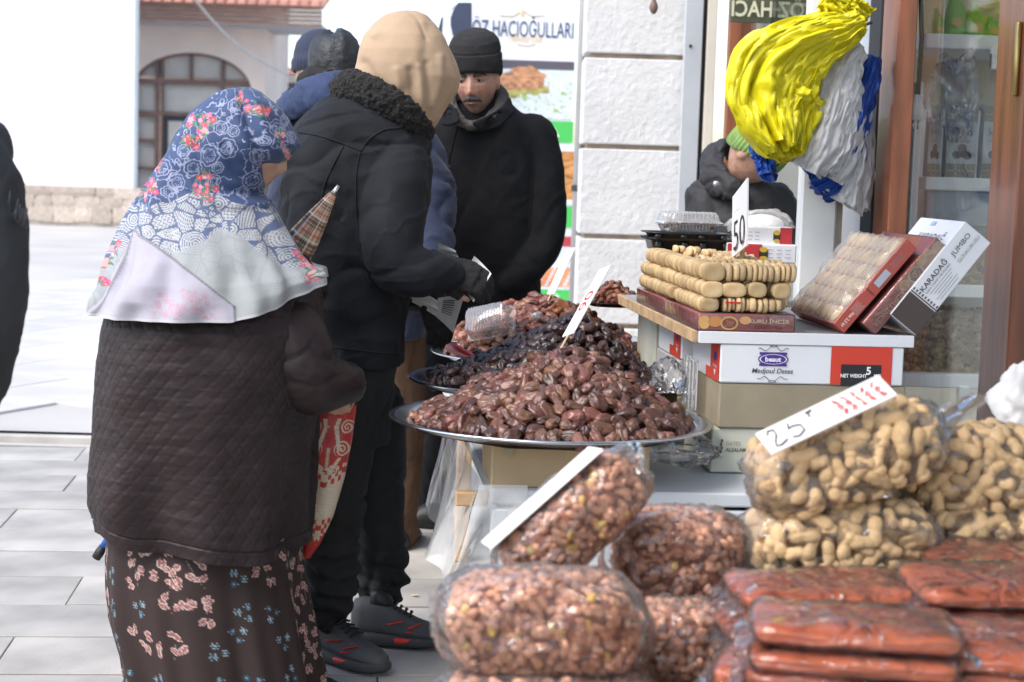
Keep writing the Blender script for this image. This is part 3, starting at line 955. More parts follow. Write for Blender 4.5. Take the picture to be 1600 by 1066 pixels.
def heap_points(fn, c, r, sp, rg):
    pts = []
    n = int(2 * r / sp) + 2
    for j in range(n):
        for i in range(n):
            x = c[0] - r + (i + .5 * (j % 2)) * sp + rg.uniform(-.3, .3) * sp
            y = c[1] - r + j * sp * .9 + rg.uniform(-.3, .3) * sp
            if (x - c[0]) ** 2 + (y - c[1]) ** 2 < r * r: pts.append((x, y))
    pts = np.array(pts)
    e = .004
    z = fn(pts[:, 0], pts[:, 1])
    zx = (fn(pts[:, 0] + e, pts[:, 1]) - z) / e; zy = (fn(pts[:, 0], pts[:, 1] + e) - z) / e
    nr = np.stack((-zx, -zy, np.ones(len(z))), 1); nr /= np.linalg.norm(nr, axis=1)[:, None]
    return np.column_stack((pts, z)), nr
def heap_bed(fn, c, r, drop):
    rr = np.linspace(0.001, r, 14); th = np.linspace(0, 2 * PI, 40, endpoint=False)
    X = c[0] + np.outer(rr, np.cos(th)); Y = c[1] + np.outer(rr, np.sin(th))
    Z = fn(X.ravel(), Y.ravel()).reshape(X.shape) - drop
    return np.stack((X, Y, Z), -1)
HEAPS = [
    (c1, tz[0] + .006, .295, .150, (.045, .05), 1.15, 'date_brown', .0285, 1.0),
    (c2, tz[1] + .006, .290, .175, (.10, .02), 1.2, 'date_dark', .0285, .93),
    (c3, tz[2] + .006, .28, .150, (.05, .0), 1.2, 'date_amber', .0285, .9),
    (c4, tz[3] + .006, .285, .130, (.02, .0), 1.2, 'date_pink', .028, .88),
]
HL = ['glossy brown date in the front heap', 'near-black date in the second heap', 'amber date in the third heap', 'pinkish brown date in the far heap']
singles = []
for hi, (c, z0, r, h, off, pw, mat, sp, scl) in enumerate(HEAPS):
    rg = np.random.default_rng(100 + hi)
    fn = heap_fn(c, z0, r, h, off, pw, hi)
    pts, nr = heap_points(fn, c, r, sp, rg)
    pts[:, 2] += rg.uniform(-.003, .006, len(pts)) + .004
    view = ((CAM - pts) * nr).sum(1) / np.linalg.norm(CAM - pts, axis=1)
    order = np.argsort(-view)
    take = set()
    if hi == 0: take = set(order[:215].tolist())
    elif hi == 1: take = set(order[:85].tolist())
    bulk = MB()
    bulk.grid(heap_bed(fn, c, r + .006, .007), close_u=True, flip=False)
    mes = [dmesh(k, mat) for k in range(7)]
    for i in range(len(pts)):
        rot = rand_rot(nr[i], .38, rg); s_ = scl * rg.uniform(.78, 1.24); k = int(rg.integers(7))
        p = pts[i]
        if rg.random() < .12: p = p + nr[i] * .010
        if i in take:
            o = bpy.data.objects.new('date', mes[k]); COL.objects.link(o)
            mw = np.eye(4); mw[:3, :3] = rot * s_; mw[:3, 3] = p
            o.matrix_world = Matrix(mw.tolist())
            tag(o, ('glossy brown date lying in the heap on the nearest round tray', 'near-black date lying in the heap on the second tray')[hi], 'date',
                ('brown dates on the nearest tray', 'black dates on the second tray')[hi])
        else:
            f0 = bulk.n
            q = DG[k].reshape(-1, 3) * s_ @ rot.T + p
            bulk.loft(q.reshape(DG[k].shape))
    lb = ['the rest of the glossy brown date heap on the nearest tray', 'the rest of the black date heap on the second tray',
          'heap of amber dates on the third tray', 'heap of pinkish brown dates on the farthest tray'][hi]
    # joined dates vary in tone through a per-island colour
    bulk.build('date_heap', mat, None, label=lb, cat='dates', kind='stuff')

# small plate of dates standing on the back corner of the shelf
pc = P(958, 468, 4.98)
tray(pc[0], pc[1], pc[2] - .012, .085, 'small dark plate of red dates at the back of the shelf', 'black_plastic')
rg = np.random.default_rng(5)
t = MB()
fn = heap_fn(pc, pc[2] - .008, .075, .06, (0, 0), 1.0, 3)
pts, nr = heap_points(fn, pc, .07, .02, rg)
t.grid(heap_bed(fn, pc, .07, .012), close_u=True)
for i in range(len(pts)):
    t.loft((DG[i % 7].reshape(-1, 3) * .75 @ rand_rot(nr[i], .6, rg).T + pts[i]).reshape(DG[0].shape))
t.build('date_heap', 'date_amber', None, label='little pile of red dates on the small dark plate', cat='dates', kind='stuff')

# ---- clear plastic punnet lying on the dates
def punnet(c, size, rot, label, ribs=12, name='plastic_punnet', group=None):
    o = thing(name, label, 'punnet', c, group)
    L, W, H = size
    nu = 96; nv = 14
    rings = []
    for k, (zz, s_) in enumerate(((0, .80), (.02, .86), (.3, .90), (.85, .97), (.9, 1.0), (.92, 1.08), (.97, 1.08), (1.0, 1.07))):
        rg_ = ring((0, 0, zz * H), L / 2 * s_, W / 2 * s_, nu, ex=6)
        if k in (1, 2, 3): rg_[:, :2] *= (1 + .018 * np.sign(np.sin(np.linspace(0, 2 * PI, nu, endpoint=False) * ribs * 2)))[:, None]
        rings.append(rg_)
    g = np.array(rings)
    t = MB(); t.grid(g.reshape(-1, 3).dot(np.asarray(rot).T).reshape(g.shape) + np.asarray(c), close_u=True); t.f.append([i for i in range(nu)][::-1])
    b = t.build('tub', 'clamshell', o)
    for k in range(ribs):
        x = (k + .5) / ribs * L * .78 - L * .39
        t = MB(); t.tube(np.array([(x, -W * .46, H * .86), (x, -W * .42, .0), (x, W * .42, .0), (x, W * .46, H * .86)]) @ np.asarray(rot).T + np.asarray(c), .0016, 6)
        t.build('rib', 'clamshell', b)
    return o
a_ = P(722, 505, 4.86); b_ = P(797, 490, 4.80)
d = b_ - a_; d /= np.linalg.norm(d)
nrm = np.array((-.25, -.72, .45)); nrm -= d * (nrm @ d); nrm /= np.linalg.norm(nrm)
rot = np.stack((d, np.cross(-nrm, d), -nrm), 1)
punnet((a_ + b_) / 2 + nrm * .012, (.138, .085, .05), rot, 'clear ribbed plastic punnet lying on its side on the dates')
t = MB(); q = P(829, 495, 4.85); t.tube([q, q + (.03, .0, .004)], [.010, .010], 12); t.tube([q + (.012, 0, .001), q + (.018, 0, .002)], [.012, .012], 12)
t.build('plastic_cup', 'clamshell', None, label='tiny clear cup half sunk in the amber dates', cat='cup')
# red scoop handle
a_, b_ = P(702, 541, 4.62), P(738, 559, 4.50)
t = MB(); t.tube([a_, a_ + (b_ - a_) * .1, b_, b_ + (b_ - a_) * .5], [.0135, .0145, .010, .006], 16)
t.build('scoop_handle', 'red_plastic', None, label='red plastic scoop handle sticking out of the black dates', cat='scoop')

# ---- price sticks in the dates
def stick(p0, p1, wd, label, mat='paper_white', wid_dir=(1, 0, 0), foot=.25):
    o = thing('price_stick', label, 'price sign', p0, 'price sticks in the dates')
    d = p1 - p0; u = d / np.linalg.norm(d)
    wv = np.array(wid_dir, float); wv -= u * (wv @ u); wv /= np.linalg.norm(wv)
    nv_ = np.cross(wv, u)
    rot = np.stack((wv, u, nv_), 1)
    L = np.linalg.norm(d)
    t = MB(); t.box(p0 + d * (foot / 2), (.008, L * foot * 1.05, .003), rot, .0008); t.build('stick', 'stick_wood', o, smooth=False)
    t = MB(); t.box(p0 + d * (foot + (1 - foot) / 2) , (wd, L * (1 - foot), .004), rot, .001); c = t.build('card', mat, o, smooth=False)
    return o, rot, L
o, rot, L = stick(P(876, 545, 3.93), P(946, 418, 4.02), .06, 'white price card on a stick standing in the front brown dates', wid_dir=(.30, -1, 0.1), foot=.16)
ax_, ay_ = rot[:, 0], rot[:, 1]
t = MB(); cc = (P(876, 545, 3.93) * .42 + P(946, 418, 4.02) * .58)
lettering(t, '90', cc, ay_, -ax_, h=.04, lift=.0026, col=(.5, .05, .05)); t.build('figures', 'print', o, smooth=False, colors=True)
stick(P(856, 470, 5.2), P(893, 388, 5.25), .055, 'white price card on a stick in the far pinkish dates', wid_dir=(.35, -1, 0), foot=.12)

# ================================================================== box stack and shelf at the right end
FRX = P(1122, 640, 3.85)[0]
def bp(x, y, z): return np.array((FRX, 3.85, 0)) + BX * x + AX * y + UP * z
zsh = P(1262, 540, 3.85)[2]                            # underside of the shelf
z3 = P(1262, 603, 3.85)[2]; z2 = P(1262, 674, 3.85)[2]
W3 = 322 * S(3.85) * .92
fx, fy, fz = BX, UP, -AX                                # reading directions of front faces
def fbx(name, label, x0, x1, y0, dep, z0, z1, mat, group='boxes stacked under the shelf'):
    return carton(bp((x0 + x1) / 2, y0 + dep / 2, (z0 + z1) / 2), (x1 - x0, dep, z1 - z0 - .002), mat, label, name=name, group=group)
b1 = fbx('cardboard_box', 'cream date carton at the bottom of the stack under the shelf', -.01, .40, .012, .3, TZ + .002, z2, 'cream_card')
t = MB(); cc = bp(.028, .012, (TZ + z2) / 2 + .017)
lettering(t, 'DATES', cc + BX * .012, fx, fy, w=.032, h=.009, lift=.003, col=(.25, .24, .16))
lettering(t, 'ALSALAM', cc + BX * .018 - UP * .014, fx, fy, w=.045, h=.009, lift=.003, bold=.02, col=(.10, .10, .08))
for k in range(4):
    disc2d(t, cc + BX * (-.014 - .002 * (k % 2)) + UP * (.006 - k * .008), fx, fy, .0028, .0042, .003, col=(.12, .10, .07))
t.build('print', 'print', b1, smooth=False, colors=True)
b2 = fbx('cardboard_box', 'olive brown carton between the cream carton and the white red date box', 0.002, .425, .003, .3, z2, z3, 'olive_card')
b3 = fbx('date_box', 'white and orange-red five kilo date box right under the shelf', 0, W3, 0, .3, z3, zsh - .002, 'white_card')
t = MB()
h3 = zsh - z3; zc3 = (z3 + zsh) / 2
RED = (.62, .05, .025); PUR = (.07, .03, .24)
xr0, xr1 = W3 * .60, W3 * .935
quad2d(t, bp((xr0 + xr1) / 2, 0, zc3), fx, fy, xr1 - xr0, h3 - .004, .0015, col=RED)
quad2d(t, bp(xr0 + (xr1 - xr0) * .5, 0, zc3 - h3 * .23), fx, fy, (xr1 - xr0) * .66, h3 * .52, .0022, col=(.018, .018, .02))
lettering(t, 'NET WEIGHT', bp(xr0 + (xr1 - xr0) * .38, 0, zc3 - h3 * .25), fx, fy, w=.060, h=.0085, lift=.003, bold=.03, col=(.85, .85, .85))
lettering(t, '5', bp(xr0 + (xr1 - xr0) * .62, 0, zc3 - h3 * .12), fx, fy, h=.018, lift=.003, bold=.03, col=(.85, .85, .85))
lettering(t, 'KG', bp(xr0 + (xr1 - xr0) * .77, 0, zc3 - h3 * .25), fx, fy, h=.009, lift=.003, bold=.03, col=(.85, .85, .85))
t.build('weight_print', 'print', b3, smooth=False, colors=True)
t = MB()
lc = bp(W3 * .285, 0, zc3 + h3 * .12)
disc2d(t, lc, fx, fy, .034, .0155, .002, 32, col=PUR)
for s_ in (-1, 1): quad2d(t, lc + UP * s_ * .0125, fx, fy, .062, .006, .0018, col=PUR)
disc2d(t, lc, fx, fy, .031, .0112, .0026, 32, inner=.92, col=(.8, .8, .82))
lettering(t, 'beaut', lc, fx, fy, w=.036, h=.011, lift=.003, bold=.03, col=(.85, .85, .87))
lettering(t, 'Medjoul Dates', bp(W3 * .285, 0, zc3 - h3 * .19), fx, fy, w=.092, h=.0145, lift=.002, slant=.2, bold=.008, col=(.05, .05, .06))
for s_, zz in ((1, h3 * .40), (-1, -h3 * .38)):
    for q in (-1, 1):
        pts = [bp(W3 * .285 + q * (.004 + .03 * a_), 0, zc3 + zz - s_ * .005 * a_ + s_ * .004 * math.cos(a_ * 7)) - AX * .002 for a_ in np.linspace(0, 1, 12)]
        t.tube(pts, .0007, 4, col=(.12, .11, .12))
        pts = [bp(W3 * .285 + q * .008 * math.sin(a_), 0, zc3 + zz + s_ * (.002 + .005 * math.cos(a_ * .5))) - AX * .002 for a_ in np.linspace(0, PI, 10)]
        t.tube(pts, .0007, 4, col=(.12, .11, .12))
t.build('brand_print', 'print', b3, smooth=False, colors=True)
# printed left end of the box: red with a white flap corner
def side_print(o, x, y0, dep, z0, z1):
    t = MB(); sx, sy, sn = -AX, UP, -BX
    quad2d(t, bp(x, y0 + dep * .62, (z0 + z1) / 2), sx, sy, dep * .72, z1 - z0 - .004, .0015, col=(.72, .72, .74))
    quad2d(t, bp(x, y0 + dep * .16, (z0 + z1) / 2), sx, sy, dep * .30, z1 - z0 - .004, .0016, col=RED)
    quad2d(t, bp(x, y0 + dep * .24, z0 + .014), sx, sy, dep * .46, .024, .0017, col=RED)
    disc2d(t, bp(x, y0 + dep * .14, (z0 + z1) / 2 + .012), sx, sy, .016, .010, .0025, col=PUR)
    lettering(t, 'Medjoul', bp(x, y0 + dep * .14, (z0 + z1) / 2 - .01), sx, sy, w=.04, h=.01, lift=.0025, col=(.8, .7, .7))
    t.add([bp(x, y0 + dep * .10, z0 + .026) - BX * .0025, bp(x, y0 + dep * .14, z0 + .012) - BX * .0025, bp(x, y0 + dep * .18, z0 + .026) - BX * .0025], [[0, 1, 2]], (.8, .72, .72))
    t.build('end_print', 'print', o, smooth=False, colors=True)
side_print(b3, 0, 0, .3, z3, zsh - .002)
# second stack behind, its left ends in view
YB2 = .42
zz3 = z3 + .004; zz2 = z3 - .085
b4 = fbx('date_box', 'white and orange-red date box at the back of the shelf stack', -.005, W3, YB2, .3, zz3, zsh - .002, 'white_card')
side_print(b4, -.005, YB2, .3, zz3, zsh - .002)
b5 = fbx('cardboard_box', 'scuffed pale carton under the rear red date box', -.01, .41, YB2, .3, zz2, zz3, 'grey_card')
b6 = fbx('cardboard_box', 'brown carton at the bottom of the rear stack', -.01, .41, YB2, .3, TZ + .002, zz2, 'kraft')
b7 = fbx('cardboard_box', 'pale carton upright at the far end under the shelf', .0, .35, .80, .28, TZ + .002, zsh - .002, 'cream_card')
# plastic sleeves stuffed between tray and boxes
def crumple(name, c, r, label, mat='clear_film', seed=1, amp=.35, n=40):
    t = MB(); th = np.linspace(0, 2 * PI, n, endpoint=False); ph = np.linspace(-PI / 2 + .03, PI / 2 - .03, n // 2)
    d = np.stack([np.outer(np.cos(ph), np.cos(th)), np.outer(np.cos(ph), np.sin(th)), np.outer(np.sin(ph), np.ones(n))], -1)
    q = d.reshape(-1, 3)
    k = 1 + amp * fbm(q * 2.2 + seed * 7, seed, 3) + .25 * amp * np.abs(vnoise(q * 7, seed + 4))
    t.loft((q * k[:, None] * np.asarray(r)).reshape(d.shape) + np.asarray(c))
    return t.build(name, mat, None, label=label, cat='plastic bag')
crumple('plastic_bag', P(1042, 588, 4.12), (.035, .05, .035), 'crumpled clear plastic bag tucked behind the front date heap', seed=2)
crumple('plastic_bag', P(1065, 706, 3.80), (.075, .06, .032), 'crumpled clear plastic under the right edge of the front tray', seed=4)
t = MB()
uu, vv = np.meshgrid(np.linspace(0, 1, 24), np.linspace(0, 1, 16))
c_ = bp(-.012, .13, 0)
g = c_ + (uu * .13)[..., None] * AX * 1.3 + (-.01 - .008 * np.sin(uu * 30))[..., None] * BX + ((z2 + .02) + vv * .11 + .006 * np.sin(uu * 12))[..., None] * UP
t.grid(g); t.build('plastic_sleeve', 'sheet_plastic', None, label='grey clear plastic sleeve hanging down the left side of the box stack', cat='plastic bag')

# ---- shelf board on top
SH_T = P(1262, 523.5, 3.85)[2]
lx = P(1089, 530, 3.85)[0] - FRX; rx_ = P(1437, 535, 3.85)[0] - FRX
sf = thing('shelf_board', 'wide white-edged board laid over the date boxes, figs on top', 'shelf', bp(.2, .5, zsh))
t = MB(); t.box(bp((lx + rx_) / 2, .555, (zsh + SH_T) / 2), (rx_ - lx, 1.10, SH_T - zsh), STALL_ROT, .002); t.build('board', 'shelf_top', sf, smooth=False)
t = MB(); t.box(bp((lx + rx_) / 2 + .001, .001, (zsh + SH_T) / 2), (rx_ - lx - .004, .008, SH_T - zsh + .003), STALL_ROT, .001); t.build('front_edge', 'white_card', sf, smooth=False)
t = MB(); t.box(bp(lx - .003, .558, (zsh + SH_T) / 2), (.008, 1.105, SH_T - zsh + .003), STALL_ROT, .001); t.build('side_edge', 'raw_board', sf, smooth=False)
# right and rear supports out of sight
for x, y in ((rx_ - .03, .9), (rx_ - .03, .12)):
    t = MB(); t.box(bp(x, y, (TZ + zsh) / 2), (.03, .05, zsh - TZ), STALL_ROT, .002); t.build('support', 'raw_board', sf, smooth=False)
# ================================================================== dried figs on the shelf
pmat('fig', (.44, .29, .13), .75, 0, 22, .5, 120, c2=(.64, .47, .26), rnd=.24, bdist=.0015)
pmat('fig_red', None, .4, .05, 8, attr=True, coat=.2)
FIGRED = (.46, .06, .045)
FX0 = lx + .004
def fp(x, y, z): return bp(FX0 + x, y, SH_T + z)
for k, (y0, dp, lb) in enumerate(((.012, .40, 'front red fig carton wrapped in film, at the bottom of the fig stack'), (.425, .40, 'rear red fig carton wrapped in film under the fig stack'))):
    o = carton(fp(.108, y0 + dp / 2, .0205), (.216, dp, .038), 'fig_red', lb, name='fig_carton', group='red fig cartons on the shelf')
    cart = o.children[0]
    set_colors(cart.data, np.repeat(np.array([FIGRED]), len(cart.data.vertices), 0))
    t = MB(); t.box(fp(.108, y0 + dp / 2, .021), (.220, dp + .003, .041), STALL_ROT, .004, 2); t.build('film_wrap', 'clear_film', o)
    if k == 0:
        t = MB(); cc = fp(0, y0, .0205)
        for (x, z_, r1, r2, cl) in ((.012, .0, .013, .015, (.60, .34, .12)), (.036, .002, .016, .012, (.50, .22, .07)), (.068, -.001, .020, .0155, (.55, .30, .10)), (.104, .006, .013, .009, (.55, .28, .11))):
            disc2d(t, cc + BX * x + UP * z_, fx, fy, r1, r2, .0022 + x * .004, col=cl)
        disc2d(t, cc + BX * .068 - UP * .001, fx, fy, .016, .0115, .0032, col=(.16, .05, .04))
        for q in np.random.default_rng(2).uniform(-1, 1, (26, 2)):
            disc2d(t, cc + BX * (.068 + q[0] * .010) + UP * (q[1] * .007 - .001), fx, fy, .0012, .001, .0037, 6, col=(.42, .2, .1))
        lettering(t, 'KURU İNCİR', cc + BX * .158 + UP * .006, fx, fy, w=.092, h=.0115, lift=.003, bold=.02, col=(.50, .38, .26))
        lettering(t, 'DRIED FIGS', cc + BX * .158 - UP * .009, fx, fy, w=.06, h=.0075, lift=.003, col=(.13, .02, .02))
        t.build('print', 'print_gloss', o, smooth=False, colors=True)
def fig_mesh(k):
    rg_ = np.random.default_rng(k)
    w_, h_, th_ = .05 * rg_.uniform(.9, 1.08), .034 * rg_.uniform(.9, 1.08), .0135
    rings = []
    for xx, s_ in ((-.5, .45), (-.47, .78), (-.28, .97), (.28, 1.0), (.47, .80), (.5, .42)):
        g = ring((0, 0, 0), w_ / 2 * s_, h_ / 2 * s_, 18, ex=2.9)
        g = np.stack((np.full(18, xx * th_), g[:, 0], g[:, 1]), 1)
        g[:, 1:] *= (1 + .05 * vnoise(np.stack((g[:, 0] * 0 + k, g[:, 1] * 70, g[:, 2] * 70), 1), k))[:, None]
        rings.append(g)
    return np.array(rings)
FG = [fig_mesh(k) for k in range(6)]
fig_mes = []
for k in range(6):
    me = MB().loft(FG[k]).mesh('dried_fig'); me.materials.append(M['fig']); fig_mes.append(me)
fr = random.Random(12)
def strand(p0, direction, n, side, label, group, stuff=None, hs=1.0, pitch=.0128):
    d = np.asarray(direction, float); s_ = np.asarray(side, float)
    p = np.array(p0, float)
    for i in range(n):
        pt = pitch * fr.uniform(.65, 1.4)
        p = p + d * pt / 2
        a = fr.uniform(-.09, .09)
        d2 = d + s_ * a + UP * fr.uniform(-.06, .06); d2 /= np.linalg.norm(d2)
        u2 = UP - d2 * (UP @ d2); u2 /= np.linalg.norm(u2)
        rot = np.stack((d2, np.cross(u2, d2), u2), 1)
        sc_ = np.array((pt / .0128 * .90, fr.uniform(.90, 1.07), hs * fr.uniform(.95, 1.05)))
        q = p + s_ * fr.uniform(-.0015, .0015) + UP * fr.uniform(-.0012, .0012)
        k = fr.randrange(6)
        if stuff is not None:
            stuff.loft((FG[k].reshape(-1, 3) * sc_ @ rot.T + q).reshape(FG[k].shape))
        else:
            o = bpy.data.objects.new('dried_fig', fig_mes[k]); COL.objects.link(o)
            mw = np.eye(4); mw[:3, :3] = rot * sc_; mw[:3, 3] = q
            o.matrix_world = Matrix(mw.tolist()); tag(o, label, 'fig', group)
        p = p + d * pt / 2
g1 = 'pressed figs stacked on the shelf'
zA, zB, zC = .042 + .017, .042 + .051, .042 + .088
rest = MB()
for zz, nm, x0 in ((zA, 'bottom', .0), (zB, 'middle', .004)):
    strand(fp(x0 + .025, .018, zz), AX, 25, BX, f'pressed dried fig in the {nm} left-hand row, front half', f'figs of the {nm} row, front half')
    strand(fp(x0 + .022, .365, zz + .002), AX, 33, BX, f'pressed dried fig in the {nm} left-hand row, back half', f'figs of the {nm} row, back half')
strand(fp(.056, .040, zA), BX, 11, AX, 'pressed dried fig in the bottom crosswise row at the front', 'figs of the bottom front row', hs=.95)
for xx, ww in ((.078, 1), (.131, 1.2), (.187, 1)):
    strand(fp(xx, .018, zB), AX, 3, BX, 'dark-centred dried fig end facing out of the middle layer', 'fig ends of the middle layer')
    strand(fp(xx, .060, zB), AX, 56, BX, '', '', rest)
    strand(fp(xx, .07, zA), AX, 55, BX, '', '', rest)
strand(fp(.032, .022, zC), AX, 54, BX, 'pressed dried fig in the long top left-hand row', 'figs of the top side row', hs=1.15)
strand(fp(.060, .045, zC), BX, 12, AX, 'pressed dried fig in the crosswise top row at the front', 'figs of the top front row', hs=1.15)
for yy in (.10, .155, .21, .265, .32, .375, .43, .485, .54, .6, .66):
    strand(fp(.060, yy, zC + fr.uniform(-.002, .004)), BX, 12, AX, '', '', rest, hs=1.12)
for xx, yy in ((.05, .42), (.085, .40), (.07, .5), (.04, .55)):
    strand(fp(xx, yy, zC + .026), BX, 2, AX, '', '', rest, hs=.6)
rest.build('fig_rows', 'fig', None, label='inner rows of pressed dried figs in the middle of the stack', cat='figs', kind='stuff')
t = MB(); t.box(fp(.075, .012, zA + .006), (.034, .003, .004), STALL_ROT); t.build('red_tie', 'red_plastic', None, smooth=False, label='short red tie across the bottom front figs', cat='tie')

# ---- price card on a stick standing in the figs
p0, p1 = P(1160, 412, 4.20), P(1160, 330, 4.22)
cs = thing('price_card', 'white card with red writing on a wooden stick in the figs', 'price sign', p0)
t = MB(); t.tube([p0, p1], .006, 8); t.build('stick', 'stick_wood', cs)
A_, B_, C_, D_ = P(1146, 403, 4.24), P(1169, 384, 4.06), P(1170, 278, 4.06), P(1147, 308, 4.24)
vdir = (D_ - A_); hdir = (B_ - A_)
t = MB(); t.poly([A_, B_, C_, D_], .004, np.cross(hdir, vdir)); t.build('card', 'paper_white', cs, smooth=False)
hx = hdir / np.linalg.norm(hdir); n_ = np.cross(hx, UP); n_ /= np.linalg.norm(n_); uy = np.cross(n_, hx)
t = MB(); mid = (A_ + B_ + C_ + D_) / 4
sgn = 1 if n_[0] < 0 or n_[1] < 0 else -1
for txt, zz, hh, cl in (('İNCİR', .062, .02, (.45, .03, .05)), ('YENİ', .035, .018, (.45, .03, .05)), ('50', -.03, .07, (.02, .02, .03))):
    lettering(t, txt, mid + uy * zz + n_ * .002, hx, uy, h=hh, w=np.linalg.norm(hdir) * .75, lift=.003, bold=-.01, col=cl)
t.build('writing', 'print', cs, smooth=False, colors=True)

# ================================================================== leaning cartons on the right of the shelf
def lean_box(o_, ang, thick, L, D, mat, name, label, yaw=0.0):
    """o_: lower outer front corner on the board; returns object and frame"""
    l = math.cos(ang) * BX + math.sin(ang) * UP
    n = -math.sin(ang) * BX + math.cos(ang) * UP
    dd = AX
    rot = np.stack((l, dd, n), 1)
    o = thing(name, label, 'box', o_, 'cartons leaning on the shelf')
    c = o_ + l * L / 2 + n * thick / 2 + dd * D / 2
    t = MB(); t.box(c, (L, D, thick), rot, .002)
    b = t.build('carton', mat, o, smooth=False)
    return o, b, l, n, rot, c
ang = R(51)
Yl = 3.90
def shelfpt(px):
    q = P(px, 524, Yl); return np.array((q[0], Yl, SH_T + .001))
# first: fig tray under film
o, b, l, n, rot, c = lean_box(shelfpt(1319), ang, .034, .25, .38, 'fig_red', 'fig_carton', 'film-wrapped tray of pale figs leaning with its red edge towards the camera')
set_colors(b.data, np.repeat(np.array([(.42, .07, .045)]), len(b.data.vertices), 0))
o_ = OFF[o.name]
bed = MB(); rgf = np.random.default_rng(8)
for i in range(6):
    for j in range(9):
        q = o_ + l * (.026 + i * .04) + AX * (.03 + j * .041) + n * .036
        bed.ell(q - n * .002, (.0225, .0225, .008 * rgf.uniform(.7, 1.2)), rot @ rotz(rgf.uniform(0, 3)), 12, 7)
tag(bed.build('figs', 'fig', o), kind='stuff')
uu, vv = np.meshgrid(np.linspace(0, 1, 60), np.linspace(0, 1, 60))
zz = .048 + .006 * fbm(np.stack((uu.ravel() * 5, vv.ravel() * 14, 0 * uu.ravel()), 1), 3).reshape(uu.shape) + .004 * np.abs(vnoise(np.stack((uu.ravel() * 9, vv.ravel() * 26, 0 * uu.ravel()), 1), 9)).reshape(uu.shape)
edge = np.minimum(np.minimum(uu, 1 - uu), np.minimum(vv, 1 - vv)); zz = zz - .014 * (1 - sstep(0, .06, edge))
g = o_ + (uu * .25)[..., None] * l + (vv * .382 - .001)[..., None] * AX + zz[..., None] * n
film('wrap_film', (.98, .97, .94), gloss=.1, bump=.6, sc=20, haze=.2, dist=.006, fres=.4)
t = MB(); t.grid(g); t.build('film_wrap', 'wrap_film', o)
fxl = -l
fyl = np.cross(-AX, fxl)
def strip_print(o, l, n, thick, items):
    t = MB(); base = OFF[o.name]
    for it in items: it(t, base)
    t.build('print', 'print_gloss', o, smooth=False, colors=True)
def lab(t, base):
    c_ = base + n * .017
    quad2d(t, c_ + l * .178, l, -np.cross(l, -AX) * -1, .105, .020, .0012, col=(.62, .62, .64))
    quad2d(t, c_ + l * .108, l, np.cross(-AX, l), .004, .022, .0022, col=(.2, .03, .02))
    quad2d(t, c_ + l * .148, l, np.cross(-AX, l), .042, .017, .0022, col=(.42, .44, .50))
    for k in range(4):
        quad2d(t, c_ + l * .20 + n * (-.006 + k * .004), l, np.cross(-AX, l), .04, .0008, .0022, col=(.25, .25, .27))
    lettering(t, 'Net 2,5 kg', c_ + l * .028, -l, np.cross(-AX, -l), w=.04, h=.0105, lift=.0025, bold=.02, col=(.75, .72, .70))
    for k in range(7):
        quad2d(t, c_ + l * (.062 + .0) + n * (-.010 + k * .0032), l, np.cross(-AX, l), .03 - .004 * (k % 3), .0008, .002, col=(.6, .45, .42))
strip_print(o, l, n, .034, [lab])
# second: fig carton with pictures
o, b, l, n, rot, c = lean_box(shelfpt(1368), ang, .040, .25, .38, 'fig_red', 'fig_carton', 'red fig carton with fig pictures leaning against the white carton')
set_colors(b.data, np.repeat(np.array([FIGRED]), len(b.data.vertices), 0))
def figs(t, base):
    c_ = base + n * .02
    rg_ = np.random.default_rng(4)
    quad2d(t, c_ + l * .185, l, np.cross(-AX, l), .13, .038, .0012, col=(.42, .16, .05))
    for (a_, b_, r_, cl) in ((.235, .004, .016, (.62, .34, .13)), (.205, -.006, .017, (.50, .22, .07)), (.19, .010, .014, (.58, .30, .11)), (.21, .012, .012, (.66, .40, .18)), (.125, .004, .014, (.56, .28, .10)), (.160, .0, .021, (.60, .38, .16))):
        disc2d(t, c_ + l * a_ + n * b_, l, np.cross(-AX, l), r_, r_ * .8, .0018 + rg_.uniform(0, .0004), col=cl)
    disc2d(t, c_ + l * .160, l, np.cross(-AX, l), .0165, .013, .0026, col=(.15, .045, .035))
    for q in rg_.uniform(-1, 1, (26, 2)): disc2d(t, c_ + l * (.160 + q[0] * .011) + n * q[1] * .008, l, np.cross(-AX, l), .0014, .0011, .0031, 6, col=(.42, .2, .1))
    lettering(t, 'KURU İNCİR', c_ + l * .062 - n * .006, -l, np.cross(-AX, -l), w=.10, h=.015, lift=.0025, bold=.02, col=(.52, .40, .22))
    lettering(t, 'DRIED FIGS', c_ + l * .062 + n * .010, -l, np.cross(-AX, -l), w=.085, h=.009, lift=.0025, col=(.14, .02, .02))
strip_print(o, l, n, .04, [figs])
t = MB(); t.box(OFF[o.name] + l * .125 + n * .02 + AX * .19, (.254, .386, .044), rot, .005, 2); t.build('film_wrap', 'clear_film', o)
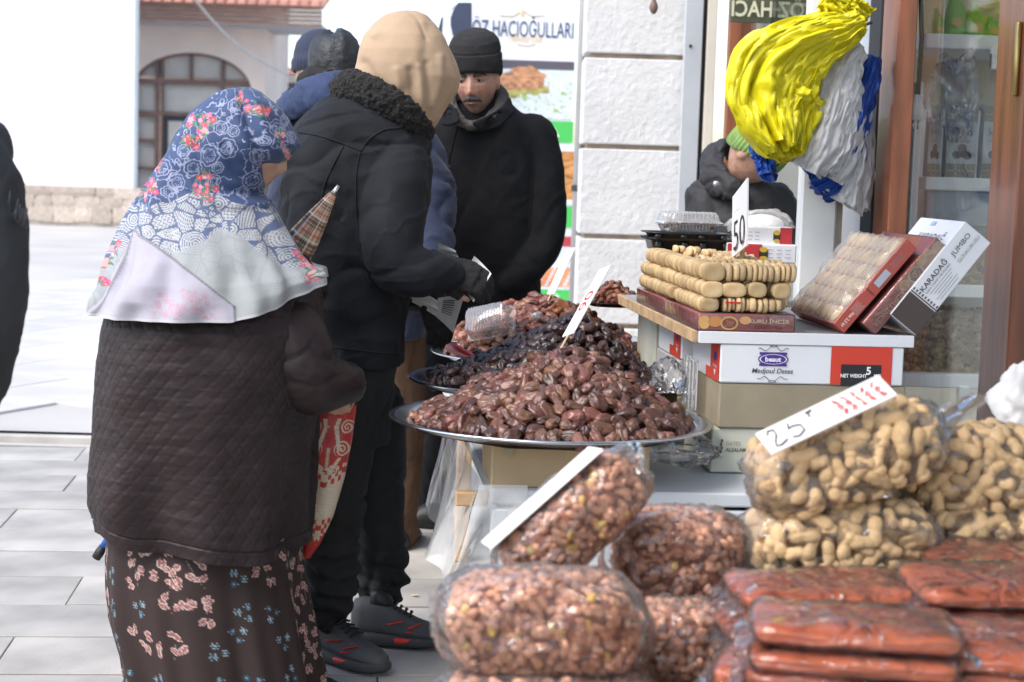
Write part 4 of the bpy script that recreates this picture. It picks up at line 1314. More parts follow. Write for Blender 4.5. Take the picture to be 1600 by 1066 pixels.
# third: big white carton
ang3 = R(53)
o, b, l, n, rot, c = lean_box(shelfpt(1432), ang3, .078, .265, .30, 'white_card', 'white_carton', 'tall white carton with brown foot and black lettering leaning right on the shelf')
def kar(t, base):
    c_ = base + n * .039; yy = np.cross(-AX, l)
    quad2d(t, c_ + l * .034, l, yy, .066, .076, .0012, col=(.055, .035, .03))
    for k in range(9): quad2d(t, c_ + l * .078 + n * (-.034 + k * .0085), l, yy, .006, .0035, .0016, col=(.06, .04, .04))
    quad2d(t, c_ + l * .071, l, yy, .003, .076, .0016, col=(.09, .05, .04))
    lettering(t, 'KARADAĞ', c_ + l * .128 + n * .020, l, yy, w=.088, h=.0165, lift=.002, bold=.01, col=(.03, .03, .04))
    lettering(t, 'GIDA TARIM ÜRÜNLERİ', c_ + l * .128 + n * .006, l, yy, w=.085, h=.006, lift=.002, col=(.08, .08, .1))
    for k in range(5): quad2d(t, c_ + l * .128 + n * (-.003 - k * .0065), l, yy, .075 - .012 * (k % 3), .0012, .002, col=(.25, .25, .28))
    lettering(t, 'JUMBO', c_ + l * .218 + n * .012, l, yy, w=.062, h=.015, lift=.002, col=(.08, .08, .09))
    lettering(t, 'GÜNKURUSU', c_ + l * .222 - n * .006, l, yy, w=.072, h=.010, lift=.002, bold=-.006, col=(.2, .2, .22))
    t.build('print', 'print_gloss', o, smooth=False, colors=True)
    t = MB()
    # stylised name on the big face
    ux, uyv = -AX, l
    cf = base + n * .078 + AX * .13
    lettering(t, 'KARADAĞ', cf + l * .215, ux * -1 if np.cross(ux, uyv) @ n < 0 else ux, uyv, w=.17, h=.03, lift=.002, slant=.3, col=(.10, .11, .13))
    quad2d(t, cf + l * .195, -ux if np.cross(ux, uyv) @ n < 0 else ux, uyv, .26, .003, .0015, col=(.25, .18, .16))
    quad2d(t, cf + l * .25 + AX * .05, -ux if np.cross(ux, uyv) @ n < 0 else ux, uyv, .03, .012, .0015, col=(.35, .55, .75))
    t.build('face_print', 'print_gloss', o, smooth=False, colors=True)
kar(MB(), OFF[o.name])

# ================================================================== things at the back of the shelf
# black plastic punnet trays and a clamshell of dates
def cup_tray(c, size, label, rot=STALL_ROT):
    o = thing('black_tray', label, 'tray', c)
    L, W, H = size; rings = []
    for zz, s_ in ((0, .86), (.0, .9), (.75, .96), (.8, 1.06), (1.0, 1.07), (1.0, 1.02), (.7, .93), (.12, .88)):
        rings.append(ring((0, 0, zz * H), L / 2 * s_, W / 2 * s_, 48, ex=7) @ np.asarray(rot).T + c)
    t = MB(); t.loft(np.array(rings)); t.build('tub', 'black_plastic', o)
    for k in (-.42, -.1, .12, .4):
        t = MB(); t.box(c + np.asarray(rot) @ np.array((k * L, -W * .5, H * .35)), (.018, .012, H * .7), rot, .003); t.build('foot', 'black_plastic', o)
    return o
pt = P(1078, 386, 4.60)
zt = P(1078, 391, 4.72)[2]
carton(np.array((pt[0] + .01, 4.74, (SH_T + zt) / 2)), (.19, .17, zt - SH_T - .004), 'kraft', 'brown carton behind the figs carrying the black trays')
cup_tray(np.array((pt[0], 4.72, zt + .032)), (.215, .16, .016), 'upper black plastic tray behind the figs')
cup_tray(np.array((pt[0] + .005, 4.74, zt + .0)), (.222, .17, .034), 'lower black plastic tray behind the figs')
pc2 = np.array((pt[0] + .005, 4.72, zt + .050))
punnet(pc2, (.16, .10, .022), STALL_ROT, 'clear ribbed clamshell tub of dates on the black trays', 14, 'date_clamshell')
t = MB(); g = None
rg = np.random.default_rng(15)
for i in range(34):
    q = pc2 + STALL_ROT @ np.array((rg.uniform(-.065, .065), rg.uniform(-.038, .038), rg.uniform(.008, .024)))
    t.loft((DG[i % 7].reshape(-1, 3) * .6 @ rand_rot((0, 0, 1), .5, rg).T + q).reshape(DG[0].shape))
t.build('clamshell_dates', 'date_amber', None, label='small red dates filling the clear clamshell tub', cat='dates', kind='stuff')
lid = thing('clamshell_lid', 'clear ribbed lid over the date clamshell', 'lid', pc2 + (0, 0, .024))
rings = [ring((0, 0, zz), .155 / 2 * s_ * 1.06, .098 / 2 * s_ * 1.06, 96, ex=7) * (1, 1, 1) for zz, s_ in ((0, 1.08), (.003, 1.06), (.004, .98), (.022, .90), (.027, .84))]
for k in (2, 3): rings[k][:, :2] *= (1 + .02 * np.sign(np.sin(np.linspace(0, 2 * PI, 96, endpoint=False) * 24)))[:, None]
t = MB(); t.grid(np.array(rings) @ STALL_ROT.T + pc2 + (0, 0, .024), close_u=True); t.f.append(list(range(96 * 4, 96 * 5))); t.build('lid', 'clamshell', lid)
for k in range(13):
    x = -.065 + k * .0108
    t = MB(); t.tube(np.array([(x, -.045, .008), (x, -.040, .0275), (x, .040, .0275), (x, .045, .008)]) @ STALL_ROT.T + pc2 + (0, 0, .024), .0016, 6); t.build('rib', 'clamshell', lid)
# two small red and white cartons with a crinkled plastic pack
def small_carton(px0, px1, py0, py1, Y, dep, label, red_left):
    a, b_ = P(px0, py1, Y), P(px1, py0, Y)
    w_, h_ = b_[0] - a[0], b_[2] - a[2]
    c_ = np.array(((a[0] + b_[0]) / 2, Y + dep / 2, (a[2] + b_[2]) / 2))
    o = carton(c_, (w_, dep, h_), 'white_card', label, np.eye(3), 'small_carton', 'box', 'small red and white cartons')
    t = MB(); ex_, ez_ = np.array((1., 0, 0)), np.array((0, 0, 1.)); f_ = c_ - (0, dep / 2, 0)
    rx0 = -.5 if red_left else .28; rx1 = .0 if red_left else .5
    quad2d(t, f_ + ex_ * w_ * (rx0 + rx1) / 2, ex_, ez_, w_ * (rx1 - rx0), h_ - .002, .0015, col=(.50, .03, .04))
    bx_ = .02 if red_left else .22
    quad2d(t, f_ + ex_ * w_ * bx_, ex_, ez_, w_ * .13, h_ * .42, .0025, col=(.03, .025, .012))
    disc2d(t, f_ + ex_ * w_ * bx_ + ez_ * h_ * .2, ex_, ez_, w_ * .06, h_ * .14, .0027, col=(.55, .38, .03))
    disc2d(t, f_ + ex_ * w_ * bx_ - ez_ * h_ * .24, ex_, ez_, w_ * .055, h_ * .10, .0027, col=(.55, .38, .03))
    x_l = .12 if red_left else -.40
    for i in range(3):
        for j in range(3): quad2d(t, f_ + ex_ * w_ * (x_l + .13 * i) + ez_ * h_ * (.2 - .2 * j), ex_, ez_, w_ * (.09 - .02 * ((i + j) % 2)), h_ * .03, .002, col=(.3, .3, .33))
    if red_left: lettering(t, 'NUT & DATE', f_ - ex_ * w_ * .36, ex_, ez_, w=w_ * .16, h=h_ * .14, lift=.003, col=(.75, .7, .7))
    t.build('print', 'print', o, smooth=False, colors=True)
    return o
small_carton(1136, 1245, 383, 409, 4.62, .16, 'lower small red and white carton behind the fig card', True)
small_carton(1152, 1238, 356, 382, 4.63, .14, 'upper small white carton with a red end', False)
q = P(1196, 345, 4.66)
t = MB()
uu, vv = np.meshgrid(np.linspace(0, 1, 40), np.linspace(0, 1, 30))
prof = .10 * np.clip(np.sin(PI * (.08 + .88 * uu)), 0, 1) ** .6 * (.55 + .45 * uu)
a_, b_ = P(1137, 362, 4.62), P(1243, 362, 4.62)
g = a_ + (b_ - a_) * uu[..., None] + np.stack((0 * uu, vv * .13, 0 * uu), -1)
hh = prof * (1 - (2 * vv - 1) ** 4 * .8) * .72 + .006 * fbm(np.stack((uu.ravel() * 9, vv.ravel() * 9, 0 * uu.ravel()), 1), 4).reshape(uu.shape)
g[..., 2] += hh; t.grid(g)
t.build('plastic_pack', 'wrap_film', None, label='crinkled clear plastic pack lying on the small cartons', cat='plastic bag')
t = MB(); t.ell(q + (0, .06, -.012), (.06, .05, .028), None, 18, 10); t.build('packed_contents', 'paper_white', None, label='pale contents inside the crinkled plastic pack', cat='packet')
carton(np.array((P(1190, 420, 4.62)[0], 4.75, SH_T + .5 * (P(1190, 410, 4.62)[2] - SH_T))), (.16, .2, P(1190, 410, 4.62)[2] - SH_T - .004), 'kraft', 'brown carton under the small red and white cartons', np.eye(3))

# ================================================================== white post with carrier bags
pmat('post_paint', (.70, .71, .70), .5, .06, 6, .2, 20)
wp = thing('white_post', 'square white post behind the figs with carrier bags hung on it', 'post', PX(1290, 5.3, 0))
t = MB(); a_, b_ = PX(1256, 5.3, 0)[0], PX(1312, 5.3, 0)[0]
t.box(((a_ + b_) / 2, 5.36, 1.3), (b_ - a_, .12, 2.6), rotz(-.05), .006); t.build('shaft', 'post_paint', wp, smooth=False)
t = MB(); t.box((b_ + .014, 5.39, 1.3), (.026, .07, 2.6), rotz(-.05), .002); t.build('side_strip', 'cream_paint', wp, smooth=False)
t = MB(); hk = P(1335, 45, 5.26); t.tube([hk + (-.06, .05, .0), hk, hk + (.05, -.01, .02)], .005, 8); t.build('hook', 'dark_pole', wp)
def bag_mat(name, c, rough=.32):
    m = pmat(name, c, rough, .06, 6, .35, 26, bdist=.01, spec=.6)
    b_ = m.node_tree.nodes['Principled BSDF']
    tl_ = m.node_tree.nodes.new('ShaderNodeBsdfTranslucent'); tl_.inputs[0].default_value = (*c, 1)
    mx = m.node_tree.nodes.new('ShaderNodeMixShader'); mx.inputs[0].default_value = .42
    ou = m.node_tree.nodes['Material Output']
    m.node_tree.links.new(b_.outputs[0], mx.inputs[1]); m.node_tree.links.new(tl_.outputs[0], mx.inputs[2]); m.node_tree.links.new(mx.outputs[0], ou.inputs[0])
bag_mat('bag_yellow', (.90, .83, .02)); bag_mat('bag_white', (.76, .76, .78)); bag_mat('bag_blue', (.015, .09, .48))
def bundle(name, label, mat, spine, Y, layers, shift, seed, depth=.02, amp=.012, taper=1.0, curl=.03):
    """a sheaf of carrier bags: spine rows (x, y, half width across) in photo px at distance Y"""
    rows = np.array(spine, float)
    o = thing(name, label, 'carrier bags', P(rows[0, 0], rows[0, 1], Y), 'carrier bags hung on the white post')
    tq = np.concatenate(([0], np.cumsum(np.hypot(np.diff(rows[:, 0]), np.diff(rows[:, 1]))))); tq /= tq[-1]
    rg_ = np.random.default_rng(seed)
    for k in range(layers):
        nv, nu = 46, 34
        v_ = np.linspace(0, 1, nv)
        sx, sy, hw = (np.interp(v_, tq, rows[:, c_]) for c_ in range(3))
        ker = np.ones(5) / 5
        sm = lambda a__: np.convolve(np.pad(a__, 2, mode='edge'), ker, 'valid')
        sx, sy, hw = sm(sx), sm(sy), sm(hw)
        tx, ty = np.gradient(sx), np.gradient(sy); ln = np.hypot(tx, ty); nx_, ny_ = -ty / ln, tx / ln
        u_ = np.linspace(-1, 1, nu)
        j = rg_.uniform(-1, 1, 4)
        hw = hw * (1 + .13 * vnoise(np.stack((v_ * 5 + k * 3.7, 0 * v_, 0 * v_), 1), seed + 60)) + 3 * vnoise(np.stack((v_ * 16 + k * 1.7, 0 * v_, 0 * v_), 1), seed + 61)
        sx = sx + 5 * vnoise(np.stack((v_ * 4 + k * 2.1, 0 * v_, 0 * v_), 1), seed + 62); sy = sy + (v_ * 7 * rg_.uniform(-1, 1))
        PXs = sx[:, None] + nx_[:, None] * hw[:, None] * u_[None] + (shift[0] * k + 2 * j[0]) * sstep(0, .7, v_)[:, None]
        PYs = sy[:, None] + ny_[:, None] * hw[:, None] * u_[None] + (shift[1] * k + 2 * j[1]) * sstep(0, .7, v_)[:, None]
        base = np.array([[P(PXs[a__, b__], PYs[a__, b__], Y) for b__ in range(nu)] for a__ in range(nv)])
        U, V = np.meshgrid(u_, v_)
        q = np.stack((U.ravel() * 2.2 + seed, V.ravel() * 3 + k * .12, np.full(U.size, k * .35)), 1)
        rdg = (1 - 2.2 * np.abs(vnoise(q * 1.7 + 3.3, seed + 40))).clip(0, 1) + .6 * (1 - 2.2 * np.abs(vnoise(q * 3.6 + 1.3, seed + 41))).clip(0, 1)
        w_ = -rdg.reshape(U.shape) * amp * .7 + fbm(q, seed, 3).reshape(U.shape) * amp * (.35 + V) + .18 * amp * np.sin(U * 6 + 4 * V + k * .3 + seed) * V
        base[..., 1] += k * depth / max(1, layers - 1) * 2 + w_ + curl * U ** 2 - curl * V
        t = MB(); t.grid(base); t.grid(base + (0, .0012, 0))
        t.build('carrier_bag', mat, o)
    return o
bundle('bag_bundle', 'fanned sheaf of bright yellow carrier bags hanging over the shelf', 'bag_yellow',
       ((1352, 32, 16), (1325, 44, 30), (1285, 58, 40), (1246, 76, 50), (1208, 108, 66), (1194, 150, 62), (1200, 195, 46), (1214, 232, 22)), 5.05, 18, (2.4, 1.0), 3, .05, .032)
bundle('bag_bundle', 'upper yellow carrier bag handles sticking up on the hook', 'bag_yellow',
       ((1340, 52, 14), (1322, 30, 26), (1300, 10, 26), (1282, -8, 18)), 5.10, 7, (8, 3), 6, .03, .03)
bundle('bag_bundle', 'sheaf of white carrier bags hanging between the yellow and blue ones', 'bag_white',
       ((1350, 72, 14), (1330, 84, 22), (1312, 115, 34), (1298, 170, 34), (1276, 225, 34), (1256, 262, 26)), 5.12, 14, (2.6, .8), 8, .03, .018)
bundle('bag_bundle', 'sheaf of shiny blue carrier bags behind the white ones', 'bag_blue',
       ((1366, 85, 12), (1358, 110, 20), (1340, 170, 18), (1318, 225, 24), (1288, 272, 32), (1262, 284, 22)), 5.19, 9, (2.6, 1.2), 11, .03, .022)
bundle('bag_bundle', 'long white carrier bags fanning out lowest beside the post', 'bag_white',
       ((1352, 120, 14), (1345, 170, 16), (1332, 225, 16), (1316, 275, 28), (1296, 308, 44)), 5.22, 14, (2.2, .6), 14, .03, .016)
bundle('bag_bundle', 'loose pale blue bag corner hanging in front of the seller', 'bag_blue',
       ((1215, 212, 22), (1198, 235, 26), (1194, 262, 16), (1200, 276, 8)), 5.14, 3, (4, 2), 17, .02, .02)
# ================================================================== foreground: bagged nuts and fruit leather
pmat('peanut_shell', (.48, .32, .16), .8, 0, 20, 1.0, 70, c2=(.62, .44, .25), rnd=.24, bdist=.005)
pmat('peanut_red', (.48, .22, .135), .6, 0, 60, .3, 160, c2=(.62, .35, .225), rnd=.25)
pmat('peanut_gold', (.60, .38, .10), .5, .2, 30, .2, 120)
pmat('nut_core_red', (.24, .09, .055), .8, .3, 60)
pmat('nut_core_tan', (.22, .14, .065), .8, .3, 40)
pmat('leather_red', (.40, .085, .028), .55, .25, 14, .5, 40, c2=(.54, .14, .05), bdist=.003)
film('nut_bag', (.99, .985, .98), gloss=.1, bump=.75, sc=13, haze=.0, dist=.02, fres=.85, edge=.22)
film('packet_wrap', (.98, .95, .93), gloss=.12, bump=.9, sc=17, haze=.0, dist=.02, fres=1.1, edge=.10)
pmat('display_board', (.40, .30, .2), .8, .15, 5)

ft = thing('display_table', 'low foreground display table under the bagged nuts, mostly below the picture', 'table', (.38, 2.2, 0))
t = MB(); t.box((.53, 2.32, .505), (1.14, .85, .03), None, .004); t.build('tabletop', 'display_board', ft, smooth=False)
for x, y in ((.0, 1.95), (1.05, 1.95), (.0, 2.70), (1.05, 2.70)):
    t = MB(); t.box((x, y, .245), (.05, .05, .49), None, .003); t.build('leg', 'display_board', ft, smooth=False)

def sup(d, p):
    return d / (np.abs(d) ** p).sum(-1, keepdims=True) ** (1 / p)
def fib(n):
    i = np.arange(n) + .5
    ph = np.arccos(1 - 2 * i / n); th = PI * (1 + 5 ** .5) * i
    return np.stack((np.cos(th) * np.sin(ph), np.sin(th) * np.sin(ph), np.cos(ph)), 1)
def peanut_grid(k):
    rg_ = np.random.default_rng(50 + k)
    n = 13; t_ = np.linspace(0, 1, n)
    L = .046 * rg_.uniform(.68, 1.08); r_ = .0108 * np.sqrt(np.clip(1 - (2 * t_ - 1) ** 4, 0, 1)) * (1 - .15 * np.exp(-((t_ - .5) / .14) ** 2)) * (1 + .1 * (t_ - .5))
    r_ = np.maximum(r_, .0009)
    th = np.linspace(0, 2 * PI, 12, endpoint=False)
    g = np.stack([np.outer((t_ - .5) * L, np.ones(12)), np.outer(r_, np.cos(th)), np.outer(r_, np.sin(th))], -1)
    g[..., 2] += .003 * np.sin(t_ * PI * rg_.uniform(.8, 1.5))[:, None]
    g[..., 1:] *= (1 + .07 * np.sign(np.sin(th * 5 + .5)) * .5)[None, :, None]
    return g
PG = [peanut_grid(k) for k in range(5)]
def kernel_grid(k):
    rg_ = np.random.default_rng(80 + k)
    n = 8; t_ = np.linspace(0, 1, n); L = .018 * rg_.uniform(.85, 1.1)
    r_ = np.maximum(.0056 * np.sqrt(np.clip(1 - (2 * t_ - 1) ** 2, 0, 1)) * (1 + .25 * (t_ - .5)), .0005)
    th = np.linspace(0, 2 * PI, 9, endpoint=False)
    return np.stack([np.outer((t_ - .5) * L, np.ones(9)), np.outer(r_, np.cos(th)), np.outer(r_, np.sin(th))], -1)
KG = [kernel_grid(k) for k in range(4)]
def lm(g, nm, mat):
    me = MB().loft(g).mesh(nm); me.materials.append(M[mat]); return me
shell_me = [lm(g, 'peanut', 'peanut_shell') for g in PG]
kern_me = [lm(g, 'peanut_kernel', 'peanut_red') for g in KG]
gold_me = [lm(g, 'peanut_kernel', 'peanut_gold') for g in KG]
CNT = {'shell': 0, 'red': 0}
def nut_bag(c, size, rot, kind, label, nut_label, nut_group, singles, seed, flap=None):
    """clear bag, its filling (single nuts on top, the rest as stuff)"""
    rg_ = np.random.default_rng(seed)
    c = np.asarray(c, float); sz = np.asarray(size) / 2; rot = np.asarray(rot)
    p_ = 3.6
    def surf(d, k=1.0):
        q = sup(d, p_)
        q = q * (1 + .07 * fbm(d * 2.3 + seed, seed, 2))[:, None]
        return (q * sz * k)
    # single nuts or kernels over the surface, in two layers
    un = .0225 if kind == 'shell' else .0118
    area = 2 * (size[0] * size[1] + size[1] * size[2] + size[0] * size[2])
    n = int(area / (un * un) * (.62 if kind == 'shell' else .66))
    d = fib(n) + rg_.normal(0, .05, (n, 3)); d /= np.linalg.norm(d, axis=1)[:, None]
    pts = surf(d, .955); e = 1e-3
    nr = sup(d, 2) * (1 / sz); nr = np.sign(d) * np.abs(sup(d, p_)) ** (p_ - 1) / sz; nr /= np.linalg.norm(nr, axis=1)[:, None]
    W = pts @ rot.T + c; NW = nr @ rot.T
    W = W - NW * rg_.uniform(0, .004, n)[:, None]
    tocam = CAM - W; tocam /= np.linalg.norm(tocam, axis=1)[:, None]
    vis = (NW * tocam).sum(1)
    order = np.argsort(-vis)
    single = set(order[:singles].tolist())
    bulk = MB(); G = PG if kind == 'shell' else KG
    for i in range(n):
        if vis[i] < -.35: continue
        r3 = rand_rot(NW[i], .22, rg_); k = int(rg_.integers(len(G))); s_ = rg_.uniform(.88, 1.12)
        gold = kind == 'red' and rg_.random() < .09
        if i in single:
            me = shell_me[k] if kind == 'shell' else (gold_me[k] if gold else kern_me[k])
            o = bpy.data.objects.new('peanut' if kind == 'shell' else 'peanut_kernel', me); COL.objects.link(o)
            mw = np.eye(4); mw[:3, :3] = r3 * s_; mw[:3, 3] = W[i]
            o.matrix_world = Matrix(mw.tolist())
            tag(o, (nut_label.replace('red-skinned', 'bare golden') if gold else nut_label), 'peanut', (nut_group + ', bare ones' if gold else nut_group))
        else:
            bulk.loft((G[k].reshape(-1, 3) * s_ @ r3.T + W[i]).reshape(G[k].shape))
    u_ = np.linspace(0, 2 * PI, 28, endpoint=False); v_ = np.linspace(-PI / 2 + .05, PI / 2 - .05, 16)
    dd = np.stack([np.outer(np.cos(v_), np.cos(u_)), np.outer(np.cos(v_), np.sin(u_)), np.outer(np.sin(v_), np.ones(28))], -1)
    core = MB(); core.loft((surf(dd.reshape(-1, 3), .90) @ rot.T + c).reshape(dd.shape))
    bo = thing('nut_bag', label, 'bag of nuts', c - UP * size[2] / 2, 'clear bags of peanuts')
    # film
    u_ = np.linspace(0, 2 * PI, 80, endpoint=False); v_ = np.linspace(-PI / 2 + .03, PI / 2 - .03, 46)
    dd = np.stack([np.outer(np.cos(v_), np.cos(u_)), np.outer(np.cos(v_), np.sin(u_)), np.outer(np.sin(v_), np.ones(80))], -1)
    q = dd.reshape(-1, 3)
    w_ = surf(q, 1.015) + (q * (.006 * np.abs(vnoise(q * 4.5 + seed, seed + 2)) + .004 * vnoise(q * 11, seed + 5))[:, None])
    # pinched seams at both ends
    xe = np.abs(sup(q, p_)[:, 0]); pin = sstep(.80, 1.0, xe)
    w_[:, 0] += np.sign(q[:, 0]) * .012 * pin
    t = MB(); t.loft((w_ @ rot.T + c).reshape(dd.shape)); t.build('bag', 'nut_bag', bo)
    if flap is not None:
        sx, L, wd = flap
        uu, vv = np.meshgrid(np.linspace(-1, 1, 22), np.linspace(0, 1, 12))
        g = np.stack([sx * (sz[0] * .96 + vv * L), uu * sz[1] * (.85 - .35 * vv * wd), sz[2] * (.0 + .35 * vv) + .006 * np.sin(uu * 9 + vv * 3) + .004 * np.sin(uu * 21)], -1)
        t = MB(); t.grid(g.reshape(-1, 3).dot(rot.T).reshape(g.shape) + c); t.build('flap', 'nut_bag', bo)
    nm = 'peanuts' if kind == 'shell' else 'peanut_kernels'
    bulk.build(nm, 'peanut_shell' if kind == 'shell' else 'peanut_red', None, label='the other ' + nut_label.split(' inside ')[0].replace('peanut', 'peanuts') + ' inside ' + nut_label.split(' inside ')[1], cat='peanuts', kind='stuff')
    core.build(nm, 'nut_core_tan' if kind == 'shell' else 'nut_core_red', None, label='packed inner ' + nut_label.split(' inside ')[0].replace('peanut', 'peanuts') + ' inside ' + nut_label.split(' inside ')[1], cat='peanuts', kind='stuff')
    return bo
ID = np.eye(3)
# red-skinned kernels
a_, b_ = P(800, 893, 2.33), P(978, 735, 2.37)
l_ = (b_ - a_) / np.linalg.norm(b_ - a_)
n_ = np.cross(l_, (0, 1, 0)); n_ = n_ if n_[2] > 0 else -n_
rot1 = np.stack((l_, np.cross(n_, l_), n_), 1)
cR1 = P(894, 812, 2.36)
nut_bag(cR1, (.215, .135, .105), rot1, 'red', 'tilted clear bag of red-skinned peanuts propped on top with a card along its edge', 'red-skinned peanut kernel inside the tilted top bag', 'kernels in the tilted bag', 110, 1, (1, .03, .4))
nut_bag(P(850, 972, 2.16), (.24, .16, .125), rotz(.06), 'red', 'plump clear bag of red-skinned peanuts at the front left corner', 'red-skinned peanut kernel inside the front left bag', 'kernels in the front left bag', 150, 2, (-1, .03, .5))
nut_bag(P(1062, 872, 2.47), (.195, .14, .135), rotz(-.1), 'red', 'clear bag of red-skinned peanuts behind, beside the in-shell peanuts', 'red-skinned peanut kernel inside the bag behind', 'kernels in the rear bag', 40, 3)
nut_bag(P(1078, 1000, 2.30), (.16, .13, .10), rotz(.15), 'red', 'squashed clear bag of red-skinned peanuts low in the middle', 'red-skinned peanut kernel inside the low middle bag', 'kernels in the low middle bag', 0, 4)
nut_bag(P(850, 1104, 2.13), (.26, .18, .09), rotz(-.04), 'red', 'lowest clear bag of red-skinned peanuts at the bottom edge', 'red-skinned peanut kernel inside the lowest bag', 'kernels in the lowest bag', 0, 5)
nut_bag(P(1050, 1085, 2.42), (.24, .16, .11), rotz(.05), 'red', 'clear bag of red-skinned peanuts under the low middle one', 'red-skinned peanut kernel inside the bag underneath', 'kernels in the bag underneath', 0, 15)
# card along the upper left edge of the tilted bag
pcard = thing('price_card', 'price card lying along the edge of the tilted peanut bag', 'price sign', cR1)
cc = P(846, 776, 2.345)
t = MB(); t.box(cc, (.20, .10, .003), rot1, .0008)
t.build('card', 'paper_white', pcard, smooth=False)
# in-shell peanuts
a_, b_ = P(1195, 752, 2.42), P(1455, 668, 2.46)
l_ = (b_ - a_) / np.linalg.norm(b_ - a_); n_ = np.cross(l_, (0, 1, 0)); n_ = n_ if n_[2] > 0 else -n_
rot2 = np.stack((l_, np.cross(n_, l_), n_), 1)
cS1 = P(1322, 712, 2.45)
nut_bag(cS1, (.255, .15, .115), rot2, 'shell', 'tilted clear bag of in-shell peanuts carrying a white price card', 'tan in-shell peanut inside the tilted bag with the card', 'peanuts in the tilted bag', 85, 6, (1, .09, 1.2))
nut_bag(P(1312, 848, 2.46), (.255, .16, .118), rotz(.03), 'shell', 'clear bag of in-shell peanuts under the one with the card', 'tan in-shell peanut inside the bag under the card', 'peanuts in the lower bag', 85, 7)
nut_bag(P(1525, 735, 2.55), (.23, .15, .125), rotz(-.05), 'shell', 'clear bag of in-shell peanuts at the right edge, upper one', 'tan in-shell peanut inside the upper right bag', 'peanuts in the upper right bag', 65, 8, (-1, .06, .8))
nut_bag(P(1545, 838, 2.53), (.22, .15, .09), rotz(.02), 'shell', 'clear bag of in-shell peanuts at the right edge, lower one', 'tan in-shell peanut inside the lower right bag', 'peanuts in the lower right bag', 45, 9)
# riser carton that carries the in-shell bags
zr = P(1312, 906, 2.46)[2]
carton(np.array((.56, 2.58, (.52 + zr) / 2)), (.62, .3, zr - .522), 'kraft', 'brown carton riser hidden under the bags of in-shell peanuts', np.eye(3))
zr2 = P(1062, 952, 2.47)[2] - .004
carton(np.array((.215, 2.50, (.52 + zr2) / 2)), (.15, .2, zr2 - .522), 'kraft', 'brown carton riser under the rear bag of red-skinned peanuts', np.eye(3))
# white price card on the tilted bag
q = [P(1180, 680, 2.36), P(1206, 712, 2.33), P(1402, 619, 2.38), P(1372, 588, 2.41)]
wc = thing('price_card', 'white price card with red writing and a black figure on the in-shell peanuts', 'price sign', q[1])
nn = np.cross(q[2] - q[1], q[0] - q[1]); nn /= np.linalg.norm(nn)
t = MB(); t.poly(q, .003, nn); t.build('card', 'paper_white', wc, smooth=False)
axx = (q[2] - q[1]); wl_ = np.linalg.norm(axx); axx /= wl_; ayy = np.cross(nn, axx)
mid = sum(q) / 4 + nn * .003
t = MB()
def card_curve(pts, r_):
    t.tube([mid + axx * x * wl_ + ayy * y * .036 + nn * .0012 for x, y in pts], r_, 5, col=(.03, .035, .05))
card_curve([(-.44, .25), (-.42, .42), (-.38, .35), (-.385, .1), (-.42, -.15), (-.435, -.38), (-.40, -.42), (-.34, -.30)], .0013)
card_curve([(-.27, .35), (-.29, .1), (-.25, .15), (-.20, .05), (-.20, -.25), (-.26, -.4), (-.30, -.3)], .0013)
card_curve([(-.12, .42), (-.07, .45)], .0016); card_curve([(-.11, .2), (-.10, .42)], .0013)
t.build('figure', 'print', wc, smooth=False, colors=True)
t = MB()
rgc = np.random.default_rng(5)
for k in range(3):
    for j in range(5):
        x, y = .10 + .075 * j + .012 * k, .30 - .30 * k
        pts = [(x + .022 * math.cos(s_ * 2.1 + j) * (1 if s_ % 2 else .4), y + .13 * math.sin(s_ * 1.7 + k)) for s_ in range(5)]
        t.tube([mid + axx * a1 * wl_ + ayy * b1 * .036 + nn * .0012 for a1, b1 in pts], .0011, 5, col=(.65, .06, .07))
t.build('writing', 'print', wc, smooth=False, colors=True)

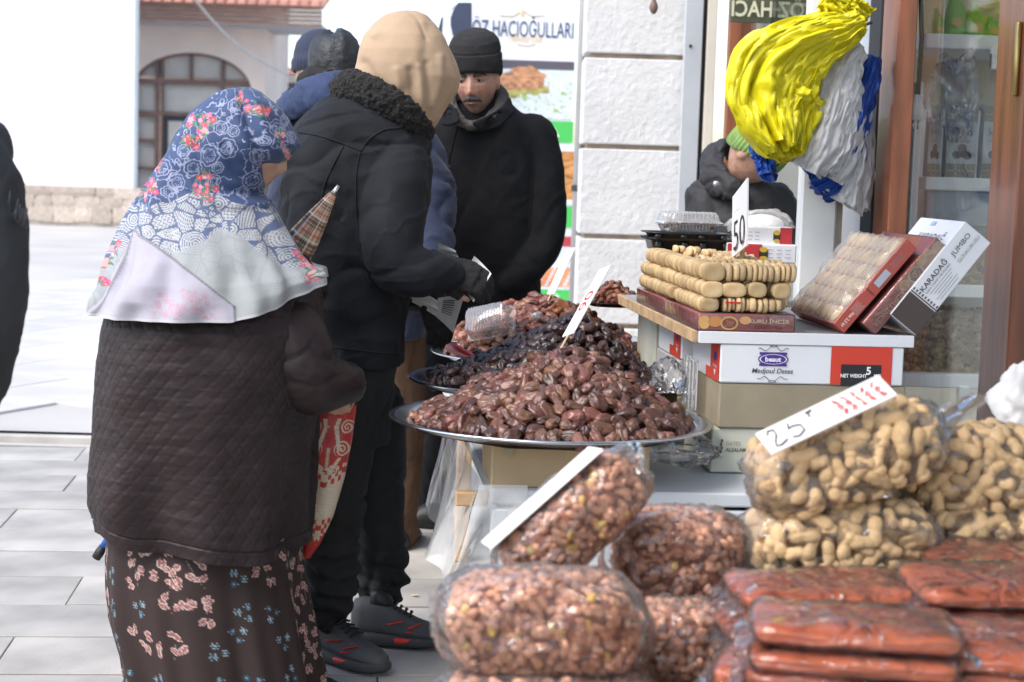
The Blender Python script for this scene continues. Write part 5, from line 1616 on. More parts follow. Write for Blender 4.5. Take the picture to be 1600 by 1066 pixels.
# ---- shrink-wrapped slabs of red fruit leather, in stacks
def packet(c, yaw, seed, label, size=(.225, .165, .0235)):
    o = thing('fruit_leather_pack', label, 'packet', c - UP * size[2] / 2, 'wrapped slabs of red fruit leather')
    rot = rotz(yaw) @ rotx(random.Random(seed).uniform(-.03, .03)) @ roty(random.Random(seed + 9).uniform(-.035, .035))
    u_ = np.linspace(0, 2 * PI, 72, endpoint=False); v_ = np.linspace(-PI / 2 + .02, PI / 2 - .02, 26)
    dd = np.stack([np.outer(np.cos(v_), np.cos(u_)), np.outer(np.cos(v_), np.sin(u_)), np.outer(np.sin(v_), np.ones(72))], -1)
    q = dd.reshape(-1, 3)
    e = 9.0
    b = sup(np.stack((q[:, 0], q[:, 1], q[:, 2]), 1), e) * np.array(size) / 2
    b *= (1 + .02 * fbm(q * 2 + seed, seed, 2))[:, None]
    rim = np.maximum(np.abs(b[:, 0]) / (size[0] / 2), np.abs(b[:, 1]) / (size[1] / 2))
    b[:, 2] *= 1.12 - .5 * np.clip(rim, 0, 1) ** 7
    b[:, 2] += .0035 * fbm(np.stack((b[:, 0] * 22, b[:, 1] * 22, q[:, 2]), 1) + seed, seed + 3, 2)
    t = MB(); t.loft((b @ rot.T + c).reshape(dd.shape)); t.build('slab', 'leather_red', o)
    wv = b * np.array((1.02, 1.02, 1.05)) + q * (.001 + .006 * np.abs(vnoise(q * 7 + seed, seed + 7)))[:, None]
    t = MB(); t.loft((wv @ rot.T + c).reshape(dd.shape)); t.build('wrap', 'packet_wrap', o)
    for sx in (-1, 1):
        uu, vv = np.meshgrid(np.linspace(-1, 1, 30), np.linspace(0, 1, 6))
        g = np.stack([sx * (size[0] * .5 + vv * .022), uu * size[1] * .47, -.006 - .012 * vv + .004 * np.sin(uu * 17 + seed) * vv + .003 * np.sin(uu * 31) * vv], -1)
        t = MB(); t.grid(g.reshape(-1, 3).dot(rot.T).reshape(g.shape) + c); t.build('seam', 'packet_wrap', o)
COLS = [('left rear', P(1282, 900, 2.22), .724, .10, 5), ('front middle', P(1335, 960, 1.965), .742, -.12, 6), ('right rear', P(1562, 900, 2.18), .745, .06, 6),
        ('front right', P(1628, 960, 1.965), .722, -.2, 6), ('far right back', P(1570, 880, 2.39), .738, .0, 4), ('front left low', P(1082, 1060, 1.99), .612, .08, 3), ('second from left low', P(1278, 1000, 2.04), .668, -.3, 4)]
rk = random.Random(9)
for nm, q, ztop_, yaw, n in COLS:
    z = ztop_
    names = ['top', 'second', 'third', 'fourth', 'fifth', 'sixth', 'seventh', 'eighth']; n += 2
    for k in range(n):
        if z - .03 < .52: break
        packet(np.array((q[0] + rk.uniform(-.012, .012) * (k > 0), q[1] + rk.uniform(-.01, .01) * (k > 0), z - .012)), yaw + rk.uniform(-.12, .12) * (k > 0), rk.randrange(999),
               f'{names[k]} wrapped slab of red fruit leather in the {nm} stack')
        z -= .0262
# crumpled white bag at the right edge
pmat('white_bag', (.70, .68, .66), .45, .06, 5, .4, 22, bdist=.01)
t_o = crumple('white_sack', P(1612, 628, 2.9), (.055, .06, .065), 'bunched white plastic sack top at the right edge', 'white_bag', 6, .3, 60)
# ================================================================== people
from mathutils.bvhtree import BVHTree
pmat('skin', (.44, .25, .175), .5, .24, 40, .6, 130, sss=.1, bdist=.002)
pmat('skin_pale', (.46, .28, .20), .5, .10, 25, .25, 180, sss=.15, bdist=.001)
pmat('skin_face', None, .5, .12, 60, .7, 140, attr=True, bdist=.002)
pmat('eye_white', (.24, .21, .20), .3, .03, 9)
pmat('eye_dark', (.02, .014, .01), .15, .03, 9)
pmat('hair_grey', (.05, .046, .043), .7, .5, 160, .8, 300, bdist=.002)
pmat('hair_dark', (.03, .026, .024), .7, .5, 160, .8, 300, bdist=.002)
pmat('black_wool', (.008, .0085, .010), .9, .25, 30, .5, 220, sheen=0, spec=.2, bdist=.002)
pmat('black_knit', (.013, .0125, .013), .9, .2, 30, .6, 260, sheen=0, bdist=.003)
pmat('black_denim', (.011, .0125, .016), .8, .35, 9, .6, 260, sheen=0, spec=.25, bdist=.002)
pmat('black_jeans', (.009, .010, .012), .78, .3, 8, .5, 240, bdist=.002)
pmat('sherpa', (.017, .016, .016), .95, .3, 60, 1.0, 130, bdist=.012)
pmat('beige_fleece', (.40, .285, .19), .85, .08, 12, .3, 240, sheen=0, bdist=.002)
pmat('navy_cloth', (.010, .017, .045), .8, .2, 14, .4, 160, sheen=.1)
pmat('blue_cloth', (.013, .028, .085), .8, .2, 14, .4, 160, sheen=.1)
pmat('brown_cord', (.085, .045, .024), .85, .2, 20, .5, 160, stretch=(5, 5, .5))
pmat('cap_leather', (.018, .019, .022), .55, .3, 14, .9, 34, bdist=.012)
pmat('green_knit', (.17, .28, .08), .85, .2, 30, .5, 200)
pmat('anorak', (.020, .020, .023), .72, .2, 12, .4, 60)
pmat('quilt', (.022, .0135, .0145), .5, .25, 14, .25, 120, spec=.3)
pmat('scarf_print', None, .7, .05, 20, .25, 300, attr=True, sheen=.1, bdist=.001)
pmat('skirt_print', None, .8, .08, 20, .3, 240, attr=True, bdist=.001)
pmat('plaid', None, .7, .05, 20, attr=True)
pmat('bag_print', None, .45, .05, 20, .2, 200, attr=True)
pmat('stocking', (.045, .022, .018), .8, .15, 30)
pmat('shoe_grey', (.075, .075, .08), .7, .15, 20, .4, 160)
pmat('shoe_black', (.014, .014, .015), .5, .15, 20)
pmat('shoe_sole', (.05, .05, .052), .7, .1, 20)
pmat('neon_red', (.70, .03, .02), .45, .1, 10)
pmat('grey_scarf', (.06, .055, .052), .9, .3, 60, .6, 160)
pmat('metal_tip', (.55, .55, .55), .3, .05, 9, metal=1)
pmat('blue_plastic', (.02, .10, .40), .4, .1, 9)
pmat('newsprint', (.62, .62, .61), .75, .06, 8)
pmat('ink', (.12, .12, .13), .8, .1, 9)
pmat('dark_jacket', (.026, .030, .037), .8, .2, 10, .5, 120)

def head_grid(hair=False, nose=1.0):
    nu, nv = 84, 66
    th = np.linspace(0, 2 * PI, nu, endpoint=False); ph = np.linspace(-PI / 2 + .04, PI / 2 - .04, nv)
    d = np.stack([np.outer(np.cos(ph), np.cos(th)), np.outer(np.cos(ph), np.sin(th)), np.outer(np.sin(ph), np.ones(nu))], -1).reshape(-1, 3)
    x, y, z = d[:, 0] * .074, d[:, 1] * .094, d[:, 2] * .118
    s_ = np.clip(-z / .118, 0, 1)
    front = d[:, 1] < 0
    x = x * (1 - .30 * s_ ** 1.4)
    y = np.where(front, y * (1 - .06 * s_), y * (1 - .45 * s_))
    w = np.clip(-d[:, 1], 0, 1) ** .5
    g = lambda cx_, sx_, cz_, sz_: np.exp(-((np.abs(x) - cx_) / sx_) ** 2 - ((z - cz_) / sz_) ** 2)
    nz = np.interp(z, [-.045, -.034, -.024, -.01, .01, .026, .04], [0, .012, .025, .019, .011, .004, 0])
    f = nz * nose * np.exp(-(x / np.interp(z, [-.034, -.02, .02], [.017, .0125, .009])) ** 2)
    f += -.010 * g(.031, .014, .013, .0095) + .006 * g(.028, .02, .031, .008) + .005 * g(.046, .016, -.014, .017)
    f += .0045 * np.exp(-(x / .022) ** 2 - ((z + .060) / .010) ** 2) - .006 * np.exp(-(x / .023) ** 2 - ((z + .060) / .0024) ** 2)
    f += .008 * np.exp(-(x / .02) ** 2 - ((z + .098) / .014) ** 2) - .006 * g(.027, .006, -.045, .018) - .004 * g(.048, .012, -.05, .02) - .003 * np.exp(-(x / .02) ** 2 - ((z + .078) / .006) ** 2)
    y = y - f * w * front
    return np.stack((x, y, z), 1).reshape(nv, nu, 3)
def add_head(mb, c, rot, k=1.0, nose=1.0):
    g = head_grid(nose=nose)
    mb.loft((g.reshape(-1, 3) * k @ rot.T).reshape(g.shape) + c)
    for s_ in (-1, 1):
        mb.ell(c + rot @ (np.array((s_ * .074, .012, -.004)) * k), np.array((.010, .020, .032)) * k, rot @ rotz(s_ * .35), 12, 8)
def limb(mb, pts, n=16):
    """pts: rows (x px, y px, Y, radius m)"""
    mb.tube([P(a, b, c) for a, b, c, r in pts], [r for *_, r in pts], n, round_cap=True)
def dense(pts, k=4):
    p = np.array(pts, float); t0 = np.arange(len(p)); q = np.linspace(0, len(p) - 1, (len(p) - 1) * k + 1)
    out = np.stack([np.interp(q, t0, p[:, c]) for c in range(p.shape[1])], 1)
    for _ in range(k // 2 + 1):
        out[1:-1] = .25 * out[:-2] + .5 * out[1:-1] + .25 * out[2:]
    return out.tolist()
def folds(amp, seed, sx=9, sz=9, o=3):
    def fn(v, n):
        q = np.stack((v[:, 0] * sx, v[:, 1] * sx, v[:, 2] * sz), 1) + fbm(v * 4 + seed, seed + 5, 2)[:, None] * .8
        a = fbm(q, seed, o)
        b = np.clip(1 - np.abs(vnoise(q * 1.1 + 7, seed + 9)) * 2.2, 0, 1) ** 2
        c = np.clip(1 - np.abs(vnoise(q * 2.6 + 3, seed + 12)) * 2.2, 0, 1) ** 2
        return amp * (.7 * a - 1.5 * b + .55 * c)
    return fn
def bvh_of(obj):
    me = obj.data; mw = np.array(OFF[obj.name])
    v = np.empty(len(me.vertices) * 3); me.vertices.foreach_get('co', v); v = v.reshape(-1, 3) + mw
    return BVHTree.FromPolygons([Vector(q) for q in v], [list(p.vertices) for p in me.polygons])
def on_surface(bvh, px, lift=.001):
    out = []
    for x, y in px:
        d = Vector(ray(x, y)).normalized()
        h, nrm, *_ = bvh.ray_cast(Vector(CAM), d)
        if h is not None: out.append(np.array(h) - np.array(d) * lift)
    return out
def seam(obj, px, r=.0022, mat=None, name='seam', parent=None, k=8):
    b = bvh_of(obj)
    pts = on_surface(b, dense(px, k), .0005)
    if len(pts) > 2:
        t = MB(); t.tube(pts, r, 6); t.build(name, mat or obj.data.materials[0], parent or obj)
def hand(mb, c, rot, curl=.5, k=1.0, thumb=1):
    """palm and five curled fingers; local x across the palm, y along the fingers, z back of the hand"""
    c = np.asarray(c, float)
    T = lambda p_: c + rot @ (np.asarray(p_, float) * k)
    mb.tube([T((0, -.05, 0)), T((0, -.02, 0)), T((0, .02, .002)), T((0, .045, 0))], [(.030 * k, .017 * k), (.038 * k, .016 * k), (.043 * k, .014 * k), (.040 * k, .011 * k)], 16, ref=rot @ np.array((0, 0, 1.0)), round_cap=False)
    for i, (x, L) in enumerate(((-.031, .062), (-.011, .076), (.010, .072), (.030, .055))):
        p0 = np.array((x, .035, .0)); a = 0; pts = [p0]; d0 = np.array((x * .9, 1, 0)); d0 /= np.linalg.norm(d0)
        for seg, fl in ((.42, .35), (.32, .9), (.26, .75)):
            a += fl * curl
            pts.append(pts[-1] + L * seg * np.array((d0[0] * math.cos(a), d0[1] * math.cos(a), -math.sin(a))))
        mb.tube([T(q) for q in pts], np.array((.0095, .0088, .0080, .0068)) * k, 10, round_cap=True)
    s_ = thumb
    mb.tube([T((s_ * .026, -.028, -.004)), T((s_ * .045, -.002, -.014)), T((s_ * .047, .024, -.024)), T((s_ * .040, .042, -.032))], np.array((.014, .0115, .0100, .0080)) * k, 10, round_cap=True)
def stand_legs(mb, hip, foot, r=(.085, .06, .042)):
    k = (np.asarray(hip) + np.asarray(foot)) / 2 + (0, -.02, 0)
    mb.tube([hip, k, foot], r, 14, round_cap=True)
def shoe(parent, heel, toe, mat='shoe_black', w=.09, h=.075, name='shoe'):
    heel, toe = np.asarray(heel, float), np.asarray(toe, float)
    d = toe - heel; L = np.linalg.norm(d); d /= L; sd_ = np.array((-d[1], d[0], 0))
    rings = []
    for t_, wd, hh in ((0, .55, .8), (.03, .75, 1.0), (.15, .85, 1.05), (.35, .85, 1.0), (.55, .98, .72), (.75, 1.05, .55), (.92, .85, .42), (.99, .45, .3), (1.0, .2, .2)):
        a = np.linspace(0, 2 * PI, 20, endpoint=False)
        y_ = np.cos(a) * w / 2 * wd; z_ = np.clip(np.sin(a), -.55, 1) * h * hh * .62 + h * hh * .36
        z_ = np.maximum(z_, .004)
        rings.append(heel + d * L * t_ + sd_ * y_[:, None] + UP * z_[:, None])
    t = MB(); t.loft(np.array(rings)); o = t.build(name, mat, parent)
    return o, d, sd_, L

# ---------------------------------------------------------------- woman in the headscarf
YW_ = 3.95
wo = thing('person', 'woman seen from behind in a floral headscarf, dark quilted coat and flowered skirt', 'person', np.array((P(330, 700, YW_)[0], YW_, 0)), 'people around the stall')
hw_c = P(379, 236, 3.96); hw_r = frame((.98, .05, -.20))
mb = MB(); add_head(mb, hw_c, hw_r, .95)
limb(mb, dense([(360, 280, 3.97, .055), (340, 350, 3.97, .06), (325, 430, 3.97, .11), (315, 600, 3.97, .14), (312, 760, 3.97, .15)], 3))
limb(mb, dense([(260, 780, 3.97, .085), (265, 960, 3.97, .06), (268, 1100, 3.97, .042)], 2)); limb(mb, dense([(400, 780, 3.99, .085), (405, 960, 3.99, .06), (405, 1105, 3.99, .042)], 2))
limb(mb, dense([(400, 440, 3.92, .06), (455, 560, 3.88, .048), (490, 600, 3.87, .042), (532, 598, 3.98, .030)], 3))
limb(mb, dense([(330, 440, 4.08, .06), (400, 560, 4.12, .048), (500, 590, 4.08, .035)], 3))
hr = np.stack((np.array((0, 0, 1.)), np.array((1., .2, 0)) / 1.02, np.array((.2, -1., 0)) / 1.02), 1)
hand(mb, P(528, 612, 4.0), np.stack((np.array((1., 0, 0)), np.array((0, .1, -1.)), np.array((0, -1., -.1))), 1), 1.0, .8)
body = skin(mb, .0065, 'body', 'skin_pale', wo, 3)
for px_, Yf in ((262, 3.97), (402, 3.99)):
    q = P(px_, 1110, Yf); shoe(wo, (q[0] - .05, q[1], .0), (q[0] + .19, q[1] + .03, .0))
for px_, Yf in ((268, 3.97), (405, 3.99)):
    t = MB(); t.tube([P(px_, y_, Yf) for y_ in (930, 1000, 1060, 1115)], [.062, .056, .048, .044], 18); t.build('stocking', 'stocking', wo)
# skirt
rows = [(172, 470, 800, 3.97, .19), (166, 474, 870, 3.97, .20), (166, 482, 920, 3.97, .205), (170, 494, 980, 3.97, .21), (180, 503, 1030, 3.97, .215), (188, 510, 1070, 3.97, .22), (192, 514, 1120, 3.97, .22)]
n, k = 460, 170
rg_ = vloft(rows, k, n, 2.2)
th = np.linspace(0, 2 * PI, n, endpoint=False); vv = np.linspace(0, 1, k)
ctr = rg_.mean(1, keepdims=True)
wave = (.030 * np.sin(th * 7 + .6) + .022 * np.sin(th * 13 + 2.0) + .012 * np.sin(th * 23 + .5))[None] * (.15 + .85 * vv)[:, None]
rg_ = ctr + (rg_ - ctr) * (1 + wave * 1.3)[..., None]
lift = sstep(-.10, -.55, np.cos(th)) * .105
rg_[..., 2] += lift[None] * (vv ** 2)[:, None]
def skirt_col(v):
    cl = ctr.reshape(-1, 3)
    a = np.tile(th, k) * .215; z_ = v[:, 2]
    col = np.repeat(np.array([[.024, .012, .0105]]), len(v), 0)
    r2 = np.random.default_rng(77)
    cell = .072
    i0, j0 = np.floor(a / cell).astype(int), np.floor(z_ / cell).astype(int)
    for di in (-1, 0, 1):
        for dj in (-1, 0, 1):
            ii, jj = i0 + di, j0 + dj
            h1 = _h(ii, jj, ii * 0 + 3, 5) * .5 + .5; h2 = _h(ii, jj, ii * 0 + 8, 6) * .5 + .5; h3 = _h(ii, jj, ii * 0 + 4, 9) * .5 + .5
            cx_ = (ii + .2 + .6 * h1) * cell; cz_ = (jj + .2 + .6 * h2) * cell
            dx, dz = a - cx_, z_ - cz_
            # stems
            st_ = (h3 > .5) & (np.abs(dx - .25 * dz * (h1 - .5) * 4 - 14 * (h2 - .5) * dz * dz) < .0006) & (np.abs(dz) < .03)
            col[st_] = (.16, .12, .10)
            teal = h3 < .40
            for m_ in range(3):
                ox, oz = .014 * np.cos(h1 * 6 + m_ * 2.1), .014 * np.sin(h1 * 6 + m_ * 2.1)
                rr = np.hypot(dx - ox, dz - oz); an = np.arctan2(dz - oz, dx - ox)
                pet = .0074 * (.72 + .28 * np.cos(an * 6))
                e_ = teal & (rr < pet + .0013); col[e_] = (.22, .28, .31)
                e_ = teal & (rr < pet); col[e_] = (.02, .075, .12)
                e_ = teal & (rr < .002); col[e_] = (.30, .36, .38)
            pink = h3 > .46
            for m_ in range(7):
                an0 = h2 * 6 + m_ * .9 + (m_ % 2) * .5; rad = .008 + .0052 * m_
                ox, oz = rad * np.cos(an0 * 1.0 + h1 * 5), rad * np.sin(an0 * 1.0 + h1 * 5)
                ax_ = an0 + 1.2
                lx_, lz_ = (dx - ox) * np.cos(ax_) + (dz - oz) * np.sin(ax_), -(dx - ox) * np.sin(ax_) + (dz - oz) * np.cos(ax_)
                s_ = np.clip(1 - (lx_ / .0115) ** 2, 0, 1)
                inl = pink & (np.abs(lz_) < .0066 * s_ ** .8 * (1 - .35 * lx_ / .0115)) & (np.abs(lx_) < .0115)
                col[inl] = (.50, .37, .34)
                inn = inl & (np.abs(lz_) < .0044 * s_) ; col[inn] = (.24, .095, .09)
                vein = inl & (np.abs(lz_) < .0004); col[vein] = (.5, .32, .3)
    return col
t = MB(); t.grid(rg_, close_u=True, col=skirt_col(rg_.reshape(-1, 3))); t.build('skirt', 'skirt_print', wo, colors=True)
# quilted coat
rows = [(215, 480, 395, 3.97, .12), (188, 500, 430, 3.97, .17), (168, 508, 470, 3.96, .20), (157, 512, 510, 3.95, .215), (150, 508, 570, 3.95, .22), (146, 498, 630, 3.95, .22), (146, 488, 690, 3.95, .22), (144, 484, 750, 3.95, .22), (143, 478, 800, 3.95, .22), (152, 475, 832, 3.95, .215), (155, 474, 846, 3.95, .213)]
n, k = 400, 300
g = vloft(rows, k, n, 2.3)
th = np.linspace(0, 2 * PI, n, endpoint=False); vv = np.linspace(0, 1, k)
ctr = g.mean(1, keepdims=True); nr = g - ctr; nr[..., 2] = 0; nr /= np.linalg.norm(nr, axis=2, keepdims=True)
a = np.tile(th, (k, 1)) * .24; z_ = g[..., 2]
s1, s2 = (a * 1.05 + z_ * .75) / .036, (a * 1.05 - z_ * .75) / .036
pad = np.minimum(np.abs((s1 % 1) - .5), np.abs((s2 % 1) - .5)) * 2
q1 = np.abs(np.sin(s1 * PI)) ; q2 = np.abs(np.sin(s2 * PI))
quilt = np.minimum(sstep(0, .42, q1), sstep(0, .42, q2))
flat = np.stack((a.ravel() * 14, z_.ravel() * 55, 0 * a.ravel()), 1)
wr = fbm(flat, 41, 3).reshape(a.shape)
big = fbm(np.stack((a.ravel() * 5, z_.ravel() * 4, 0 * a.ravel()), 1), 43, 2).reshape(a.shape)
hem = -.003 * (np.abs(vv - .955) < .004)[:, None]
drape = .016 * np.sin(th * 5 + 1.0) + .010 * np.sin(th * 9 + 2)
g = g + nr * (.0015 * quilt + .0010 * wr + .010 * big + drape[None] * vv[:, None] ** 2 + hem)[..., None]
g[..., 2] += (sstep(-.35, -.9, np.cos(th)) * .045 + .012 * np.sin(th * 3 + 1))[None] * (sstep(.6, 1, vv))[:, None]
t = MB(); t.grid(g, close_u=True)
inner = ctr + (g[-40:] - ctr[-40:]) * .97 if False else None
coat = t.build('coat', 'quilt', wo)
mb = MB(); limb(mb, dense([(415, 480, 3.93, .075), (448, 520, 3.88, .088), (468, 570, 3.865, .086), (486, 602, 3.87, .074), (516, 600, 3.91, .060), (538, 598, 3.95, .050), (546, 604, 3.98, .040)], 5), 40)
skin(mb, .006, 'sleeve', 'quilt', wo, 4, folds(.0035, 61, 10, 20))
mb = MB(); limb(mb, dense([(340, 440, 4.05, .085), (420, 540, 4.12, .075), (500, 588, 4.09, .055)], 4), 24); skin(mb, .01, 'sleeve', 'quilt', wo, 3, folds(.006, 63, 14, 26))
t = MB(); t.tube(dense([(388, 470, 3.745, .0), (430, 585, 3.73, .0), (452, 640, 3.735, .0)], 4) and [P(x_, y_, Yc) for x_, y_, Yc, _ in dense([(395, 470, 3.77, 0), (425, 560, 3.75, 0), (450, 632, 3.755, 0)], 4)], .002, 6)
# headscarf
rows = [(372, 398, 137, 3.97, .02), (345, 415, 143, 3.97, .06), (318, 435, 160, 3.97, .095), (296, 450, 180, 3.97, .11), (278, 463, 205, 3.97, .12), (266, 471, 224, 3.97, .125), (258, 456, 240, 3.97, .125), (248, 430, 255, 3.97, .12), (238, 418, 275, 3.97, .115), (222, 416, 300, 3.97, .12),
        (206, 432, 325, 3.97, .14), (194, 446, 350, 3.965, .165), (184, 462, 375, 3.96, .19), (172, 480, 405, 3.955, .215), (160, 496, 440, 3.95, .235), (150, 506, 466, 3.95, .245), (144, 510, 492, 3.95, .25)]
n, k = 560, 330
g = vloft(rows, k, n, 2.15)
th = np.linspace(0, 2 * PI, n, endpoint=False); vv = np.linspace(0, 1, k)
ctr = g.mean(1, keepdims=True); nr = g - ctr; nr[..., 2] *= .3; nr /= np.linalg.norm(nr, axis=2, keepdims=True) + 1e-9
V = g.reshape(-1, 3); px, py = proj(V)
cam_side = (np.tile(np.sin(th), k) < .3)
# hem slants up to the right
rise = np.interp(px, [130, 360, 430, 480, 515], [0, 4, 22, 46, 66]) * S(3.95)
V[:, 2] += rise * sstep(.72, 1, np.repeat(vv, n))
px, py = proj(V)
d_ = .011 * fbm(np.stack((V[:, 0] * 9, V[:, 1] * 9, V[:, 2] * 5), 1), 71, 3) + (.0075 * np.sin(np.tile(th, k) * 11 + 2 * np.sin(V[:, 2] * 17)) + .004 * np.sin(np.tile(th, k) * 23 + 1)) * sstep(.5, .95, np.repeat(vv, n))
def crease(pts, wd, amp):
    pts = np.array(dense(pts, 6)); dd = np.full(len(V), 1e9)
    for a_, b_ in zip(pts[:-1], pts[1:]):
        ab = b_ - a_; t_ = np.clip(((px - a_[0]) * ab[0] + (py - a_[1]) * ab[1]) / (ab @ ab), 0, 1)
        dd = np.minimum(dd, np.hypot(px - a_[0] - t_ * ab[0], py - a_[1] - t_ * ab[1]))
    return amp * np.exp(-(dd / wd) ** 2)
cr = crease([(378, 150), (388, 190), (402, 230), (420, 270)], 9, -.016) + crease([(395, 160), (408, 200), (425, 235), (440, 250)], 10, .008)
cr += crease([(300, 230), (315, 270), (350, 300), (410, 305)], 10, -.012) + crease([(280, 250), (300, 300), (350, 322), (420, 315)], 9, .008)
cr += crease([(250, 280), (235, 340), (222, 400), (215, 470)], 14, .010) + crease([(330, 330), (345, 400), (340, 480)], 16, -.006) + crease([(420, 340), (450, 390), (470, 440)], 12, .008)
cr += crease([(350, 230), (372, 275), (400, 300)], 8, -.009) + crease([(440, 180), (455, 215), (466, 228)], 6, -.006)
poly = np.array([(212, 358), (130, 515), (366, 510), (366, 479)])
def inpoly(x, y, pl):
    r_ = np.zeros(len(x), bool); m_ = len(pl)
    for i in range(m_):
        x1, y1 = pl[i]; x2, y2 = pl[(i + 1) % m_]
        c_ = ((y1 > y) != (y2 > y)) & (x < (x2 - x1) * (y - y1) / (y2 - y1 + 1e-12) + x1)
        r_ ^= c_
    return r_
panel = inpoly(px, py, poly) & cam_side
edge1 = crease([(212, 358), (280, 412), (366, 479)], 1.6, 1.0) * cam_side; edge2 = crease([(212, 358), (180, 430), (138, 505)], 1.6, 1.0) * cam_side
cr = cr * cam_side + .004 * panel + .003 * edge1 + .003 * edge2
V = V + nr.reshape(-1, 3) * (d_ + cr)[:, None]
# printed pattern
r2 = np.random.default_rng(123)
NV, WH, GW, LV = np.array((.026, .052, .135)), np.array((.38, .39, .39)), np.array((.30, .32, .325)), np.array((.35, .335, .40))
col = np.repeat(NV[None], len(V), 0)
q3 = np.stack((px * .02, py * .02, np.tile(np.sin(th), k) * 2), 1)
nb = fbm(q3, 81, 3)
bound = np.interp(px, [140, 195, 230, 305, 365, 440, 520], [322, 318, 326, 308, 322, 316, 322]) + 10 * nb
lace = (np.abs(fbm(np.stack((px * .07, py * .07, q3[:, 2]), 1), 83, 3)) < .10) & (fbm(q3 * 1.6 + 9, 85, 2) > -.25)
col[lace] = (.24, .27, .40)
speck = (vnoise(np.stack((px * .28, py * .28, q3[:, 2]), 1), 87) > .72) & (nb > 0); col[speck] = (.35, .38, .5)
def flower_ring(cx_, cy_, r_, c_, w_=1.3, pet=7):
    dx, dy = px - cx_, py - cy_; rr = np.hypot(dx, dy); an = np.arctan2(dy, dx)
    R_ = r_ * (1 + .16 * np.abs(np.cos(an * pet / 2)))
    col[(np.abs(rr - R_) < w_) & cam_side] = c_
    col[(np.abs(rr - R_ * .62) < w_ * .7) & cam_side] = c_
    sp_ = (rr > R_ * .25) & (rr < R_ * .6) & (np.abs(np.sin(an * pet)) < .3) & cam_side; col[sp_] = c_
for cx_, cy_, r_ in ((340, 262, 8), (365, 205, 8), (285, 235, 8), (262, 300, 8), (410, 220, 7), (445, 190, 7), (380, 300, 8), (326, 243, 15), (355, 232, 14), (300, 262, 11), (275, 285, 12), (400, 245, 11), (392, 282, 12), (345, 200, 10), (430, 200, 12), (365, 165, 9), (415, 290, 9), (252, 262, 12), (335, 283, 9), (455, 215, 8)):
    flower_ring(cx_, cy_, r_, (.25, .275, .39), .8)
white = py > bound
col[white] = WH
# line drawing on the white band: cells of stripes, arcs and zigzags
nc = 85
ccx, ccy = r2.uniform(140, 520, nc), r2.uniform(300, 425, nc)
dist = np.hypot(px[:, None] - ccx[None], py[:, None] - ccy[None])
i1 = np.argsort(dist, 1)[:, :2]; dd1 = np.take_along_axis(dist, i1, 1); cell = i1[:, 0]
typ = r2.integers(0, 4, nc)[cell]; an_ = r2.uniform(0, PI, nc)[cell]; sp = r2.uniform(3.2, 4.6, nc)[cell]
sx_ = (px - ccx[cell]) * np.cos(an_) + (py - ccy[cell]) * np.sin(an_); sy_ = -(px - ccx[cell]) * np.sin(an_) + (py - ccy[cell]) * np.cos(an_)
stp = ((sx_ / sp) % 1) < .36
arc = ((dd1[:, 0] / sp) % 1) < .38
zig = (((sx_ + 3 * np.abs(((sy_ / 8) % 1) - .5) * 4) / (sp * 1.6)) % 1) < .32
lines = np.where(typ == 0, stp, np.where(typ == 1, arc, np.where(typ == 2, zig, ((dd1[:, 0] / sp) % 1 < .3) & (((np.arctan2(sy_, sx_) * 4) % 1) < .7))))
lines |= (dd1[:, 1] - dd1[:, 0]) < 2.2
lowb = np.interp(px, [140, 215, 260, 310, 345, 375, 420, 460, 520], [430, 368, 402, 385, 360, 372, 400, 420, 372]) + 6 * nb
band = white & (py < lowb)
col[band & lines] = (.075, .10, .185)
faint = white & ~band
col[faint] = GW
col[faint & lines & (py < lowb + 60)] = (.26, .28, .295)
col[panel] = LV
col[panel & (fbm(np.stack((px * .09, py * .09, 0 * px), 1), 91, 2) > 5)] = LV
PK = [(.48, .05, .15), (.52, .12, .23), (.45, .05, .07), (.56, .26, .32)]
def cluster(cx_, cy_, R_, nfl, soft=0.0, leaf=(.06, .16, .10)):
    for _ in range(nfl):
        a_, r_ = r2.uniform(0, 2 * PI), R_ * math.sqrt(r2.uniform(0, 1))
        fx_, fy_ = cx_ + r_ * math.cos(a_), cy_ + r_ * math.sin(a_) * 1.2
        fr_ = r2.uniform(3.2, 6.2); ph_ = r2.uniform(0, 6)
        dx, dy = px - fx_, py - fy_; m_ = (np.abs(dx) < 9) & (np.abs(dy) < 9) & cam_side
        rr = np.hypot(dx, dy); an = np.arctan2(dy, dx)
        pt_ = np.array(PK[int(r2.integers(4))]); pt_ = pt_ * (1 - soft) + LV * soft
        f_ = m_ & (rr < fr_ * (.62 + .38 * np.abs(np.cos(2.5 * an + ph_)))); col[f_] = pt_
        c_ = m_ & (rr < fr_ * .25); col[c_] = np.array((.5, .33, .1)) * (1 - soft) + LV * soft
        la = r2.uniform(0, 6); lx_, ly_ = dx - 7 * math.cos(la), dy - 7 * math.sin(la)
        u_ = lx_ * math.cos(la) + ly_ * math.sin(la); w_ = -lx_ * math.sin(la) + ly_ * math.cos(la)
        l_ = (np.abs(dx) < 16) & (np.abs(dy) < 16) & ((u_ / 4.5) ** 2 + (w_ / 1.7) ** 2 < 1) & cam_side; col[l_] = np.array(leaf) * (1 - soft) + LV * soft
for c_ in ((302, 205, 20, 22), (322, 192, 12, 8), (318, 292, 17, 20), (392, 165, 9, 6), (408, 172, 8, 7), (375, 152, 7, 5), (240, 258, 10, 9), (250, 232, 9, 6), (222, 300, 12, 10), (243, 290, 10, 7), (436, 215, 7, 6), (440, 240, 6, 5), (330, 300, 10, 8), (165, 410, 9, 6), (176, 385, 9, 5), (468, 400, 16, 16), (482, 425, 12, 10), (470, 380, 10, 7), (300, 220, 12, 10), (160, 440, 8, 4)):
    cluster(*c_)
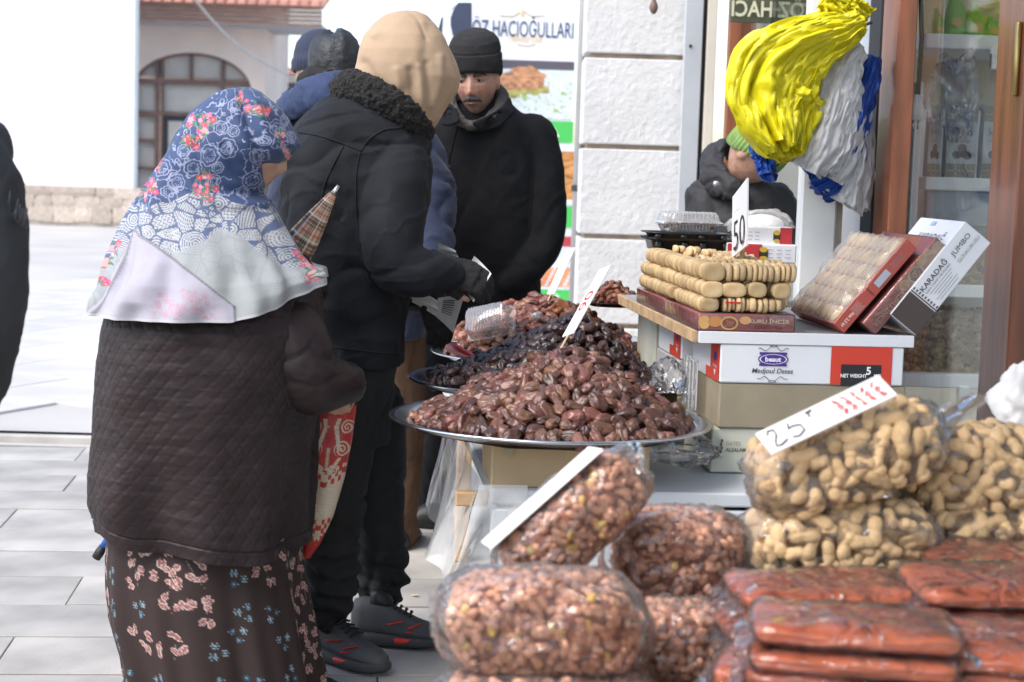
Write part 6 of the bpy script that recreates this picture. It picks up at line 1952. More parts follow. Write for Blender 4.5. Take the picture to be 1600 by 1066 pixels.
for c_ in ((255, 478, 20, 12), (300, 468, 18, 12), (325, 480, 18, 10), (275, 485, 16, 8)):
    cluster(*c_, soft=.68, leaf=(.35, .25, .3))
col[(edge1 > .5) | (edge2 > .5)] = (.22, .22, .24)
hemln = (np.repeat(vv, n) > .988); col[hemln] = (.40, .40, .42)
# opening at the face: cut the faces in front of the brow
g2 = V.reshape(k, n, 3)
t = MB(); t.grid(g2, close_u=True, col=np.clip(col, .01, .9))
pxg, pyg = px, py
sc_o = t.build('headscarf', 'scarf_print', wo, colors=True)
# nose and cheek: profile face sits proud of the scarf edge
# umbrella carried under the arm
u0, u1 = P(529, 290, 4.13), P(150, 872, 4.20)
um = thing('umbrella', 'rolled tan plaid umbrella tucked in front of the woman, blue handle low at left', 'umbrella', u1)
tt = np.array((.02, .05, .09, .14, .20, .27, .33, .40, .46)); rr = np.array((.008, .016, .026, .036, .042, .042, .036, .026, .012))
path = np.array([u0 + (u1 - u0) * x for x in np.interp(np.linspace(0, 1, 120), np.linspace(0, 1, 9), tt)])
rad = np.interp(np.linspace(0, 1, 120), np.linspace(0, 1, 9), rr)
t = MB(); t.tube(path, rad, 80, cap=False)
vv_ = t.v[-1].reshape(120, 80, 3); thu = np.linspace(0, 2 * PI, 80, endpoint=False)
pl = 1 + .14 * np.abs(np.sin(thu * 4))[None, :, None] - .07
vv_[:] = path[:, None] + (vv_ - path[:, None]) * pl
U_, L_ = np.tile(thu * .045, (120, 1)), np.tile(np.linspace(0, .33, 120)[:, None], (1, 80))
pc = np.repeat(np.array([[.56, .40, .26]]), 9600, 0)
def bars(x, per, wd, c_, mixf): 
    m_ = ((x.ravel() % per) < wd); pc[m_] = pc[m_] * (1 - mixf) + np.array(c_) * mixf
for ph_ in (0, .007, .014): bars(U_ + ph_, .045, .004, (.02, .02, .02), .75); bars(L_ + ph_, .045, .004, (.02, .02, .02), .75)
bars(U_ + .03, .045, .0022, (.5, .03, .03), .85); bars(L_ + .03, .045, .0022, (.5, .03, .03), .85); bars(U_ + .02, .045, .004, (.75, .72, .66), .8); bars(L_ + .02, .045, .004, (.75, .72, .66), .8)
t.c[-1] = pc; t.build('canopy', 'plaid', um, colors=True)
t = MB(); t.tube([u0 + (u1 - u0) * x for x in (0, .015, .03)], [.004, .006, .009], 10); t.build('tip', 'metal_tip', um)
t = MB(); t.tube([u0 + (u1 - u0) * x for x in (.44, .7, .93)], .005, 8); t.build('shaft', 'metal_tip', um)
t = MB(); t.tube([u0 + (u1 - u0) * x for x in (.90, .97)], .0095, 12); t.build('handle', 'blue_plastic', um)
t = MB(); t.tube([u0 + (u1 - u0) * x for x in (.968, .985, 1.0)], [.010, .012, .011], 12); t.build('handle_cap', 'black_rubber', um)
# red and cream carrier bag in her hand
rows = [(486, 556, 632, 4.06, .030), (485, 549, 690, 4.06, .034), (482, 538, 745, 4.06, .034), (478, 521, 805, 4.05, .03), (474, 500, 850, 4.05, .022), (472, 484, 872, 4.05, .01)]
n, k = 220, 260
g = vloft(rows, k, n, 3.5)
thb = np.linspace(0, 2 * PI, n, endpoint=False)
V = g.reshape(-1, 3); px, py = proj(V); vvb = np.repeat(np.linspace(0, 1, k), n)
xl = np.interp(py, [r_[2] for r_ in rows], [r_[0] for r_ in rows]); xr_ = np.interp(py, [r_[2] for r_ in rows], [r_[1] for r_ in rows])
cu, cv = (px - 487) * .0148, (py - 632) * .0148        # pattern in cm
RD, CR = np.array((.42, .025, .02)), np.array((.62, .52, .38))
col = np.repeat(RD[None], len(V), 0)
mid_ = 522 - (py - 632) * .13
mx = np.abs(px - mid_)
def spiral(cx_, cy_, s_=1, r0=13):
    dx, dy = (mx - cx_) * s_, py - cy_; rr = np.hypot(dx, dy); an = np.arctan2(dy, dx)
    return (rr < r0) & ((((rr / r0 * 2.2) - an / (2 * PI)) % 1) < .48)
wt = spiral(26, 668, 1, 12) | spiral(22, 702, -1, 13) | spiral(12, 735, 1, 9)
wt |= (np.abs(mx - 8 - .25 * np.abs(py - 668)) < 3.2) & (py > 655) & (py < 705)
wt |= (np.abs(mx - (745 - py) * .6 - 2) < 3) & (py > 715) & (py < 752)
lacey = 752 - .5 * mx + 5 * np.sign(np.sin(mx * .6))
wt |= (py > lacey + 6) | ((py > lacey - 9) & (py < lacey - 3))
wt |= (mx < 2) & (py > 700) & (py < 735)
low = 818 - .35 * mx + 4 * np.sign(np.sin(mx * .7))
wt &= ~((py > low) & ~(((py > low + 8) & (py < low + 14)) | (np.abs(np.hypot(mx - 9, (py - low - 18)) - 7) < 2)))
col[wt] = CR
knit = (np.abs(((px * .45) % 1) - .5) < .12) | (np.abs(((py * .45) % 1) - .5) < .10)
col[knit & wt] *= .78
ctr = g.mean(1, keepdims=True)
g = ctr + (g - ctr) * (1 + .03 * np.sin(thb * 4 + 1))[None, :, None]
g[..., 1] += .006 * fbm(np.stack((V[:, 0] * 20, V[:, 2] * 14, 0 * vvb), 1), 5, 2).reshape(k, n)
rb = thing('carrier_bag', 'red and cream knit-patterned bag hanging from the woman\'s hand', 'bag', P(475, 872, 4.05))
t = MB(); t.grid(g, close_u=True, col=col); t.build('pouch', 'bag_print', rb, colors=True)
t = MB(); t.tube([P(500, 634, 4.04), P(512, 618, 4.02), P(528, 610, 4.0), P(540, 618, 4.02), P(548, 634, 4.06)], .004, 8); t.build('handle', 'red_plastic', rb)
# ---------------------------------------------------------------- man in the beige hood
YH = 4.42
hm = thing('person', 'man in a black denim jacket with a beige hood up, bending over the dates', 'person', np.array((P(560, 700, YH)[0], YH, 0)), 'people around the stall')
mb = MB()
add_head(mb, P(642, 108, 4.42), frame((.80, .42, -.45)), .95)
limb(mb, dense([(615, 165, 4.42, .055), (580, 215, 4.42, .07), (560, 300, 4.42, .12), (560, 430, 4.42, .10), (562, 560, 4.42, .075)], 3))
limb(mb, dense([(538, 610, 4.38, .055), (517, 770, 4.31, .05), (508, 960, 4.28, .042)], 3)); limb(mb, dense([(572, 610, 4.46, .055), (582, 770, 4.50, .05), (592, 925, 4.53, .042)], 3))
limb(mb, dense([(620, 240, 4.34, .05), (614, 400, 4.24, .045), (660, 420, 4.25, .040), (700, 428, 4.28, .030)], 3))
limb(mb, dense([(545, 250, 4.52, .05), (590, 415, 4.62, .045), (640, 455, 4.60, .038), (676, 476, 4.57, .028)], 3))
# right hand reaches forward, left hand points down
fr_ = np.array((.93, -.1, -.32)); fr_ /= np.linalg.norm(fr_); up_ = np.array((.2, -.75, .62)); up_ -= fr_ * (up_ @ fr_); up_ /= np.linalg.norm(up_)
rh = np.stack((np.cross(fr_, up_), fr_, up_), 1); hR = P(718, 428, 4.29)
hand(mb, hR, rh, .8, 1.0, 1)
fr2 = np.array((.25, -.1, -.95)); fr2 /= np.linalg.norm(fr2); up2 = np.array((.5, -.8, .2)); up2 -= fr2 * (up2 @ fr2); up2 /= np.linalg.norm(up2)
lh = np.stack((np.cross(fr2, up2), fr2, up2), 1); hL = P(682, 484, 4.55)
hand(mb, hL, lh, .6, .95, -1)
skin(mb, .0055, 'body', 'skin', hm, 2)
# fingerless gloves over palms and finger roots
for hc, hr_, k_ in ((hR, rh, 1.0), (hL, lh, .95)):
    mb = MB(); T = lambda p_: hc + hr_ @ (np.asarray(p_, float) * k_)
    rf = hr_ @ np.array((0, 0, 1.))
    mb.tube([T((0, -.085, 0)), T((0, -.05, 0)), T((0, -.02, 0)), T((0, .02, .002)), T((0, .045, 0))], [(.036, .030), (.036, .024), (.045, .023), (.050, .021), (.047, .017)], 20, ref=rf)
    for x, L in ((-.031, .062), (-.011, .076), (.010, .072), (.030, .055)):
        p0 = np.array((x, .035, 0)); cu = .8 if k_ == 1 else .6; a = .35 * cu
        p1 = p0 + L * .42 * np.array((x * .9 * math.cos(a), math.cos(a), -math.sin(a))); a += .9 * cu
        p2 = p1 + L * .32 * np.array((x * .9 * math.cos(a), math.cos(a), -math.sin(a)))
        p3 = p2 + (p2 - p1) * (.55 if k_ == 1 else .9)
        mb.tube([T(p0), T(p1), T(p2), T(p3)], np.array((.0135, .0128, .0120, .0108)) * k_, 10, round_cap=True)
    s_ = 1 if k_ == 1 else -1
    mb.tube([T((s_ * .026, -.028, -.004)), T((s_ * .045, -.002, -.014)), T((s_ * .047, .018, -.021))], np.array((.018, .0155, .0135)), 10, round_cap=True)
    skin(mb, .0045, 'glove', 'black_knit', hm, 2, folds(.0015, 5, 60, 60, 2))
# hood
rows = [(630, 650, 17, 4.43, .015), (606, 668, 23, 4.43, .055), (588, 684, 38, 4.43, .09), (573, 697, 58, 4.43, .115), (565, 707, 80, 4.43, .128), (560, 716, 102, 4.43, .132), (557, 720, 120, 4.43, .13), (560, 714, 138, 4.43, .125), (575, 703, 156, 4.43, .12), (592, 692, 172, 4.43, .11), (604, 682, 188, 4.43, .10), (610, 672, 202, 4.43, .09), (606, 668, 225, 4.43, .09)]
n, k = 220, 160
g = vloft(rows, k, n, 2.05)
V = g.reshape(-1, 3); px, py = proj(V); th = np.linspace(0, 2 * PI, n, endpoint=False)
ctr = g.mean(1, keepdims=True); nr = g - ctr; nr[..., 2] *= .4; nr /= np.linalg.norm(nr, axis=2, keepdims=True) + 1e-9
cs = np.tile(np.sin(th), k) < .3
cr = crease([(672, 40), (665, 90), (640, 140), (590, 165)], 9, -.004) + crease([(640, 110), (645, 150), (648, 190)], 6, -.009) + crease([(668, 100), (672, 140), (668, 180)], 6, -.008)
cr += crease([(655, 105), (658, 150), (660, 190)], 6, .006) + crease([(620, 110), (625, 150), (640, 190)], 7, .006) + crease([(690, 90), (690, 130), (676, 165)], 7, .006) + crease([(570, 100), (590, 135), (625, 160)], 8, -.007)
cr += crease([(640, 18), (655, 30), (668, 60)], 4, -.004) + crease([(622, 20), (600, 35), (585, 55)], 5, .003)
d_ = .006 * fbm(np.stack((V[:, 0] * 10, V[:, 1] * 10, V[:, 2] * 6), 1), 17, 3)
V = V + nr.reshape(-1, 3) * (d_ + cr * cs)[:, None]
t = MB(); t.grid(V.reshape(k, n, 3), close_u=True); t.f.append(list(range(n))[::-1])
hood = t.build('hood', 'beige_fleece', hm)
seam(hood, [(721, 118), (712, 138), (700, 158), (688, 176), (676, 192)], .0022, 'beige_fleece', 'hood_hem')
# jacket
mb = MB()
mb.loft(vloft([(560, 640, 135, 4.44, .07), (520, 662, 150, 4.44, .11), (486, 668, 172, 4.43, .135), (462, 672, 200, 4.42, .155), (446, 674, 240, 4.42, .17), (436, 674, 290, 4.42, .18), (434, 668, 340, 4.42, .18), (440, 655, 400, 4.42, .175), (455, 642, 450, 4.42, .17), (480, 634, 505, 4.42, .165), (500, 632, 545, 4.42, .165), (504, 630, 568, 4.42, .162)], 50, 64, 2.3))
limb(mb, dense([(615, 228, 4.37, .085), (618, 300, 4.29, .082), (612, 370, 4.23, .078), (614, 410, 4.21, .074), (650, 424, 4.22, .066), (680, 424, 4.25, .054), (697, 428, 4.27, .046)], 5), 28)
limb(mb, dense([(530, 240, 4.55, .08), (570, 360, 4.62, .075), (595, 425, 4.63, .068), (640, 452, 4.60, .058), (676, 474, 4.57, .044)], 5), 24)
jk = skin(mb, .0055, 'jacket', 'black_denim', hm, 3, folds(.0052, 21, 7, 10))
seam(jk, [(466, 206), (500, 212), (540, 226), (564, 236)], .0026, 'black_denim')
seam(jk, [(564, 236), (575, 218), (600, 202), (628, 200)], .0026, 'black_denim')
seam(jk, [(537, 228), (522, 255), (508, 285), (500, 320)], .0024, 'black_denim')
seam(jk, [(562, 238), (556, 270), (556, 330), (565, 400), (580, 450)], .0024, 'black_denim')
seam(jk, [(506, 540), (560, 548), (600, 552), (630, 552)], .0026, 'black_denim')
# sherpa collar
mb = MB()
cpts = dense([(528, 142, 4.40, .028), (545, 130, 4.34, .032), (575, 142, 4.30, .034), (605, 158, 4.29, .034), (632, 178, 4.30, .034), (652, 200, 4.33, .031), (662, 214, 4.38, .026), (655, 205, 4.48, .026), (610, 165, 4.55, .03), (550, 140, 4.50, .03), (528, 142, 4.42, .028)], 5)
mb.tube([P(a, b, c) for a, b, c, r in cpts], [(r * .75, r * 1.2) for *_, r in cpts], 16, round_cap=True)
def fuzz(v, n): return .005 * vnoise(v * 120, 3) + .003 * vnoise(v * 260, 5)
skin(mb, .004, 'collar', 'sherpa', hm, 2, fuzz)
# jeans
mb = MB()
mb.loft(vloft([(506, 628, 535, 4.42, .15), (500, 620, 580, 4.42, .155), (494, 614, 640, 4.42, .15), (492, 612, 690, 4.42, .135)], 24, 40, 2.3))
limb(mb, dense([(533, 640, 4.36, .095), (520, 760, 4.31, .088), (512, 850, 4.29, .078), (510, 910, 4.28, .074), (508, 948, 4.28, .066)], 5), 24)
limb(mb, dense([(574, 640, 4.48, .10), (578, 740, 4.49, .090), (586, 820, 4.50, .076), (590, 870, 4.51, .072), (592, 905, 4.52, .074), (592, 928, 4.52, .062)], 5), 24)
def jeans_d(v, n):
    px, py = proj(v)
    low_ = sstep(820, 900, py)
    return folds(.006, 31, 9, 9)(v, n) + low_ * (.010 * np.sin(v[:, 2] * 120 + 4.5 * fbm(v * 7, 4, 2) + v[:, 0] * 40) * (.4 + .8 * np.abs(vnoise(v * 9, 6))) + .006 * fbm(v * 22, 8, 2))
jn = skin(mb, .0065, 'jeans', 'black_jeans', hm, 4, jeans_d)
seam(jn, [(545, 566), (560, 575), (590, 578), (604, 566)], .0026, 'black_jeans', 'pocket_seam')
# sneakers
def sneaker(heel, toe, side):
    heel, toe = np.asarray(heel, float), np.asarray(toe, float)
    d = toe - heel; d[2] = 0; L = np.linalg.norm(d); d /= L; sd_ = np.array((-d[1], d[0], 0))
    so, *_ = (None,)
    def rings(tab, n=32, z0=0):
        out = []
        for t_, wl, zb, zt, wt_ in tab:
            a = np.linspace(0, 2 * PI, n, endpoint=False)
            c_, s_ = np.cos(a), np.sin(a)
            zz = (zb + zt) / 2 + np.sign(s_) * np.abs(s_) ** .7 * (zt - zb) / 2
            ww = np.interp(zz, [zb, zt], [wl, wt_])
            out.append(heel + d * L * t_ + sd_ * (np.sign(c_) * np.abs(c_) ** .7 * ww)[:, None] + UP * zz[:, None])
        return np.array(out)
    t = MB(); t.loft(rings([(-.02, .020, .012, .040, .02), (0, .032, .005, .045, .033), (.1, .038, .0, .046, .038), (.3, .038, .0, .042, .037), (.5, .042, .0, .038, .042), (.7, .048, .0, .036, .047), (.88, .042, .004, .036, .042), (.97, .026, .01, .036, .026), (1.01, .008, .018, .032, .008)]))
    sole = t.build('shoe', 'shoe_sole', hm)
    t = MB(); t.loft(rings([(-.01, .016, .035, .10, .014), (.02, .032, .03, .118, .026), (.12, .037, .03, .125, .032), (.28, .037, .03, .122, .032), (.40, .039, .028, .112, .030), (.55, .043, .026, .092, .026), (.70, .046, .026, .074, .028), (.85, .041, .026, .062, .028), (.95, .027, .026, .052, .018), (.99, .010, .028, .042, .008)]))
    up_ = t.build('upper', 'shoe_grey', sole)
    t = MB(); t.loft(rings([(.20, .028, .10, .145, .026), (.28, .030, .10, .15, .027), (.36, .028, .10, .142, .024), (.42, .020, .095, .125, .018)], 24)); t.build('tongue', 'shoe_black', sole)
    b = bvh_of(up_)
    def stripe(t0, z0, t1, z1, w_):
        t = MB(); pts = []
        for q in np.linspace(0, 1, 8):
            base = heel + d * L * (t0 + (t1 - t0) * q) + UP * (z0 + (z1 - z0) * q)
            h, nn_, *_ = b.ray_cast(Vector(base + sd_ * side * .2), Vector(-sd_ * side))
            if h: pts.append(np.array(h) + sd_ * side * .001)
        if len(pts) > 2:
            t.tube(pts, [(.0015, w_)] * len(pts), 8, ref=sd_); t.build('stripe', 'neon_red', up_)
    stripe(.40, .064, .56, .072, .008); stripe(.62, .056, .74, .066, .009); stripe(.60, .046, .68, .048, .007)
    t = MB(); t.box(heel + d * L * .62 + sd_ * side * .036 + UP * .022, (.07, .018, .016), np.stack((d, sd_, UP), 1), .006, 2); t.build('sole_insert', 'neon_red', sole)
    for q in range(6):
        tt_ = .36 + .055 * q; zc_ = np.interp(tt_, [.28, .40, .55, .70], [.124, .116, .096, .078])
        t = MB(); t.tube([heel + d * L * tt_ + sd_ * x + UP * (zc_ + .006 - abs(x) * .35) for x in np.linspace(-.022, .022, 7)], .0035, 6); t.build('lace', 'shoe_black', up_)
g0 = lambda px_, py_: Zp(px_, py_, 0.0)
sneaker(g0(476, 1020), g0(604, 1058), -1)
sneaker(g0(550, 1005), g0(694, 1012), -1)
# the paper he holds
pa = thing('newspaper', 'folded white newspaper sheets held in the hooded man\'s gloved hands', 'paper', P(690, 480, 4.45))
def sheet(pts4, bend, name='sheet', n=14):
    a_, b_, c_, d_q = [P(*q) for q in pts4]
    u_, v_ = np.meshgrid(np.linspace(0, 1, n), np.linspace(0, 1, n))
    g = (a_ * ((1 - u_) * (1 - v_))[..., None] + b_ * (u_ * (1 - v_))[..., None] + c_ * (u_ * v_)[..., None] + d_q * ((1 - u_) * v_)[..., None])
    g[..., 1] += bend * np.sin(u_ * PI) * .6 + .006 * np.sin(v_ * 7 + u_ * 3)
    t = MB(); t.grid(g); t.grid(g + (0, .0015, 0)); o = t.build(name, 'newsprint', pa)
    return g, o
sheet(((741, 400, 4.34), (768, 428, 4.30), (740, 472, 4.27), (716, 446, 4.31)), .03)
sheet(((644, 448, 4.50), (662, 446, 4.47), (686, 484, 4.48), (640, 466, 4.50)), -.01)
sheet(((650, 452, 4.52), (684, 470, 4.50), (684, 496, 4.50), (643, 472, 4.52)), .01)
g, o = sheet(((684, 466, 4.50), (726, 460, 4.44), (708, 520, 4.46), (682, 496, 4.50)), .01)
t = MB()
for k in range(7):
    i0 = .22 + .07 * k
    a_ = [g[int(i0 * 13), int(13 * (.25 + .1 * q))] + (0, -.0022, 0) for q in range(6)]
    t.tube(a_, .0011, 4)
tag(t.build('text_lines', 'ink', o), kind='stuff')
sheet(((684, 378, 4.40), (712, 392, 4.36), (716, 402, 4.36), (684, 396, 4.42)), .01)

# ---------------------------------------------------------------- man in the black overcoat
YK = 5.95
km = thing('person', 'moustached man in a black knit hat and black overcoat facing the camera', 'person', np.array((P(745, 700, YK)[0], YK, 0)), 'people around the stall')
hc, hr_ = P(744, 126, 5.85), frame((-.17, -.94, -.20), (-.06, 0, 1))
mb = MB(); add_head(mb, hc, hr_ * np.array((.94, 1, 1.0)), .99, 1.15)
limb(mb, dense([(748, 165, 5.90, .058), (752, 200, 5.93, .07), (755, 260, 5.95, .14), (755, 420, 5.95, .14), (750, 560, 5.95, .14)], 3))
limb(mb, dense([(722, 580, 5.95, .085), (690, 680, 5.98, .06), (668, 800, 6.05, .042)], 3)); limb(mb, dense([(790, 580, 5.95, .085), (795, 680, 5.97, .06), (800, 800, 6.02, .042)], 3))
limb(mb, dense([(836, 215, 5.93, .055), (850, 340, 5.90, .045), (820, 410, 5.85, .036), (785, 440, 5.88, .030)], 3)); limb(mb, dense([(668, 215, 5.95, .055), (650, 340, 5.95, .045), (690, 430, 5.90, .032)], 3))
for c_, f_ in ((P(770, 445, 5.95), (-.9, .1, -.35)), (P(712, 440, 5.95), (.9, .1, -.3))):
    f_ = np.array(f_) / np.linalg.norm(f_); u_ = np.array((0, -.9, .4)); u_ -= f_ * (u_ @ f_); u_ /= np.linalg.norm(u_)
    hand(mb, c_, np.stack((np.cross(f_, u_), f_, u_), 1), .6, .95)
def face_col(v, n):
    p = (v - hc) @ hr_ / .99
    c = np.repeat(np.array([[.45, .255, .18]]), len(v), 0)
    fr0 = p[:, 1] < .03
    G = lambda x0, sx, z0, sz: np.exp(-((np.abs(p[:, 0]) - x0) / sx) ** 2 - ((p[:, 2] - z0) / sz) ** 2) * fr0
    stub = sstep(-.028, -.05, p[:, 2]) * sstep(-.16, -.12, p[:, 2]) * fr0 * (.65 + .5 * vnoise(v * 420, 3))
    c = c * (1 - .42 * stub[:, None]) + np.array((.10, .095, .09)) * (.28 * stub[:, None])
    red = G(0, .016, -.022, .014) + .8 * G(.042, .018, -.018, .018)
    c = c * (1 + red[:, None] * np.array((.10, -.16, -.18)))
    dark = .45 * G(.031, .016, .006, .012) + .25 * G(.026, .004, -.045, .02) + .2 * np.exp(-((p[:, 0]) / .003) ** 2 - ((p[:, 2] - .036) / .010) ** 2) * fr0
    c = c * (1 - dark[:, None] * np.array((.6, .75, .8)))
    return np.clip(c, .02, .8)
def face_d(v, n):
    p = (v - hc) @ hr_ / .99
    f = (p[:, 1] < -.02) * 1.0
    wr = -.0012 * np.exp(-((np.abs(p[:, 2] - .044 - .004 * np.sin(p[:, 0] * 60)) - .006) / .0016) ** 2)
    wr += -.0016 * np.exp(-(((np.abs(p[:, 0]) - .006)) / .0018) ** 2 - ((p[:, 2] - .034) / .009) ** 2)
    wr += .0022 * np.exp(-((np.abs(p[:, 0]) - .031) / .012) ** 2 - ((p[:, 2] + .003) / .0035) ** 2)
    return wr * f
body = skin(mb, .0038, 'body', 'skin_face', km, 1, face_d, face_col)
HT = lambda p_: hc + hr_ @ (np.asarray(p_, float) * .99)
for s_ in (-1, 1):
    t = MB(); t.ell(HT((s_ * .031, -.0755, .0125)), (.0125, .0080, .0052), hr_, 16, 10); e_ = t.build('eye', 'eye_white', km)
    t = MB(); t.ell(HT((s_ * .031 - .003, -.0825, .011)), (.0050, .0025, .0046), hr_, 12, 8); t.build('iris', 'eye_dark', e_)
    t = MB(); t.tube([HT((s_ * x, y_, z_)) for x, y_, z_ in ((.017, -.0825, .0145), (.024, -.0865, .0195), (.033, -.085, .0205), (.042, -.078, .0165), (.046, -.072, .012))], [.0022, .0032, .0034, .0030, .002], 8); t.build('eyelid', 'skin', e_)
    t = MB(); t.tube([HT((s_ * x, y_, z_)) for x, y_, z_ in ((.012, -.0945, .027), (.022, -.0955, .033), (.034, -.0915, .0355), (.045, -.080, .033), (.052, -.070, .027))], [(.0028, .004), (.0035, .006), (.003, .006), (.0025, .004), (.0015, .002)], 8); t.build('eyebrow', 'hair_dark', km)
mb = MB()
for s_ in (-1, 1):
    mb.tube([HT((s_ * x, y_, z_)) for x, y_, z_ in ((.0, -.099, -.043), (.008, -.0985, -.0435), (.018, -.0945, -.047), (.027, -.087, -.053), (.032, -.081, -.058))], [(.006, .0075), (.007, .0085), (.0065, .0075), (.005, .006), (.002, .003)], 12, round_cap=True)
skin(mb, .0025, 'moustache', 'hair_grey', km, 1, lambda v, n: .0012 * vnoise(v * 500, 4))
mb = MB(); mb.tube([HT((x, y_, -.0605)) for x, y_ in ((-.019, -.089), (-.010, -.0945), (0, -.0965), (.010, -.0945), (.019, -.089))], [.001, .0028, .0032, .0028, .001], 8); pmat('lip', (.30, .13, .105), .5, .1, 20); mb.build('lips', 'lip', km)
# ribbed knit hat
n, k = 300, 90
rings = []
for z_, rx_, ry_, yo in ((.040, .084, .099, -.004), (.048, .089, .104, -.004), (.075, .090, .106, 0), (.092, .089, .106, .002), (.096, .085, .102, .002), (.104, .086, .104, .004), (.128, .080, .097, .008), (.146, .066, .082, .012), (.160, .044, .056, .016), (.168, .02, .026, .018), (.170, .004, .004, .018)):
    rings.append((z_, rx_, ry_, yo))
rr_ = np.array(rings); q = np.linspace(0, len(rr_) - 1, k); rr_ = np.stack([np.interp(q, np.arange(len(rr_)), rr_[:, c]) for c in range(4)], 1)
th = np.linspace(0, 2 * PI, n, endpoint=False); G_ = []
for z_, rx_, ry_, yo in rr_:
    rib = 1 + .014 * np.sin(th * 75)
    zt_ = z_ - .042 * sstep(-.2, 1, np.sin(th)) * sstep(.125, .04, z_) - .016 * np.abs(np.cos(th)) ** 2 * sstep(.125, .04, z_)
    G_.append(np.stack((rx_ * np.cos(th) * rib, ry_ * np.sin(th) * rib + yo, zt_), 1))
G_ = np.array(G_); V = G_.reshape(-1, 3)
V = V + (V / np.linalg.norm(V, axis=1)[:, None]) * (.004 * fbm(V * 18, 6, 2))[:, None]
t = MB(); t.grid((V * .99 @ hr_.T + hc).reshape(G_.shape), close_u=True); t.build('knit_hat', 'black_knit', km)
# scarf round the neck
mb = MB()
sp_ = dense([(706, 156, 5.84, .016), (710, 178, 5.80, .018), (730, 198, 5.78, .018), (758, 194, 5.79, .02), (780, 172, 5.82, .022), (788, 150, 5.88, .022), (770, 140, 5.98, .03), (730, 142, 5.98, .03), (712, 148, 5.86, .025)], 5)
mb.tube([P(a, b, c) for a, b, c, r in sp_], [r for *_, r in sp_], 14, round_cap=True)
skin(mb, .005, 'neck_scarf', 'grey_scarf', km, 1, folds(.003, 8, 40, 40, 2))
mb = MB()
mb.loft(vloft([(712, 790, 150, 5.94, .085), (694, 806, 168, 5.94, .11), (676, 836, 188, 5.95, .13), (662, 852, 208, 5.95, .145), (652, 856, 240, 5.95, .16), (650, 852, 300, 5.95, .17), (648, 846, 380, 5.95, .175), (645, 846, 460, 5.95, .18), (642, 846, 560, 5.95, .185), (640, 845, 640, 5.95, .19)], 50, 60, 2.4))
limb(mb, dense([(830, 216, 5.93, .085), (846, 270, 5.91, .080), (852, 335, 5.89, .076), (848, 385, 5.87, .070), (822, 420, 5.83, .062), (792, 444, 5.82, .055)], 5), 26)
limb(mb, dense([(676, 216, 5.95, .085), (654, 290, 5.95, .082), (646, 350, 5.93, .076), (672, 420, 5.87, .064), (694, 446, 5.83, .052)], 5), 26)
ct = skin(mb, .0075, 'overcoat', 'black_wool', km, 3, folds(.0040, 51, 6, 3))
seam(ct, [(716, 192), (706, 230), (699, 262), (696, 300), (694, 380)], .0028, 'black_wool', 'placket')
seam(ct, [(812, 205), (828, 250), (832, 310), (826, 370)], .0022, 'black_wool')
# coat collar flaps
def flap(pts, name):
    b_ = np.array([P(x, y, Y) for x, y, Y in pts]); t = MB(); t.poly(b_, .012, (0, 1, 0))
    mb = t; v, nn_, f = remesh(mb, .004, 3); MB().add(v + nn_ * .003, f).build(name, 'black_wool', km)
flap([(700, 160, 5.80), (690, 178, 5.77), (692, 196, 5.75), (704, 196, 5.73), (718, 190, 5.71), (714, 172, 5.74)], 'collar')
flap([(796, 152, 5.80), (804, 176, 5.77), (780, 198, 5.73), (752, 206, 5.70), (738, 192, 5.69), (762, 182, 5.70), (784, 168, 5.75)], 'collar')
for x, y in ((719, 194), (700, 262)):
    q = on_surface(bvh_of(ct), [(x, y)], .004)
    if q: t = MB(); t.ell(q[0], (.011, .005, .011), None, 14, 8); t.build('button', 'black_plastic', km)
mb = MB(); limb(mb, dense([(722, 590, 5.95, .10), (694, 690, 5.98, .080), (678, 760, 6.03, .062), (672, 792, 6.04, .058)], 4), 20); skin(mb, .009, 'trousers', 'black_wool', km, 3, folds(.005, 14, 8, 8))
mb = MB(); limb(mb, dense([(792, 590, 5.95, .10), (797, 690, 5.97, .080), (800, 790, 6.02, .058)], 4), 20); skin(mb, .009, 'trousers', 'black_wool', km, 3, folds(.005, 15, 8, 8))
sh_, d_s, s_s, L_s = shoe(km, g0(690, 826), g0(630, 820) + (-.04, .0, 0), 'shoe_black', .095, .085)
t = MB(); q = g0(640, 815) + (0, 0, .07); t.tube([q + (.03, -.02, .02), q + (.0, -.03, .015), q + (-.045, -.03, .03)], .003, 6); t.build('lace', 'shoe_black', sh_)
q = P(800, 800, 6.02); shoe(km, (q[0], q[1], 0), (q[0] + .02, q[1] - .26, 0))

# ---------------------------------------------------------------- man in the blue jacket and leather cap
YL = 5.55
bm_ = thing('person', 'man in a blue hooded jacket, black cap and brown trousers seen from behind', 'person', np.array((P(590, 700, YL)[0], YL, 0)), 'people around the stall')
hc = P(524, 112, 5.50); hr_ = frame((-.25, .93, -.25))
mb = MB(); add_head(mb, hc, hr_, .95)
limb(mb, dense([(528, 150, 5.52, .055), (545, 200, 5.55, .08), (568, 300, 5.57, .11), (590, 440, 5.57, .10), (600, 530, 5.57, .09)], 3))
limb(mb, dense([(620, 560, 5.56, .06), (625, 720, 5.57, .058), (622, 835, 5.62, .042)], 3)); limb(mb, dense([(572, 560, 5.56, .06), (568, 720, 5.57, .058), (566, 835, 5.62, .042)], 3))
limb(mb, dense([(650, 240, 5.52, .05), (672, 350, 5.50, .045), (660, 440, 5.40, .035)], 3)); limb(mb, dense([(470, 240, 5.55, .05), (450, 350, 5.55, .045), (470, 440, 5.45, .035)], 3))
skin(mb, .008, 'body', 'skin', bm_, 2)
t = MB()
G_ = []
